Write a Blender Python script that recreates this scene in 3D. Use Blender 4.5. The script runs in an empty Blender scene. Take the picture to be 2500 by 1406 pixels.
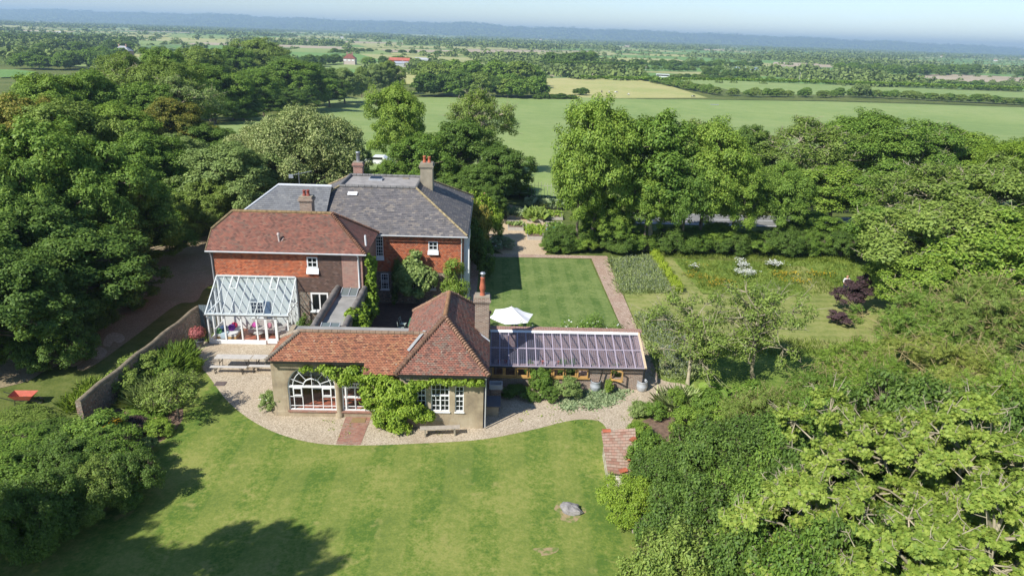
import bpy, bmesh, math, random
import numpy as np
from mathutils import Vector, Matrix
from mathutils.geometry import tessellate_polygon
R = math.radians
random.seed(7)
SC = bpy.context.scene
COL = SC.collection

# ------------------------------------------------------------------ camera
CAMH = 20.0
PITCH, ROLL, YAW, FPX = R(20.34), R(2.0), R(2.0), 1667.0
_F = Vector((math.sin(YAW)*math.cos(PITCH), math.cos(YAW)*math.cos(PITCH), -math.sin(PITCH)))
_r0 = Vector((math.cos(YAW), -math.sin(YAW), 0)); _u0 = _r0.cross(_F)
_R = _r0*math.cos(ROLL)+_u0*math.sin(ROLL); _U = _u0*math.cos(ROLL)-_r0*math.sin(ROLL)
cd = bpy.data.cameras.new('camera'); cam = bpy.data.objects.new('camera', cd); COL.objects.link(cam)
cd.sensor_width = 36; cd.lens = 36*FPX/2500; cd.clip_start = .3; cd.clip_end = 60000
cam.matrix_world = Matrix(((_R.x, _U.x, -_F.x, 0), (_R.y, _U.y, -_F.y, 0), (_R.z, _U.z, -_F.z, CAMH), (0, 0, 0, 1)))
SC.camera = cam

# ------------------------------------------------------------------ world and sun
SUNDIR = Vector((.74, .70, -.95)).normalized()      # the way the light travels
sun_el = math.asin(-SUNDIR.z); sun_az = math.atan2(-SUNDIR.x, -SUNDIR.y)
w = bpy.data.worlds.new('World'); SC.world = w; w.use_nodes = True
nt = w.node_tree; bg = nt.nodes['Background']
sky = nt.nodes.new('ShaderNodeTexSky'); sky.sky_type = 'NISHITA'; sky.sun_disc = False
sky.sun_elevation = sun_el; sky.sun_rotation = sun_az; sky.air_density = .9; sky.dust_density = 0.0; sky.ozone_density = 2.0
tcw = nt.nodes.new('ShaderNodeTexCoord'); mpw = nt.nodes.new('ShaderNodeMapping'); mpw.inputs['Scale'].default_value = (1.6, 1.6, 9)
nzw = nt.nodes.new('ShaderNodeTexNoise'); nzw.inputs['Scale'].default_value = 2.2; nzw.inputs['Detail'].default_value = 7; nzw.inputs['Roughness'].default_value = .6
rpw = nt.nodes.new('ShaderNodeMapRange'); rpw.inputs[1].default_value = .50; rpw.inputs[2].default_value = .78; rpw.inputs[3].default_value = .35; rpw.inputs[4].default_value = 1.0
mxw = nt.nodes.new('ShaderNodeMix'); mxw.data_type = 'RGBA'; mxw.blend_type = 'MULTIPLY'; mxw.inputs[7].default_value = (.98, 1.05, 1.24, 1)
nt.links.new(tcw.outputs['Generated'], mpw.inputs[0]); nt.links.new(mpw.outputs[0], nzw.inputs['Vector']); nt.links.new(nzw.outputs[0], rpw.inputs[0])
nt.links.new(rpw.outputs[0], mxw.inputs[0]); nt.links.new(sky.outputs[0], mxw.inputs[6]); nt.links.new(mxw.outputs[2], bg.inputs[0]); bg.inputs[1].default_value = .10
sd = bpy.data.lights.new('sun', 'SUN'); so = bpy.data.objects.new('sun', sd); COL.objects.link(so)
sd.energy = 4.9; sd.angle = R(.5); sd.color = (1, .96, .89)
so.rotation_euler = SUNDIR.to_track_quat('-Z', 'Y').to_euler()
SC.view_settings.view_transform = 'Standard'; SC.view_settings.look = 'None'
SC.view_settings.exposure = 0.45; SC.view_settings.gamma = 1
SC.render.engine = 'CYCLES'
SC.cycles.max_bounces = 6; SC.cycles.transparent_max_bounces = 12; SC.cycles.volume_bounces = 0
SC.cycles.diffuse_bounces = 3; SC.cycles.glossy_bounces = 2; SC.cycles.transmission_bounces = 3

# ------------------------------------------------------------------ terrain + photograph measuring helpers
def terr(y):
    t = min(1, max(0, (y-100)/230)); return -12*t*t*(3-2*t)
def ray(px, py): return _F+_R*((px-1250)/FPX)-_U*((py-703)/FPX)
def P(px, py, z=0.0):
    d = ray(px, py); t = (z-CAMH)/d.z; return Vector((d.x*t, d.y*t, z))
def PY(px, py, Y):
    d = ray(px, py); t = Y/d.y; return Vector((d.x*t, Y, CAMH+d.z*t))
def G(px, py):
    z = 0.0
    for _ in range(30):
        p = P(px, py, z); z = .5*z+.5*terr(p.y)
    return P(px, py, z)

# ------------------------------------------------------------------ objects
def tag(o, label=None, cat=None, group=None, kind=None):
    if label: o['label'] = label
    if cat: o['category'] = cat
    if group: o['group'] = group
    if kind: o['kind'] = kind
    return o
def empty(name, loc, rz=0, label=None, cat=None, group=None):
    o = bpy.data.objects.new(name, None); COL.objects.link(o); o.location = loc; o.rotation_euler.z = rz
    o.empty_display_size = .3
    return tag(o, label, cat, group)
def link(name, me, parent=None, loc=None):
    o = bpy.data.objects.new(name, me); COL.objects.link(o)
    if parent: o.parent = parent
    if loc is not None: o.location = loc
    return o
def copy_tree(o, parent=None):
    c = o.copy(); COL.objects.link(c); c.parent = parent
    for ch in [x for x in o.children]: copy_tree(ch, c)
    return c

class MB:
    def __init__(s): s.v = []; s.f = []; s.m = []; s.uv = []; s.sm = []
    def add(s, pts, faces, m=0, uvs=None, smooth=False):
        b = len(s.v); s.v += [tuple(p) for p in pts]
        for i, f in enumerate(faces):
            s.f.append([b+k for k in f]); s.m.append(m); s.uv.append(uvs[i] if uvs else None); s.sm.append(smooth)
        return s
    def quad(s, a, b, c, d, m=0, uv=None): return s.add([a, b, c, d], [[0, 1, 2, 3]], m, [uv] if uv else None)
    def poly(s, pts, m=0): return s.add(pts, [list(range(len(pts)))], m)
    def box(s, x0, x1, y0, y1, z0, z1, m=0):
        p = [(x0, y0, z0), (x1, y0, z0), (x1, y1, z0), (x0, y1, z0), (x0, y0, z1), (x1, y0, z1), (x1, y1, z1), (x0, y1, z1)]
        return s.add(p, [[3, 2, 1, 0], [4, 5, 6, 7], [0, 1, 5, 4], [1, 2, 6, 5], [2, 3, 7, 6], [3, 0, 4, 7]], m)
    def bar(s, a, b, w=.05, h=None, m=0, up=(0, 0, 1)):
        a = Vector(a); b = Vector(b); h = h or w; d = (b-a).normalized(); u = Vector(up)
        if abs(d.dot(u)) > .95: u = Vector((0, 1, 0))
        x = d.cross(u).normalized()*w/2; y = x.cross(d).normalized()*h/2
        p = [a-x-y, a+x-y, a+x+y, a-x+y, b-x-y, b+x-y, b+x+y, b-x+y]
        return s.add(p, [[3, 2, 1, 0], [4, 5, 6, 7], [0, 1, 5, 4], [1, 2, 6, 5], [2, 3, 7, 6], [3, 0, 4, 7]], m)
    def tube(s, pts, rad, n=8, m=0, cap=True, smooth=True):
        pts = [Vector(p) for p in pts]
        if not hasattr(rad, '__len__'): rad = [rad]*len(pts)
        V = []; F = []
        for i, p in enumerate(pts):
            d = (pts[min(i+1, len(pts)-1)]-pts[max(i-1, 0)]).normalized()
            u = Vector((0, 0, 1)) if abs(d.z) < .9 else Vector((0, 1, 0))
            x = d.cross(u).normalized(); y = x.cross(d)
            for k in range(n):
                a = 2*math.pi*k/n; V.append(p+(x*math.cos(a)+y*math.sin(a))*rad[i])
        for i in range(len(pts)-1):
            for k in range(n):
                F.append([i*n+k, i*n+(k+1) % n, (i+1)*n+(k+1) % n, (i+1)*n+k])
        s.add(V, F, m, smooth=smooth)
        if cap:
            s.add(V[:n], [list(range(n))[::-1]], m); s.add(V[-n:], [list(range(n))], m)
        return s
    def lathe(s, c, prof, n=16, m=0):
        c = Vector(c); V = []; F = []
        for r, z in prof:
            for k in range(n):
                a = 2*math.pi*k/n; V.append(c+Vector((r*math.cos(a), r*math.sin(a), z)))
        for i in range(len(prof)-1):
            for k in range(n): F.append([i*n+k, i*n+(k+1) % n, (i+1)*n+(k+1) % n, (i+1)*n+k])
        return s.add(V, F, m, smooth=True)
    def blob(s, c, r, seed=0, m=0, n=10, noise=.1):
        rs = random.Random(seed); c = Vector(c); V = []; F = []; k2 = n*2
        for i in range(n+1):
            th = math.pi*i/n
            for k in range(k2):
                a = 2*math.pi*k/k2; q = 1+rs.uniform(-noise, noise)*(0 < i < n)
                V.append(c+Vector((r[0]*math.sin(th)*math.cos(a)*q, r[1]*math.sin(th)*math.sin(a)*q, r[2]*math.cos(th)*q)))
        for i in range(n):
            for k in range(k2): F.append([i*k2+k, (i+1)*k2+k, (i+1)*k2+(k+1) % k2, i*k2+(k+1) % k2])
        return s.add(V, F, m, smooth=True)
    def build(s, name, mats, parent=None, loc=None):
        me = bpy.data.meshes.new(name); me.from_pydata(s.v, [], s.f)
        for m in (mats if isinstance(mats, (list, tuple)) else [mats]): me.materials.append(m)
        me.polygons.foreach_set('material_index', s.m); me.polygons.foreach_set('use_smooth', s.sm)
        ul = me.uv_layers.new(name='UVMap').data; li = 0
        for p, u in zip(me.polygons, s.uv):
            if u is None:
                n = p.normal
                if abs(n.z) > .97: t = Vector((1, 0, 0)); b = Vector((0, 1, 0))
                else:
                    t = Vector((-n.y, n.x, 0)).normalized(); b = n.cross(t)
                for k in p.vertices:
                    q = me.vertices[k].co; ul[li].uv = (q.dot(t), q.dot(b)); li += 1
            else:
                for q in u: ul[li].uv = q; li += 1
        me.update()
        return link(name, me, parent, loc)

# ------------------------------------------------------------------ materials
class NT:
    def __init__(s, name):
        s.mat = bpy.data.materials.new(name); s.mat.use_nodes = True; s.t = s.mat.node_tree
        s.n = s.t.nodes; s.p = s.n['Principled BSDF']; s.out = s.n['Material Output']
    def node(s, typ, **k):
        o = s.n.new(typ)
        for a, b in k.items():
            if a.startswith('_'): setattr(o, a[1:], b)
            else: s.set(o.inputs[a.replace('__', ' ')], b)
        return o
    def set(s, sock, val):
        if hasattr(val, 'is_output'): s.t.links.new(val, sock)
        elif isinstance(val, (tuple, list)) and len(val) == 3 and sock.type == 'RGBA': sock.default_value = (*val, 1)
        else: sock.default_value = val
    def coord(s, which='Object', scale=None):
        c = s.node('ShaderNodeTexCoord').outputs[which]
        if scale is not None:
            mp = s.node('ShaderNodeMapping', Vector=c); mp.inputs['Scale'].default_value = scale; c = mp.outputs[0]
        return c
    def noise(s, vec, scale, detail=4, rough=.55, out=0):
        return s.node('ShaderNodeTexNoise', Vector=vec, Scale=scale, Detail=detail, Roughness=rough).outputs[out]
    def ramp(s, fac, stops, interp='LINEAR'):
        r = s.node('ShaderNodeValToRGB', Fac=fac); e = r.color_ramp; e.interpolation = interp
        while len(e.elements) < len(stops): e.elements.new(.5)
        for el, (p, c) in zip(e.elements, stops):
            el.position = p; el.color = (*c, 1) if len(c) == 3 else c
        return r.outputs[0]
    def mix(s, fac, a, b, blend='MIX'):
        m = s.node('ShaderNodeMix', _data_type='RGBA', _blend_type=blend); s.set(m.inputs[0], fac); s.set(m.inputs[6], a); s.set(m.inputs[7], b)
        return m.outputs[2]
    def math(s, op, a, b=0.0):
        m = s.node('ShaderNodeMath', _operation=op); s.set(m.inputs[0], a); s.set(m.inputs[1], b); return m.outputs[0]
    def bump(s, h, strength=.3, dist=.02):
        s.set(s.p.inputs['Normal'], s.node('ShaderNodeBump', Height=h, Strength=strength, Distance=dist).outputs[0])
    def col(s, c): s.set(s.p.inputs['Base Color'], c); return s
    def rough(s, r): s.set(s.p.inputs['Roughness'], r); return s
def g1(v): return (v, v, v)
def plain(name, c, rough=.6, var=.15, scale=3, metal=0, bump=0):
    m = NT(name); n = m.noise(m.coord(), scale, 5)
    d = tuple(max(0, x*(1-var)) for x in c); l = tuple(min(1, x*(1+var)) for x in c)
    m.col(m.ramp(n, [(.3, d), (.7, l)])); m.rough(rough); m.p.inputs['Metallic'].default_value = metal
    if bump: m.bump(m.noise(m.coord(), scale*6, 4), bump)
    return m.mat
def tilemat(name, cols, bw, rh, patch, patchcol, mortar=.008, mcol=(.03, .02, .015), offset=.5, lich=None, rough=.8, pscale=.8, bump=.5, pthr=(.52, .62)):
    """small tiles / bricks: a colour of its own for each, weathered in patches"""
    m = NT(name); uv = m.coord('UV')
    b = m.node('ShaderNodeTexBrick', Vector=uv, Color1=(0, 0, 0), Color2=(1, 1, 1), Mortar=(.5, .5, .5), Scale=1.0)
    b.offset = offset; b.inputs['Brick Width'].default_value = bw; b.inputs['Row Height'].default_value = rh
    b.inputs['Mortar Size'].default_value = mortar; b.inputs['Mortar Smooth'].default_value = .2
    n1 = m.noise(uv, 9, 3); v = m.math('ADD', m.math('MULTIPLY', b.outputs[0], .75), m.math('MULTIPLY', n1, .25))
    k = len(cols); c = m.ramp(v, [(.12+.76*i/(k-1), cc) for i, cc in enumerate(cols)])
    n2 = m.noise(uv, pscale, 6, .65)
    pm = m.ramp(m.math('ADD', m.math('MULTIPLY', n2, .8), m.math('MULTIPLY', b.outputs[0], .2)), [(pthr[0], g1(0)), (pthr[1], g1(1))])
    c = m.mix(m.math('MULTIPLY', pm, patch), c, patchcol)
    mp = m.node('ShaderNodeMapping', Vector=uv); mp.inputs['Scale'].default_value = (1.6, .28, 1)
    c = m.mix(m.ramp(m.noise(mp.outputs[0], 1.3, 5, .65), [(.50, g1(0)), (.70, g1(.45))]), c, tuple(x*.42+.02 for x in patchcol))
    if lich:
        n3 = m.noise(uv, 5, 4, .6); lm = m.ramp(n3, [(.66, g1(0)), (.70, g1(1))]); c = m.mix(m.math('MULTIPLY', lm, .8), c, lich)
    c = m.mix(b.outputs[1], c, mcol)
    m.col(c).rough(rough)
    m.bump(m.math('SUBTRACT', m.math('MULTIPLY', n1, .4), b.outputs[1]), bump, .015)
    return m.mat
M = {}
M['redtile'] = tilemat('red_clay_roof_tile', [(.13, .06, .045), (.31, .12, .08), (.38, .15, .10), (.25, .11, .08), (.42, .22, .15)], .165, .1, .8, (.18, .12, .09), lich=(.42, .36, .26), pscale=.7)
M['orangetile'] = tilemat('orange_clay_roof_tile', [(.17, .065, .04), (.33, .13, .07), (.43, .17, .085), (.36, .13, .07), (.50, .27, .16)], .165, .1, .5, (.40, .20, .08), lich=(.55, .5, .4), pscale=.8)
M['browntile'] = tilemat('brown_lichened_roof_tile', [(.12, .06, .045), (.28, .11, .075), (.35, .14, .09), (.21, .11, .08), (.38, .20, .14)], .165, .1, .8, (.21, .165, .125), lich=(.50, .45, .35), pscale=.9)
M['slate'] = tilemat('grey_roof_slate', [(.09, .085, .09), (.13, .122, .122), (.16, .148, .145), (.115, .106, .11), (.27, .24, .21)], .3, .2, .75, (.215, .185, .155), mortar=.006, mcol=(.05, .05, .055), lich=(.42, .41, .36), pscale=.5, bump=.3)
M['slate2'] = tilemat('pale_roof_slate', [(.12, .125, .135), (.16, .165, .17), (.18, .185, .19), (.14, .145, .155), (.23, .23, .23)], .3, .2, .4, (.21, .21, .2), mortar=.006, mcol=(.07, .07, .075), pscale=.5, bump=.3)
M['hungtile'] = tilemat('red_hung_wall_tile', [(.30, .08, .04), (.60, .16, .065), (.68, .21, .09), (.52, .14, .06), (.66, .32, .18)], .165, .1, .5, (.26, .10, .065), pscale=.7)
M['browntileW'] = tilemat('brown_hung_wall_tile', [(.07, .045, .035), (.12, .07, .05), (.15, .085, .06), (.1, .06, .05), (.2, .13, .10)], .165, .1, .3, (.15, .10, .08), pscale=.9)
M['brickred'] = tilemat('red_brown_brick', [(.2, .07, .05), (.33, .11, .075), (.38, .15, .1), (.28, .09, .07), (.42, .22, .15)], .225, .075, .4, (.25, .16, .12), mortar=.012, mcol=(.4, .34, .28), pscale=.9, bump=.3)
M['brickbrown'] = tilemat('brown_stock_brick', [(.14, .08, .055), (.24, .14, .09), (.30, .19, .13), (.2, .12, .09), (.38, .28, .2)], .225, .075, .4, (.2, .16, .12), mortar=.012, mcol=(.42, .37, .31), pscale=.9, bump=.3)
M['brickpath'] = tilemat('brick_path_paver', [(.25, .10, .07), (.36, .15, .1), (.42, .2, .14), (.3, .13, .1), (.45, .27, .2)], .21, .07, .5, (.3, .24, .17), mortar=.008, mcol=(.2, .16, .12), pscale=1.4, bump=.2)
M['terracotta'] = tilemat('terracotta_floor_tile', [(.32, .09, .05), (.40, .12, .07), (.45, .15, .09)], .3, .3, .2, (.4, .2, .13), mcol=(.2, .1, .07), rough=.45, offset=0)
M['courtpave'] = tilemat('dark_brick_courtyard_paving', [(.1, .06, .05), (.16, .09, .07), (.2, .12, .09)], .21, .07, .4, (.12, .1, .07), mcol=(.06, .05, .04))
def flint():
    m = NT('knapped_flint_wall'); c = m.coord(); v = m.node('ShaderNodeTexVoronoi', Vector=c, Scale=11.0)
    col = m.ramp(v.outputs[0], [(.05, (.06, .055, .05)), (.35, (.2, .17, .13)), (.6, (.33, .28, .22))])
    rnd = m.node('ShaderNodeSeparateColor', Color=v.outputs[1]).outputs[0]
    m.col(m.mix(.55, col, m.ramp(rnd, [(0, (.05, .045, .045)), (.5, (.25, .2, .15)), (.8, (.3, .13, .08)), (1, (.5, .46, .4))]))).rough(.85)
    m.bump(v.outputs[0], .5, .03); return m.mat
M['flint'] = flint()
def render_wall():
    m = NT('tan_lime_render'); c = m.coord(); n = m.noise(c, .7, 7, .65); n2 = m.noise(m.coord('Object', (3, 3, .6)), 2, 5)
    base = m.ramp(n, [(.34, (.23, .18, .12)), (.5, (.36, .29, .19)), (.66, (.46, .39, .27))])
    st = m.ramp(n2, [(.55, g1(0)), (.75, g1(1))]); m.col(m.mix(m.math('MULTIPLY', st, .6), base, (.20, .165, .12))).rough(.9)
    m.bump(m.noise(c, 30, 5), .25, .01); return m.mat
M['render'] = render_wall()
M['white'] = plain('white_paint', (.78, .79, .78), .4, .04)
M['whitegrey'] = plain('weathered_white_paint', (.6, .61, .6), .5, .1)
M['cream'] = plain('pale_wall_plaster', (.68, .70, .68), .8, .05)
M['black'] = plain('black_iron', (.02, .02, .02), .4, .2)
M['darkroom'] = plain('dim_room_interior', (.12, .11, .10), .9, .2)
M['lead'] = plain('lead_flashing', (.36, .38, .41), .5, .12, 4)
M['gutter'] = plain('grey_gutter', (.45, .46, .46), .5, .1)
M['zinc'] = plain('galvanised_steel', (.42, .44, .46), .4, .15, 6, .5)
M['pot'] = plain('terracotta_pot', (.42, .12, .06), .8, .2, 6)
M['redpot'] = plain('dark_red_chimney_pot', (.26, .06, .04), .7, .2, 6)
M['conc'] = plain('grey_roof_screed', (.30, .29, .27), .85, .2, 1.2, 0, .2)
M['coping'] = plain('rounded_cement_coping', (.16, .145, .13), .9, .35, 3, 0, .5)
M['stackr'] = plain('cement_rendered_stack', (.30, .26, .19), .9, .2, 2, 0, .3)
M['oak'] = plain('new_oak_frame', (.5, .30, .10), .55, .15, 4)
M['wood'] = plain('silvered_timber', (.38, .33, .27), .8, .2, 4, 0, .2)
M['palewood'] = plain('pale_trestle_board', (.5, .47, .42), .7, .12, 4)
M['bark'] = plain('grey_brown_bark', (.16, .13, .09), .9, .35, 2.5, 0, .5)
M['palebark'] = plain('pale_lichened_bark', (.34, .30, .2), .9, .3, 2.5, 0, .4)
M['yellowbark'] = plain('yellow_lichened_bark', (.30, .25, .11), .9, .3, 1.2, 0, .4)
M['fabricwhite'] = plain('white_fabric', (.75, .75, .74), .85, .04)
M['canvas'] = plain('white_parasol_canvas', (.8, .8, .8), .8, .03)
M['green'] = plain('green_painted_metal', (.06, .17, .09), .5, .1)
M['soil'] = plain('garden_soil', (.17, .11, .075), .95, .35, 5, 0, .6)
def glass(name, tint=(1, 1, 1), refl=1.45, rough=.02, stripes=False, base=.04):
    m = NT(name); m.n.remove(m.p)
    t = m.node('ShaderNodeBsdfTransparent', Color=tint); g = m.node('ShaderNodeBsdfGlossy', Color=(1, 1, 1), Roughness=rough)
    lw = m.node('ShaderNodeLayerWeight', Blend=.5).outputs['Facing']; fac = m.math('ADD', m.math('MULTIPLY', m.math('POWER', lw, 5.0), .8), base)
    mx = m.node('ShaderNodeMixShader'); m.set(mx.inputs[0], fac); m.set(mx.inputs[1], t.outputs[0]); m.set(mx.inputs[2], g.outputs[0])
    sh = mx.outputs[0]
    if stripes:   # corrugated clear sheet: light on the ribs painted in as pale bands
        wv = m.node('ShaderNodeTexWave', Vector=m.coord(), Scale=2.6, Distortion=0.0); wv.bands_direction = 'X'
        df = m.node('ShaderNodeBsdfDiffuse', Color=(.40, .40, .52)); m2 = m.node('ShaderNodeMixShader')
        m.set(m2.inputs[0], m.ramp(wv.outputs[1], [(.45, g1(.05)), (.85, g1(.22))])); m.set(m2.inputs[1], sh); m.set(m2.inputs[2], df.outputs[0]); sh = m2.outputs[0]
    m.t.links.new(sh, m.out.inputs[0]); return m.mat
M['glass'] = glass('clear_glass')
M['consglass'] = glass('conservatory_roof_glass', (.93, .98, .98), 1.5, .04, False, .14)
M['ghglass'] = glass('corrugated_clear_roofing', (.88, .86, .97), 1.45, .15, True, .03)
def pane():
    m = NT('dark_window_glass'); m.col((.012, .014, .016)).rough(.06); return m.mat
M['pane'] = pane()
def rooflight():
    m = NT('grey_wired_glass'); m.col((.13, .16, .16)).rough(.25); return m.mat
M['rooflight'] = rooflight()

LEAFK = 2.45
def leafmat(name, dark, mid, light, trans=.25, gloss=.025, dead=None, var=.5):
    f_ = LEAFK if sum(mid) < .45 else 1.0
    if mid[1] > mid[0] and mid[1] > mid[2]*1.15 and sum(mid) < .45: dark, mid, light = [(c[0]*1.12, c[1], c[2]*.85) for c in (dark, mid, light)]
    dark, mid, light = [tuple(min(.8, x*f_) for x in c) for c in (dark, mid, light)]
    m = NT(name); m.n.remove(m.p)
    geo = m.node('ShaderNodeNewGeometry'); isl = geo.outputs['Random Per Island']
    oi = m.node('ShaderNodeObjectInfo'); n = m.noise(m.coord('Object'), .55, 3)
    v = m.math('ADD', m.math('MULTIPLY', isl, var), m.math('MULTIPLY', n, 1-var))
    v = m.math('ADD', v, m.math('MULTIPLY', m.math('SUBTRACT', oi.outputs['Random'], .5), .16))
    st = [(.15, dark), (.5, mid), (.85, light)]
    if dead: st.append((.97, dead))
    c = m.ramp(v, st)
    d = m.node('ShaderNodeBsdfDiffuse', Color=c); t = m.node('ShaderNodeBsdfTranslucent', Color=m.mix(.5, c, (.30, .42, .05), 'MIX'))
    a = m.node('ShaderNodeMixShader'); m.set(a.inputs[0], trans); m.set(a.inputs[1], d.outputs[0]); m.set(a.inputs[2], t.outputs[0])
    g = m.node('ShaderNodeBsdfGlossy', Color=(.8, .85, .8), Roughness=.6); b = m.node('ShaderNodeMixShader'); b.inputs[0].default_value = gloss
    m.set(b.inputs[1], a.outputs[0]); m.set(b.inputs[2], g.outputs[0]); m.t.links.new(b.outputs[0], m.out.inputs[0]); return m.mat
L = {}
L['ash'] = leafmat('ash_leaf', (.035, .075, .010), (.075, .13, .018), (.13, .19, .035))
L['mid'] = leafmat('mid_green_leaf', (.028, .065, .010), (.055, .105, .016), (.10, .16, .03))
L['hedge'] = leafmat('yellow_green_hedge_leaf', (.075, .12, .01), (.12, .175, .016), (.17, .23, .03))
L['pale'] = leafmat('pale_yellow_green_leaf', (.05, .08, .014), (.10, .135, .028), (.16, .19, .05))
L['dark'] = leafmat('dark_green_leaf', (.022, .048, .010), (.040, .078, .014), (.07, .118, .024))
L['olive'] = leafmat('olive_green_leaf', (.04, .07, .013), (.076, .120, .025), (.12, .168, .042))
L['silver'] = leafmat('silvery_holm_oak_leaf', (.045, .07, .022), (.10, .135, .05), (.25, .28, .15), .15)
L['silver2'] = leafmat('grey_green_leaf', (.045, .075, .022), (.08, .125, .04), (.13, .18, .066), .2)
L['lime'] = leafmat('lime_green_leaf', (.045, .085, .008), (.085, .145, .014), (.14, .20, .03), .3)
L['syc'] = leafmat('pale_sycamore_leaf', (.05, .09, .014), (.095, .145, .026), (.15, .195, .045), .3, .02, (.45, .30, .03))
L['gold'] = leafmat('turning_yellow_leaf', (.045, .065, .012), (.085, .095, .018), (.16, .13, .03))
L['purple'] = leafmat('dark_purple_leaf', (.018, .011, .012), (.035, .02, .022), (.07, .042, .045), .1, .02)
L['red'] = leafmat('dark_red_acer_leaf', (.10, .03, .03), (.18, .05, .05), (.3, .1, .09))
L['lav'] = leafmat('lavender_foliage', (.09, .14, .05), (.15, .21, .09), (.21, .26, .14), .2)
L['grey'] = leafmat('woolly_grey_leaf', (.05, .085, .045), (.09, .13, .075), (.15, .19, .12), .15)
L['grass'] = leafmat('long_grass_blade', (.05, .085, .012), (.09, .14, .02), (.16, .20, .045), .3)
L['yellow'] = leafmat('yellow_flower', (.5, .32, .02), (.65, .42, .02), (.75, .5, .04), .2)
L['orange'] = leafmat('orange_flower', (.5, .26, .03), (.55, .34, .03), (.6, .42, .04), .2)
L['white'] = leafmat('white_petal', (.6, .62, .55), (.75, .77, .7), (.85, .85, .82), .2)
L['pink'] = leafmat('pink_petal', (.5, .12, .15), (.65, .25, .28), (.75, .45, .42), .2)
L['strawy'] = leafmat('dry_straw_stem', (.2, .17, .06), (.3, .26, .1), (.42, .36, .17), .2)
L['mauve'] = leafmat('mauve_lavender_flower', (.16, .19, .17), (.24, .27, .26), (.3, .31, .33), .2)
L['far'] = leafmat('distant_tree_leaf', (.035, .055, .022), (.055, .085, .03), (.085, .12, .045), .1, 0)

# ------------------------------------------------------------------ foliage
TPL = {
 'leaf': [[(0, 0, 0), (.42, .27, .06), (1, 0, -.06), (.42, -.27, .06)]],
 'round': [[(0, 0, 0), (.3, .36, .05), (.8, .3, 0), (1, 0, -.08), (.8, -.3, 0), (.3, -.36, .05)]],
 'palm': [[(0, 0, 0), (.18, .16, 0), (.12, .52, -.06), (.42, .30, .03), (.66, .58, -.08), (.66, .22, .03), (1.05, 0, -.1), (.66, -.22, .03), (.66, -.58, -.08), (.42, -.30, .03), (.12, -.52, -.06), (.18, -.16, 0)]],
 'blade': [[(0, -.03, 0), (0, .03, 0), (.55, .028, .06), (1, 0, -.06), (.55, -.028, .06)]],
}
def _lf(a, b, ang, ln, w):
    ca, sa = math.cos(ang), math.sin(ang)
    return [(a+x*ln*ca-y*w*sa, b+x*ln*sa+y*w*ca, z) for x, y, z in [(0, 0, 0), (.45, .5, .02), (1, 0, -.05), (.45, -.5, .02)]]
TPL['spray'] = [_lf(.25, 0, 1.0, .42, .13), _lf(.25, 0, -1.0, .42, .13), _lf(.5, 0, .85, .42, .13), _lf(.5, 0, -.85, .42, .13), _lf(.62, 0, 0, .45, .14)]
def unit(a): return a/np.maximum(np.linalg.norm(a, axis=1, keepdims=True), 1e-9)
class Leaves:
    """collects leaf faces as arrays; build() links them as one mesh"""
    def __init__(s): s.V = []; s.sizes = []; s.mi = []
    def add(s, pos, nrm, size, kind='leaf', rs=None, axis=None, mi=0):
        rs = rs or np.random.RandomState(1); N = len(pos)
        if N == 0: return
        nrm = unit(nrm)
        a = rs.normal(size=(N, 3)) if axis is None else axis+rs.normal(size=(N, 3))*.25
        if axis is None: a[:, 2] -= .4
        a = unit(a-nrm*np.sum(a*nrm, 1, keepdims=True)); b = np.cross(nrm, a)
        size = np.broadcast_to(size, (N,))[:, None]
        for poly in TPL[kind]:
            k = len(poly); v = np.empty((N, k, 3))
            for i, (x, y, z) in enumerate(poly): v[:, i] = pos+(a*x+b*y+nrm*z)*size
            s.V.append(v.reshape(-1, 3)); s.sizes.append(np.full(N, k)); s.mi.append(np.full(N, mi))
    def mesh(s, name, mats):
        V = np.concatenate(s.V).astype(np.float32); sz = np.concatenate(s.sizes).astype(np.int32)
        me = bpy.data.meshes.new(name); me.vertices.add(len(V)); me.vertices.foreach_set('co', V.ravel())
        me.loops.add(len(V)); me.loops.foreach_set('vertex_index', np.arange(len(V), dtype=np.int32))
        me.polygons.add(len(sz)); st = np.concatenate([[0], np.cumsum(sz)[:-1]]).astype(np.int32)
        me.polygons.foreach_set('loop_start', st); me.polygons.foreach_set('loop_total', sz)
        for m in (mats if isinstance(mats, (list, tuple)) else [mats]): me.materials.append(m)
        me.polygons.foreach_set('material_index', np.concatenate(s.mi).astype(np.int32))
        me.update(calc_edges=True); return me
def ball(rs, n, inner=.55):
    d = unit(rs.normal(size=(n, 3))); return d*(inner+(1-inner)*rs.rand(n, 1)**.7), d

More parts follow.
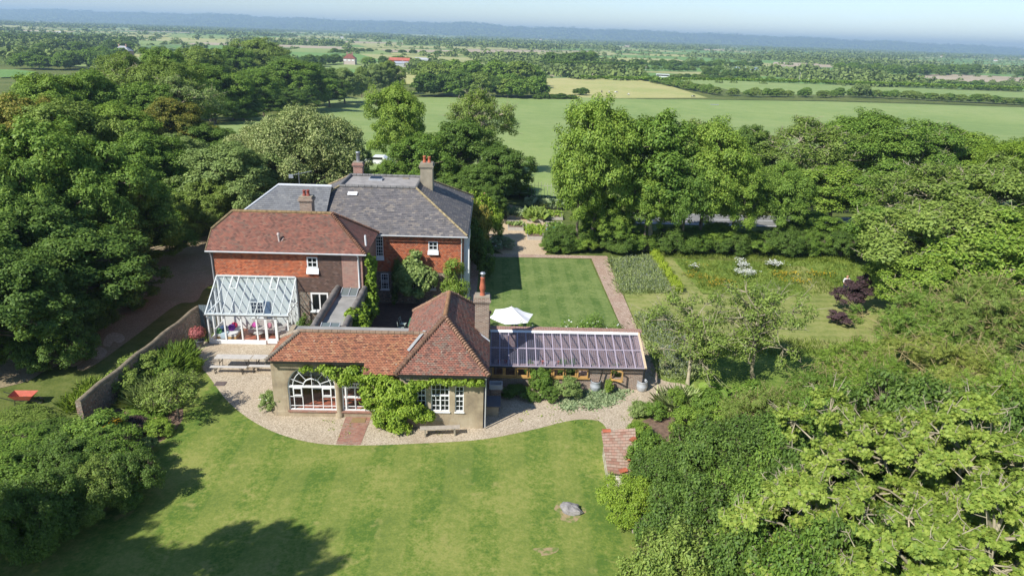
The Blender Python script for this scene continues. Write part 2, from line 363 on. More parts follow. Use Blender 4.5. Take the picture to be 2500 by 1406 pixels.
def crown(seed, H, Rr, base, nl=22, sub=12, n=40000, size=.24, kind='leaf', lobe=.34, subr=.42, ragged=.25, top=1.0, bare=0, trunk_r=.28,
          lmat=None, bmat=None, up=.55, solid=.0, sparse=1.0, flower=None, lean=(0, 0)):
    """one tree: returns (crown mesh, branch mesh); crown = many small leaf faces around twigs carried by lobes"""
    rs = np.random.RandomState(seed); zc = (H+base)/2; hz = (H-base)/2
    ga = 2.39996; C = []; Rl = []
    for i in range(nl):
        t = (i+.5)/nl; el = -.55+1.5*t; el = min(el, 1.0); zz = math.sin(el*math.pi/2)
        rr = math.sqrt(max(0, 1-zz*zz)); a = i*ga+rs.uniform(-.4, .4); q = 1-lobe*.8-rs.rand()*ragged
        rl = Rr*lobe*rs.uniform(.75, 1.2)
        C.append([rr*math.cos(a)*Rr*q, rr*math.sin(a)*Rr*q, zc+zz*(hz-rl*.6)*(q+.2)*top]); Rl.append(rl)
    for i in range(max(2, nl//5)):
        C.append([rs.uniform(-.3, .3)*Rr, rs.uniform(-.3, .3)*Rr, zc+rs.uniform(-.3, .3)*hz]); Rl.append(Rr*lobe)
    C = np.array(C); Rl = np.array(Rl)
    C[:, 0] += lean[0]*(C[:, 2]/H); C[:, 1] += lean[1]*(C[:, 2]/H)
    lv = Leaves(); cen = np.array([0, 0, zc]); subs = []
    for c, rl in zip(C, Rl):
        out = (c-cen)/max(1e-6, np.linalg.norm(c-cen))
        d = unit(rs.normal(size=(sub, 3))+out*.7+np.array([0, 0, .25])); sc = c+d*rl*rs.uniform(.55, 1.0, (sub, 1))
        if sparse < 1: sc = sc[rs.rand(len(sc)) < sparse]
        for q in sc: subs.append((q, rl*subr*rs.uniform(.7, 1.25), c))
    S = np.array([q for q, r, c in subs]); SR = np.array([r for q, r, c in subs]); SC_ = np.array([c for q, r, c in subs])
    wgt = SR**2; idx = rs.choice(len(S), n, p=wgt/wgt.sum())
    p, d = ball(rs, n, .35); p[:, 2] *= .75
    pos = S[idx]+p*SR[idx][:, None]
    nr = unit(pos-SC_[idx])*.55+d*.35+np.array([0, 0, up])+rs.normal(size=(n, 3))*.45
    lv.add(pos, nr, size*rs.uniform(.7, 1.3, n), kind, rs)
    if flower:
        k = flower[1]; j = rs.choice(len(pos), k); lv.add(pos[j]+d[j]*.06+np.array([0, 0, .04]), nr[j], flower[2]*rs.uniform(.7, 1.3, k), 'round', rs, mi=1)
    me = lv.mesh('crown', [lmat, flower[0]] if flower else lmat)
    tb = MB(); tp = zc+hz*.35
    wob = lambda: Vector((rs.uniform(-.12, .12), rs.uniform(-.12, .12), 0))*H/10
    tpts = [Vector((0, 0, -.3)), Vector((lean[0]*.1, lean[1]*.1, base*.5))+wob(), Vector((lean[0]*.25, lean[1]*.25, base))+wob(), Vector((lean[0]*.5, lean[1]*.5, zc))+wob(), Vector((lean[0]*.8, lean[1]*.8, tp))+wob()]
    tb.tube(tpts, [trunk_r*1.25, trunk_r, trunk_r*.8, trunk_r*.5, trunk_r*.2], 7, cap=False)
    for i, (c, rl) in enumerate(zip(C, Rl)):
        c = Vector(c); z0 = min(tp, max(base*.6, c.z-rs.uniform(.25, .5)*math.hypot(c.x, c.y)-.3))
        f = min(1, z0/max(tp, .01)); st = Vector((lean[0]*f*.8, lean[1]*f*.8, z0)); mid = st.lerp(c, .55)+Vector((rs.uniform(-.3, .3), rs.uniform(-.3, .3), rs.uniform(.0, .5)))*Rr*.15
        r0 = trunk_r*.42; tb.tube([st, mid, c], [r0, r0*.6, r0*.32], 5, cap=False)
    nb = int(len(subs)*(1 if bare else .45))
    for k in rs.permutation(len(subs))[:nb]:
        q, r, c = subs[k]; q = Vector(q); c = Vector(c); e = q+(q-c)*(bare*rs.uniform(.2, 1.0) if bare else -.1)
        mid = c.lerp(e, .5)+Vector(rs.uniform(-.12, .12, 3))*(r*2)
        tb.tube([c, mid, e], [trunk_r*(.19 if bare else .12), trunk_r*(.13 if bare else .08), trunk_r*(.05 if bare else .03)], 4, cap=False)
        if bare:
            for _ in range(2):
                f = rs.uniform(.4, .9); b0 = mid.lerp(e, f) if f > .6 else c.lerp(mid, f); b1 = b0+Vector(unit(rs.normal(size=(1, 3))+np.array([[0, 0, .5]]))[0])*r*rs.uniform(.7, 1.5)
                tb.tube([b0, (b0+b1)/2+Vector(rs.uniform(-.06, .06, 3)), b1], [trunk_r*.09, trunk_r*.065, trunk_r*.03], 4, cap=False)
    return me, tb, bmat
PROTO = {}
def proto(key, name, H, Rr, *, lmat, bmat, **k):
    me, tb, bm = crown(hash_seed(key), H, Rr, lmat=lmat, bmat=bmat, **k)
    PROTO[key] = dict(H=H, R=Rr, crown=me, tb=tb, bm=bm, name=name, made=False, tme=None, lm=lmat)
def hash_seed(s): return sum((i+1)*ord(c) for i, c in enumerate(s)) % 9973
NT_TREES = [0]
def put_tree(key, loc, H, Rr, label, cat='tree', group=None, name=None, rot=None, lmat=None, parts=True):
    p = PROTO[key]; NT_TREES[0] += 1
    if p['tme'] is None:
        o = p['tb'].build('trunk', p['bm']); p['tme'] = o.data; bpy.data.objects.remove(o)
    rz = rot if rot is not None else (NT_TREES[0]*2.4) % 6.283
    sx = Rr/p['R']; sz = H/p['H']
    if not parts:
        if 'joint' not in p:
            p['joint'] = p['crown']
        o = link(name or p['name'], p['joint'], None, loc); o.rotation_euler.z = rz; o.scale = (sx, sx, sz)
        tag(o, label, cat, group)
        if lmat: o.material_slots[0].link = 'OBJECT'; o.material_slots[0].material = lmat
        return o
    e = empty(name or p['name'], loc, rz, label, cat, group); e.scale = (sx, sx, sz)
    c = link('crown' if cat == 'tree' else 'foliage', p['crown'], e); t = link('trunk' if cat == 'tree' else 'stems', p['tme'], e)
    if lmat: c.material_slots[0].link = 'OBJECT'; c.material_slots[0].material = lmat
    return e
def tree_px(key, px, pytop, Y, Rr, label, **k):
    q = PY(px, pytop, Y); g = terr(Y)
    return put_tree(key, (q.x, Y, g), q.z-g, Rr, label, **k)

K = dict
proto('ashA', 'ash_tree', 13, 6, base=3.2, nl=26, sub=14, n=60000, size=.24, kind='leaf', lmat=L['ash'], bmat=M['bark'], ragged=.38, subr=.36)
proto('ashB', 'ash_tree', 13, 6, base=3.5, nl=20, sub=13, n=46000, size=.27, kind='leaf', lmat=L['mid'], bmat=M['palebark'], ragged=.4, lobe=.3, bare=.5, sparse=.85)
proto('tall', 'ash_tree', 13, 4, base=3, nl=20, sub=12, n=34000, size=.26, lmat=L['mid'], bmat=M['palebark'], ragged=.3, lobe=.38)
proto('thin', 'ash_tree', 12, 5.5, base=4, nl=17, sub=11, n=22000, size=.22, lmat=L['olive'], bmat=M['palebark'], ragged=.35, lobe=.3, bare=.9, sparse=.75)
proto('holm', 'holm_oak', 11, 7, base=1.0, nl=34, sub=20, n=80000, size=.22, lmat=L['silver'], bmat=M['bark'], ragged=.12, lobe=.26, subr=.45, up=.3)
proto('dense', 'broadleaf_tree', 11, 5, base=1.5, nl=26, sub=14, n=44000, size=.24, lmat=L['dark'], bmat=M['bark'], ragged=.3, lobe=.32, subr=.36)
proto('lobed', 'broadleaf_tree', 13, 7, base=2.0, nl=32, sub=16, n=70000, size=.27, lmat=L['mid'], bmat=M['bark'], ragged=.38, lobe=.27, subr=.36, up=.6)
proto('far1', 'field_tree', 10, 5, base=.8, nl=16, sub=9, n=6000, size=.75, lmat=L['dark'], bmat=M['bark'], ragged=.2, lobe=.36, trunk_r=.2)
proto('far2', 'field_tree', 10, 6, base=1.0, nl=20, sub=9, n=7000, size=.75, lmat=L['mid'], bmat=M['bark'], ragged=.3, lobe=.32, trunk_r=.2)
proto('dot', 'distant_tree', 9, 5, base=.3, nl=10, sub=5, n=500, size=2.0, lmat=L['far'], bmat=M['bark'], ragged=.2, lobe=.4, trunk_r=.2)
proto('shrub', 'shrub', 2, 1.3, base=.1, nl=14, sub=9, n=7000, size=.12, lmat=L['mid'], bmat=M['bark'], ragged=.3, lobe=.36, trunk_r=.04)
proto('shrubF', 'rose_bush', 2, 1.3, base=.1, nl=13, sub=8, n=6000, size=.12, lmat=L['mid'], bmat=M['bark'], ragged=.35, lobe=.34, trunk_r=.04, flower=(L['white'], 110, .09))
proto('shrubP', 'rose_bush', 2, 1.3, base=.1, nl=13, sub=8, n=6000, size=.12, lmat=L['mid'], bmat=M['bark'], ragged=.35, lobe=.34, trunk_r=.04, flower=(L['pink'], 50, .13))
proto('bigshrub', 'large_shrub', 3.5, 3, base=.1, nl=30, sub=15, n=42000, size=.13, lmat=L['dark'], bmat=M['bark'], ragged=.25, lobe=.27, trunk_r=.09, bare=.25)

def tufts(name, pts, h, n, spread, mat, parent=None, kind='blade', lean=.5, size=None, seed=3, label=None, cat=None, group=None, kindtag=None, flower=None):
    """clumps of upright blades or small leaves around each point"""
    rs = np.random.RandomState(seed); lv = Leaves()
    pts = np.array([tuple(p) for p in pts], float); N = len(pts)*n
    base = np.repeat(pts, n, 0); off = rs.normal(size=(N, 3))*spread*.5; off[:, 2] = 0
    pos = base+off; ax = np.zeros((N, 3)); ax[:, 2] = 1; ax += off*lean/max(spread, .01)+rs.normal(size=(N, 3))*.2*lean
    nr = unit(np.cross(unit(ax), rs.normal(size=(N, 3))))+np.array([0, -.25, .55])
    lv.add(pos, nr, h*rs.uniform(.6, 1.15, N), kind, rs, axis=ax*3)
    if flower:
        k = int(len(pos)*flower[1]); j = rs.choice(len(pos), k, replace=False)
        tip = pos[j]+unit(ax[j])*h*rs.uniform(.75, 1.1, (k, 1)); lv.add(tip, np.tile([0, 0, 1.], (k, 1))+rs.normal(size=(k, 3))*.3, flower[2], 'round', rs, mi=1)
    me = lv.mesh(name, [mat, flower[0]] if flower else mat); o = link(name, me, parent)
    return tag(o, label, cat, group, kindtag)
def inpoly(x, y, poly):
    c = False; j = len(poly)-1
    for i in range(len(poly)):
        xi, yi = poly[i][0], poly[i][1]; xj, yj = poly[j][0], poly[j][1]
        if (yi > y) != (yj > y) and x < (xj-xi)*(y-yi)/(yj-yi)+xi: c = not c
        j = i
    return c
def scatter(poly, n, seed=1):
    rs = random.Random(seed); xs = [p[0] for p in poly]; ys = [p[1] for p in poly]; out = []
    while len(out) < n:
        x = rs.uniform(min(xs), max(xs)); y = rs.uniform(min(ys), max(ys))
        if inpoly(x, y, poly): out.append((x, y, 0.0))
    return out
def smooth_loop(pts, k=6, closed=True):
    out = []; n = len(pts)
    for i in range(n if closed else n-1):
        g = lambda j: pts[j % n] if closed else pts[max(0, min(n-1, j))]
        p0, p1, p2, p3 = g(i-1), g(i), g(i+1), g(i+2)
        for s in range(k):
            t = s/k; out.append(tuple(.5*((2*b)+(-a+c)*t+(2*a-5*b+4*c-d)*t*t+(-a+3*b-3*c+d)*t**3) for a, b, c, d in zip(p0, p1, p2, p3)))
    if not closed: out.append(tuple(pts[-1]))
    return out
def sheet(name, pts, mat, z, label=None, kind='structure'):
    p3 = [Vector((p[0], p[1], z)) for p in pts]
    tri = tessellate_polygon([p3]); mb = MB()
    a = sum((p3[i].x*p3[(i+1) % len(p3)].y-p3[(i+1) % len(p3)].x*p3[i].y) for i in range(len(p3)))
    fs = []
    for t in tri:
        A, B, Cc = (p3[k] for k in t); up = (B-A).cross(Cc-A).z > 0
        fs.append(list(t) if up else list(t)[::-1])
    mb.add(p3, fs); o = mb.build(name, mat); return tag(o, label, None, None, kind)

# ------------------------------------------------------------------ ground materials
def grassmat(name, dark, mid, light, s1=.25, s2=2.5, stripe=None, dry=None, s3=9):
    m = NT(name); c = m.coord('Object'); n1 = m.noise(c, s1, 6, .6); n2 = m.noise(c, s2, 5, .65); n3 = m.noise(c, s3, 3)
    v = m.math('ADD', m.math('ADD', m.math('MULTIPLY', n1, .42), m.math('MULTIPLY', n2, .36)), m.math('MULTIPLY', n3, .22))
    col = m.ramp(v, [(.42, dark), (.5, mid), (.585, light)])
    if dry: col = m.mix(m.ramp(m.noise(c, dry[1], 5, .6), [(dry[2], g1(0)), (dry[2]+.14, g1(.8))]), col, dry[0])
    if stripe:
        wv = m.node('ShaderNodeTexWave', Vector=c, Scale=stripe[0], Distortion=.6); wv.inputs['Detail Scale'].default_value = .3; wv.bands_direction = stripe[1]
        col = m.mix(m.math('MULTIPLY', m.ramp(wv.outputs[1], [(.4, g1(0)), (.6, g1(1))]), stripe[2]), col, light)
    m.col(col).rough(.9); m.p.inputs['Specular IOR Level'].default_value = .15
    m.bump(m.math('ADD', n3, m.math('MULTIPLY', n2, .5)), .35, .05); return m.mat
GM = {}
GM['ground'] = grassmat('rough_grass', (.07, .10, .022), (.12, .15, .035), (.17, .18, .055), .05, .8)
GM['lawn'] = grassmat('mown_lawn', (.085, .15, .025), (.15, .205, .037), (.25, .265, .07), .3, 3.2, dry=((.31, .28, .10), .8, .60), stripe=(.12, 'X', .28))
GM['lawn2'] = grassmat('striped_lawn', (.08, .14, .032), (.12, .18, .046), (.20, .25, .08), .5, 3, stripe=(.22, 'X', .32), dry=((.26, .25, .08), .4, .66))
GM['mown'] = grassmat('dry_mown_grass', (.15, .19, .045), (.22, .25, .07), (.30, .30, .11), .35, 2.5, stripe=(.3, 'Y', .35), dry=((.36, .30, .14), .3, .60))
GM['mead'] = grassmat('flower_meadow_grass', (.09, .15, .025), (.15, .22, .04), (.25, .30, .07), .4, 3)
GM['field'] = grassmat('pasture', (.20, .28, .085), (.24, .315, .10), (.28, .34, .12), .012, .12, s3=.8)
GM['fieldT'] = grassmat('ripening_pasture', (.33, .36, .12), (.40, .39, .15), (.46, .42, .18), .02, .3, s3=1)
GM['fieldB'] = grassmat('bare_tan_field', (.34, .28, .19), (.42, .35, .24), (.46, .39, .28), .02, .2, s3=1)
GM['fieldY'] = grassmat('pale_hay_field', (.30, .32, .12), (.36, .36, .15), (.42, .41, .19), .01, .2, s3=1)
GM['fieldG'] = grassmat('bright_green_field', (.13, .24, .06), (.16, .28, .075), (.19, .31, .09), .01, .2, s3=1)
GM['fieldD'] = grassmat('dark_green_field', (.13, .21, .07), (.16, .24, .085), (.19, .27, .10), .01, .2, s3=1)
def gravelmat(name, cols, s=14, dirt=(.3, .21, .13)):
    m = NT(name); c = m.coord(); v = m.node('ShaderNodeTexVoronoi', Vector=c, Scale=float(s))
    r = m.node('ShaderNodeSeparateColor', Color=v.outputs[1]).outputs[0]; n = m.noise(c, .8, 6, .6)
    col = m.ramp(m.math('ADD', m.math('MULTIPLY', r, .7), m.math('MULTIPLY', n, .3)), [(.15, cols[0]), (.5, cols[1]), (.8, cols[2])])
    m.col(m.mix(m.ramp(m.noise(c, .45, 5), [(.52, g1(0)), (.68, g1(.6))]), col, dirt)).rough(.9)
    m.bump(v.outputs[0], .6, .03); return m.mat
GM['gravel'] = gravelmat('golden_gravel', [(.28, .22, .15), (.44, .36, .255), (.60, .51, .38)], 26, (.36, .275, .18))
GM['pathgravel'] = gravelmat('pinkish_gravel_path', [(.27, .18, .13), (.38, .27, .20), (.50, .39, .30)], 14, (.34, .22, .15))
GM['sand'] = gravelmat('sandy_bark_path', [(.40, .29, .18), (.5, .38, .24), (.58, .46, .31)], 20, (.42, .31, .2))
GM['drive'] = gravelmat('earth_drive', [(.23, .17, .10), (.30, .23, .14), (.38, .30, .19)], 18, (.20, .19, .08))
def road():
    m = NT('asphalt'); m.col(m.ramp(m.noise(m.coord(), 2, 6), [(.3, (.19, .19, .18)), (.7, (.25, .245, .235))])).rough(1); m.p.inputs['Specular IOR Level'].default_value = 0; return m.mat
GM['road'] = road()

# ground: one sheet, rolling down to the plain
ys = [-60, -20, 0, 20, 40, 60, 80, 100]+[100+i*11.5 for i in range(1, 21)]+[400, 600, 1000, 2000, 4000, 8000, 16000]
xs = [-14000, -5000, -1500, -500, -200, -100, -50, 0, 50, 100, 200, 500, 1500, 5000, 14000]
g = MB(); V = [(x, y, terr(y)-.02) for y in ys for x in xs]; nx = len(xs)
g.add(V, [[j*nx+i, j*nx+i+1, (j+1)*nx+i+1, (j+1)*nx+i] for j in range(len(ys)-1) for i in range(nx-1)], smooth=True)
tag(g.build('ground', GM['ground']), kind='structure')
def fieldsheet(name, X0, X1, Y0, Y1, mat, z, n=24):   # follows the slope
    g = MB(); V = []
    for j in range(n+1):
        y = Y0+(Y1-Y0)*j/n; V += [(X0(y), y, terr(y)+z), (X1(y), y, terr(y)+z)]
    g.add(V, [[2*j, 2*j+1, 2*j+3, 2*j+2] for j in range(n)], smooth=True); return tag(g.build(name, mat), kind='structure')
fieldsheet('pasture_field', lambda y: -60-.07*(y-90), lambda y: 330, 88, 348, GM['field'], .3, 60)

sheet('pasture_field', [(-78, 347.9), (400, 347.9), (400, 428), (325, 424), (196, 421), (60, 392), (28, 396), (-10, 372), (-62, 353)], GM['field'], -11.7)
# lawns, gravel and paths
gl = [(-19.6, 42.2), (-19.5, 40.2), (-18.6, 38.9), (-17.4, 38.0), (-14.6, 34.3), (-11.9, 31.8), (-9.2, 30.45), (-6.65, 30.2), (-3.1, 30.5), (-.15, 30.95), (2.5, 31.95), (4.4, 32.85), (5.5, 33.1), (6.35, 32.8), (6.6, 31.6), (6.45, 30.2), (7.5, 30.1), (7.75, 31.6), (8.1, 33.0), (9.0, 34.2), (10.2, 35.0), (12.0, 36.3), (12.2, 37.4), (10.8, 38.2), (10.4, 42.0), (9.0, 41.0), (-5, 41), (-12, 42.2)]
sheet('lawn', [(-30, 2), (16, 2), (16, 36.5), (-20, 41), (-20.5, 32), (-22, 26), (-30, 20)], GM['lawn'], .004)
sheet('gravel_terrace', smooth_loop(gl[:25], 5, False)+gl[25:], GM['gravel'], .009)
sheet('brick_path', [(-7.75, 33.0), (-7.7, 30.28), (-6.45, 30.24), (-6.35, 33.0)], M['brickpath'], .02)
sheet('garden_lawn', [(-1.6, 39.4), (9.8, 39.4), (9.55, 62.3), (-1.0, 62.3)], GM['lawn2'], .005)
sheet('cross_path', [(-2.0, 62.3), (11.4, 62.6), (11.4, 63.5), (-2.0, 63.3)], GM['pathgravel'], .009)
sheet('gravel_path', [(9.8, 39.4), (9.75, 62.55), (11.3, 62.55), (10.95, 46.0), (10.9, 41), (10.8, 38.2)], GM['pathgravel'], .010)
sheet('side_path', [(-2.6, 50), (-1.05, 50), (-1.0, 62.4), (-2.6, 62.4)], GM['pathgravel'], .008)
sheet('kitchen_garden_path', [(1.3, 63.3), (5.2, 63.3), (6.2, 66), (6.5, 80), (2.2, 84), (-.6, 72), (-.5, 66)], GM['sand'], .008)
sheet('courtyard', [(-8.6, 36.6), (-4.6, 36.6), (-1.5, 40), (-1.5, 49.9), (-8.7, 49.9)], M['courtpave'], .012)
sheet('mown_lawn', [(10.9, 43), (36, 43), (36, 53.4), (11.2, 53.4)], GM['mown'], .006)
sheet('garden_border_grass', [(10.6, 36), (36, 36), (36, 43), (10.9, 43)], GM['mead'], .005)
sheet('flower_meadow', [(18.0, 53.7), (28.0, 53.7), (28.6, 62.8), (17.8, 63.2)], GM['mead'], .010)
sheet('mown_path_left', [(16.2, 53.3), (18.0, 53.3), (17.9, 63.4), (16.6, 63.4)], GM['mown'], .009)
sheet('mown_path_right', [P(1905, 650), P(1960, 650), P(2120, 745), P(2020, 760)], GM['mown'], .011)
sheet('meadow_edge', [(28.2, 53.7), (40, 53.7), (40, 66), (28.6, 66)], GM['mead'], .007)
sheet('drive', smooth_loop([P(430, 600), P(540, 570), P(700, 560), P(760, 640), P(530, 690), P(480, 735), P(430, 745), P(330, 820), P(215, 900), P(195, 880), P(300, 780), P(350, 700), P(385, 640)], 5), GM['drive'], .006)
for cl in ([(165, 890), (178, 872), (196, 868), (204, 879), (192, 890), (176, 896)], [(212, 868), (224, 850), (248, 848), (262, 858), (250, 874), (228, 876)], [(252, 842), (258, 822), (276, 812), (298, 816), (305, 828), (292, 838), (278, 834), (268, 846)]): sheet('chalk_patch', smooth_loop([P(*c) for c in cl], 3), GM['gravel'], .012)
sheet('wood_floor', smooth_loop([P(-260, 700), P(120, 640), P(420, 600), P(440, 680), P(330, 790), P(230, 860), P(120, 900), P(30, 940), P(-260, 960)], 4), GM['drive'], .003)
sheet('border_soil', smooth_loop([(-20, 41.6), (-18.7, 39.2), (-17.6, 37.4), (-17.2, 34.5), (-16.3, 31.5), (-18.0, 27), (-22, 22), (-28, 20), (-27, 30), (-20.5, 33), (-20.2, 38)], 4), M['soil'], .007)
sheet('bed_soil', smooth_loop([(8.4, 32.6), (9.6, 33.6), (11.2, 34.6), (14, 36), (20, 36), (20, 26), (9, 27), (8.0, 30)], 3), M['soil'], .0085)
RY = 79.0
sheet('road', [(13, RY-2.9), (70, RY-2.7), (70, RY+2.7), (13, RY+2.5)], GM['road'], .03)
rl = MB()
for yy in (RY-2.5, RY+2.3): rl.quad((13, yy-.07, .036), (70, yy-.07+.15, .036), (70, yy+.07+.15, .036), (13, yy+.07, .036))
for x in range(14, 70, 6): rl.quad((x, RY-.06, .036), (x+4, RY-.06, .036), (x+4, RY+.06, .036), (x, RY+.06, .036))
tag(rl.build('road_markings', M['white']), kind='structure')

# ------------------------------------------------------------------ building helpers
def courses(mb, p0, p1, p2, p3, row=.1, lift=.022, m=0):
    """roof or wall slope laid in overlapping courses: p0-p1 the eave, p3-p2 the top"""
    p0, p1, p2, p3 = map(Vector, (p0, p1, p2, p3)); t = (p1-p0).normalized()
    n = t.cross((p3-p0)); n = n.normalized() if n.length > 1e-6 else t.cross(p2-p0).normalized()
    h = (p3-p0)-t*(p3-p0).dot(t); H = h.length; k = max(1, round(H/row)); u0 = p0.dot(t)
    for i in range(k):
        a, b = i/k, (i+1)/k; A, B = p0.lerp(p3, a), p1.lerp(p2, a); D, C = p0.lerp(p3, b), p1.lerp(p2, b)
        Al, Bl = A+n*lift, B+n*lift; D2, C2 = D+n*.003, C+n*.003
        uv = [(q.dot(t)-u0, v) for q, v in ((A, i*row+.001), (B, i*row+.001), (C, (i+1)*row-.001), (D, (i+1)*row-.001))]
        mb.add([Al, Bl, C2, D2], [[0, 1, 2, 3]], m, [uv])
        mb.add([A, B, Bl, Al], [[0, 1, 2, 3]], m, [[uv[0], uv[1], uv[1], uv[0]]])
    return mb
def hipline(mb, a, b, r=.13, step=.22, m=0, flare=1.35):
    a, b = Vector(a), Vector(b); d = b-a; k = max(1, int(d.length/step)); rs = random.Random(k)
    for i in range(k):
        s = a+d*(i/k); e = a+d*((i+1.12)/k); j = Vector((rs.uniform(-.01, .01), 0, rs.uniform(-.008, .012)))
        mb.tube([s+j+Vector((0, 0, .03)), e+j], [r*flare, r*.8], 7, m)
    return mb
def ridgeline(mb, a, b, r=.12, step=.45, m=0):
    a, b = Vector(a), Vector(b); d = b-a; k = max(1, int(d.length/step))
    for i in range(k): mb.tube([a+d*((i+.02)/k), a+d*((i+.96)/k)], r, 8, m)
    return mb
def ring(cx, z0, w, h, arch=True, n=14):
    """outline (x, z) of an opening; arched top if arch"""
    if not arch: return [(cx-w/2, z0), (cx+w/2, z0), (cx+w/2, z0+h), (cx-w/2, z0+h)]
    r = w/2; o = [(cx-r, z0), (cx+r, z0)]
    return o+[(cx+r*math.cos(math.pi*i/n), z0+h-r+r*math.sin(math.pi*i/n)) for i in range(n+1)]
def holed(mb, outline, holes, f, g, m=0, mr=None):
    """wall panel with openings: f maps (u, v) to the outer face, g to the inner face"""
    loops = [outline]+holes; flat = [Vector((u, v, 0)) for l in loops for u, v in l]
    tri = tessellate_polygon([[Vector((u, v, 0)) for u, v in l] for l in loops])
    nO = (Vector(f(1, 0))-Vector(f(0, 0))).cross(Vector(f(0, 1))-Vector(f(0, 0)))
    mb.add([f(p.x, p.y) for p in flat], [list(t) for t in tri], m); mb.add([g(p.x, p.y) for p in flat], [list(t)[::-1] for t in tri], mr if mr is not None else m)
    for l in loops:
        for i in range(len(l)):
            a, b = l[i], l[(i+1) % len(l)]; mb.quad(f(*a), f(*b), g(*b), g(*a), m)
    return mb
def frame_rect(mb, x0, x1, z0, z1, Y, nx, nz, fw=.07, bw=.03, d=.06, m=0):
    mb.box(x0, x0+fw, Y-d/2, Y+d/2, z0, z1, m); mb.box(x1-fw, x1, Y-d/2, Y+d/2, z0, z1, m)
    mb.box(x0+fw, x1-fw, Y-d/2, Y+d/2, z0, z0+fw, m); mb.box(x0+fw, x1-fw, Y-d/2, Y+d/2, z1-fw, z1, m)
    for i in range(1, nx): x = x0+(x1-x0)*i/nx; mb.box(x-bw/2, x+bw/2, Y-d/3, Y+d/3, z0+fw, z1-fw, m)
    for i in range(1, nz):
        z = z0+(z1-z0)*i/nz
        mb.box(x0+fw, x1-fw, Y-d/4, Y+d/4, z-bw/2, z+bw/2, m)
    return mb
def window(parent, x0, x1, z0, z1, Y, nx, nz, sill=True, mat=None, deep=.07, label=None, wall=True, fw=.07, meet=True, glassmat=None, bw=.03):
    """sash window standing in a wall that faces the camera side"""
    mb = MB(); frame_rect(mb, x0, x1, z0, z1, Y-deep*.3, nx, nz, fw, bw, .07)
    if meet: zm = (z0+z1)/2; mb.box(x0+fw, x1-fw, Y-deep*.3-.045, Y-deep*.3+.02, zm-.03, zm+.03)
    o = mb.build('window', mat or M['white'], parent)
    if label: o['label'] = label
    MB().quad((x0+.02, Y+.005-deep*.2, z0+.02), (x1-.02, Y+.005-deep*.2, z0+.02), (x1-.02, Y+.005-deep*.2, z1-.02), (x0+.02, Y+.005-deep*.2, z1-.02)).build('pane', glassmat or M['pane'], o)
    if sill: MB().box(x0-.07, x1+.07, Y-.19, Y-.005, z0-.07, z0-.002).build('sill', mat or M['white'], o)
    return o
def gutter(parent, a, b, m='gutter', r=.06):
    return MB().tube([a, b], r, 8).build('gutter', M[m], parent)
def pipe(parent, pts, m='gutter', r=.045):
    return MB().tube(pts, r, 8).build('downpipe', M[m], parent)
def stack(parent, x0, x1, y0, y1, z0, z1, mat, pots, potmat='pot', capmat=None, name='chimney'):
    mb = MB(); mb.box(x0, x1, y0, y1, z0, z1-.35)
    for k, (e, h0, h1) in enumerate([(.05, .35, .25), (.10, .25, .12), (.04, .12, 0)]): mb.box(x0-e, x1+e, y0-e, y1+e, z1-h0+.001*k, z1-h1)
    o = mb.build(name, mat, parent)
    MB().box(x0-.02, x1+.02, y0-.02, y1+.02, z1, z1+.05).build('chimney_cap', capmat or M['stackr'], o)
    for (px, py, r, h) in pots:
        MB().lathe((px, py, z1+.04), [(r*1.15, 0), (r*1.2, .06), (r*.95, .1), (r*.85, h*.8), (r*1.05, h*.84), (r*1.05, h*.93), (r*.9, h), (r*.65, h), (r*.6, h*.8)], 14).build('chimney_pot', M[potmat], o)
    return o

def settle(e):
    for c in e.children: c.location = Vector(c.location)-Vector(e.location)
    return e
def wallbox(parent, x0, x1, y0, y1, z0, z1, mat, name='wall', label=None):
    o = MB().box(x0, x1, y0, y1, z0, z1).build(name, mat, parent)
    if label: o['label'] = label
    return o

# ------------------------------------------------------------------ the slate-roofed house
H1 = empty('country_house', (-9.2, 56, 0), 0, 'large two storey house with hipped grey slate roof and red tile-hung wall', 'house')
EZ = 5.65; YF = 49.9
mb = MB()
holes = [ring(-4.365, 4.42, .71, .68, False), ring(-8.42, 3.85, .55, 1.55, False), ring(-8.11, 1.16, .58, 1.28, False), ring(-5.3, 1.24, 2.2, 1.12, False)]
up = [h for h in holes if h[0][1] > 3]; lo = [h for h in holes if h[0][1] < 3]
holed(mb, [(-16.3, 2.62), (-2.05, 2.62), (-2.05, EZ), (-16.3, EZ)], up, lambda u, v: (u, YF, v), lambda u, v: (u, YF+.25, v))
o = mb.build('wall', M['hungtile'], H1); o['label'] = 'upper wall hung with orange-red tiles'
mb = MB(); holed(mb, [(-16.3, 0), (-2.05, 0), (-2.05, 2.6), (-16.3, 2.6)], lo, lambda u, v: (u, YF+.03, v), lambda u, v: (u, YF+.28, v))
o = mb.build('wall', M['flint'], H1); o['label'] = 'ground floor wall of flint and brick'
wallbox(H1, -2.3, -2.052, YF+.3, 62.9, 0, EZ, M['hungtile']); wallbox(H1, -16.3, -16.05, YF+.3, 62.9, 0, EZ, M['hungtile']); wallbox(H1, -16.0, -2.35, 62.6, 62.9, 0, EZ, M['hungtile'])
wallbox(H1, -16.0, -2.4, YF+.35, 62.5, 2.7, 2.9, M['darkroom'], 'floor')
mb = MB(); cs = [(-16.5, 49.5), (-1.75, 49.5), (-1.75, 63.3), (-16.5, 63.3)]; ct = [(-12.15, 54.2), (-6.07, 54.2), (-6.07, 58.7), (-12.15, 58.7)]
for i in range(4):
    j = (i+1) % 4; courses(mb, (*cs[i], EZ), (*cs[j], EZ), (*ct[j], 8.2), (*ct[i], 8.2), .2, .014)
rf = mb.build('roof', M['slate'], H1)
mb = MB()
hpm = plain('lichened_hip_tile', (.30, .24, .13), .85, .35, 3)
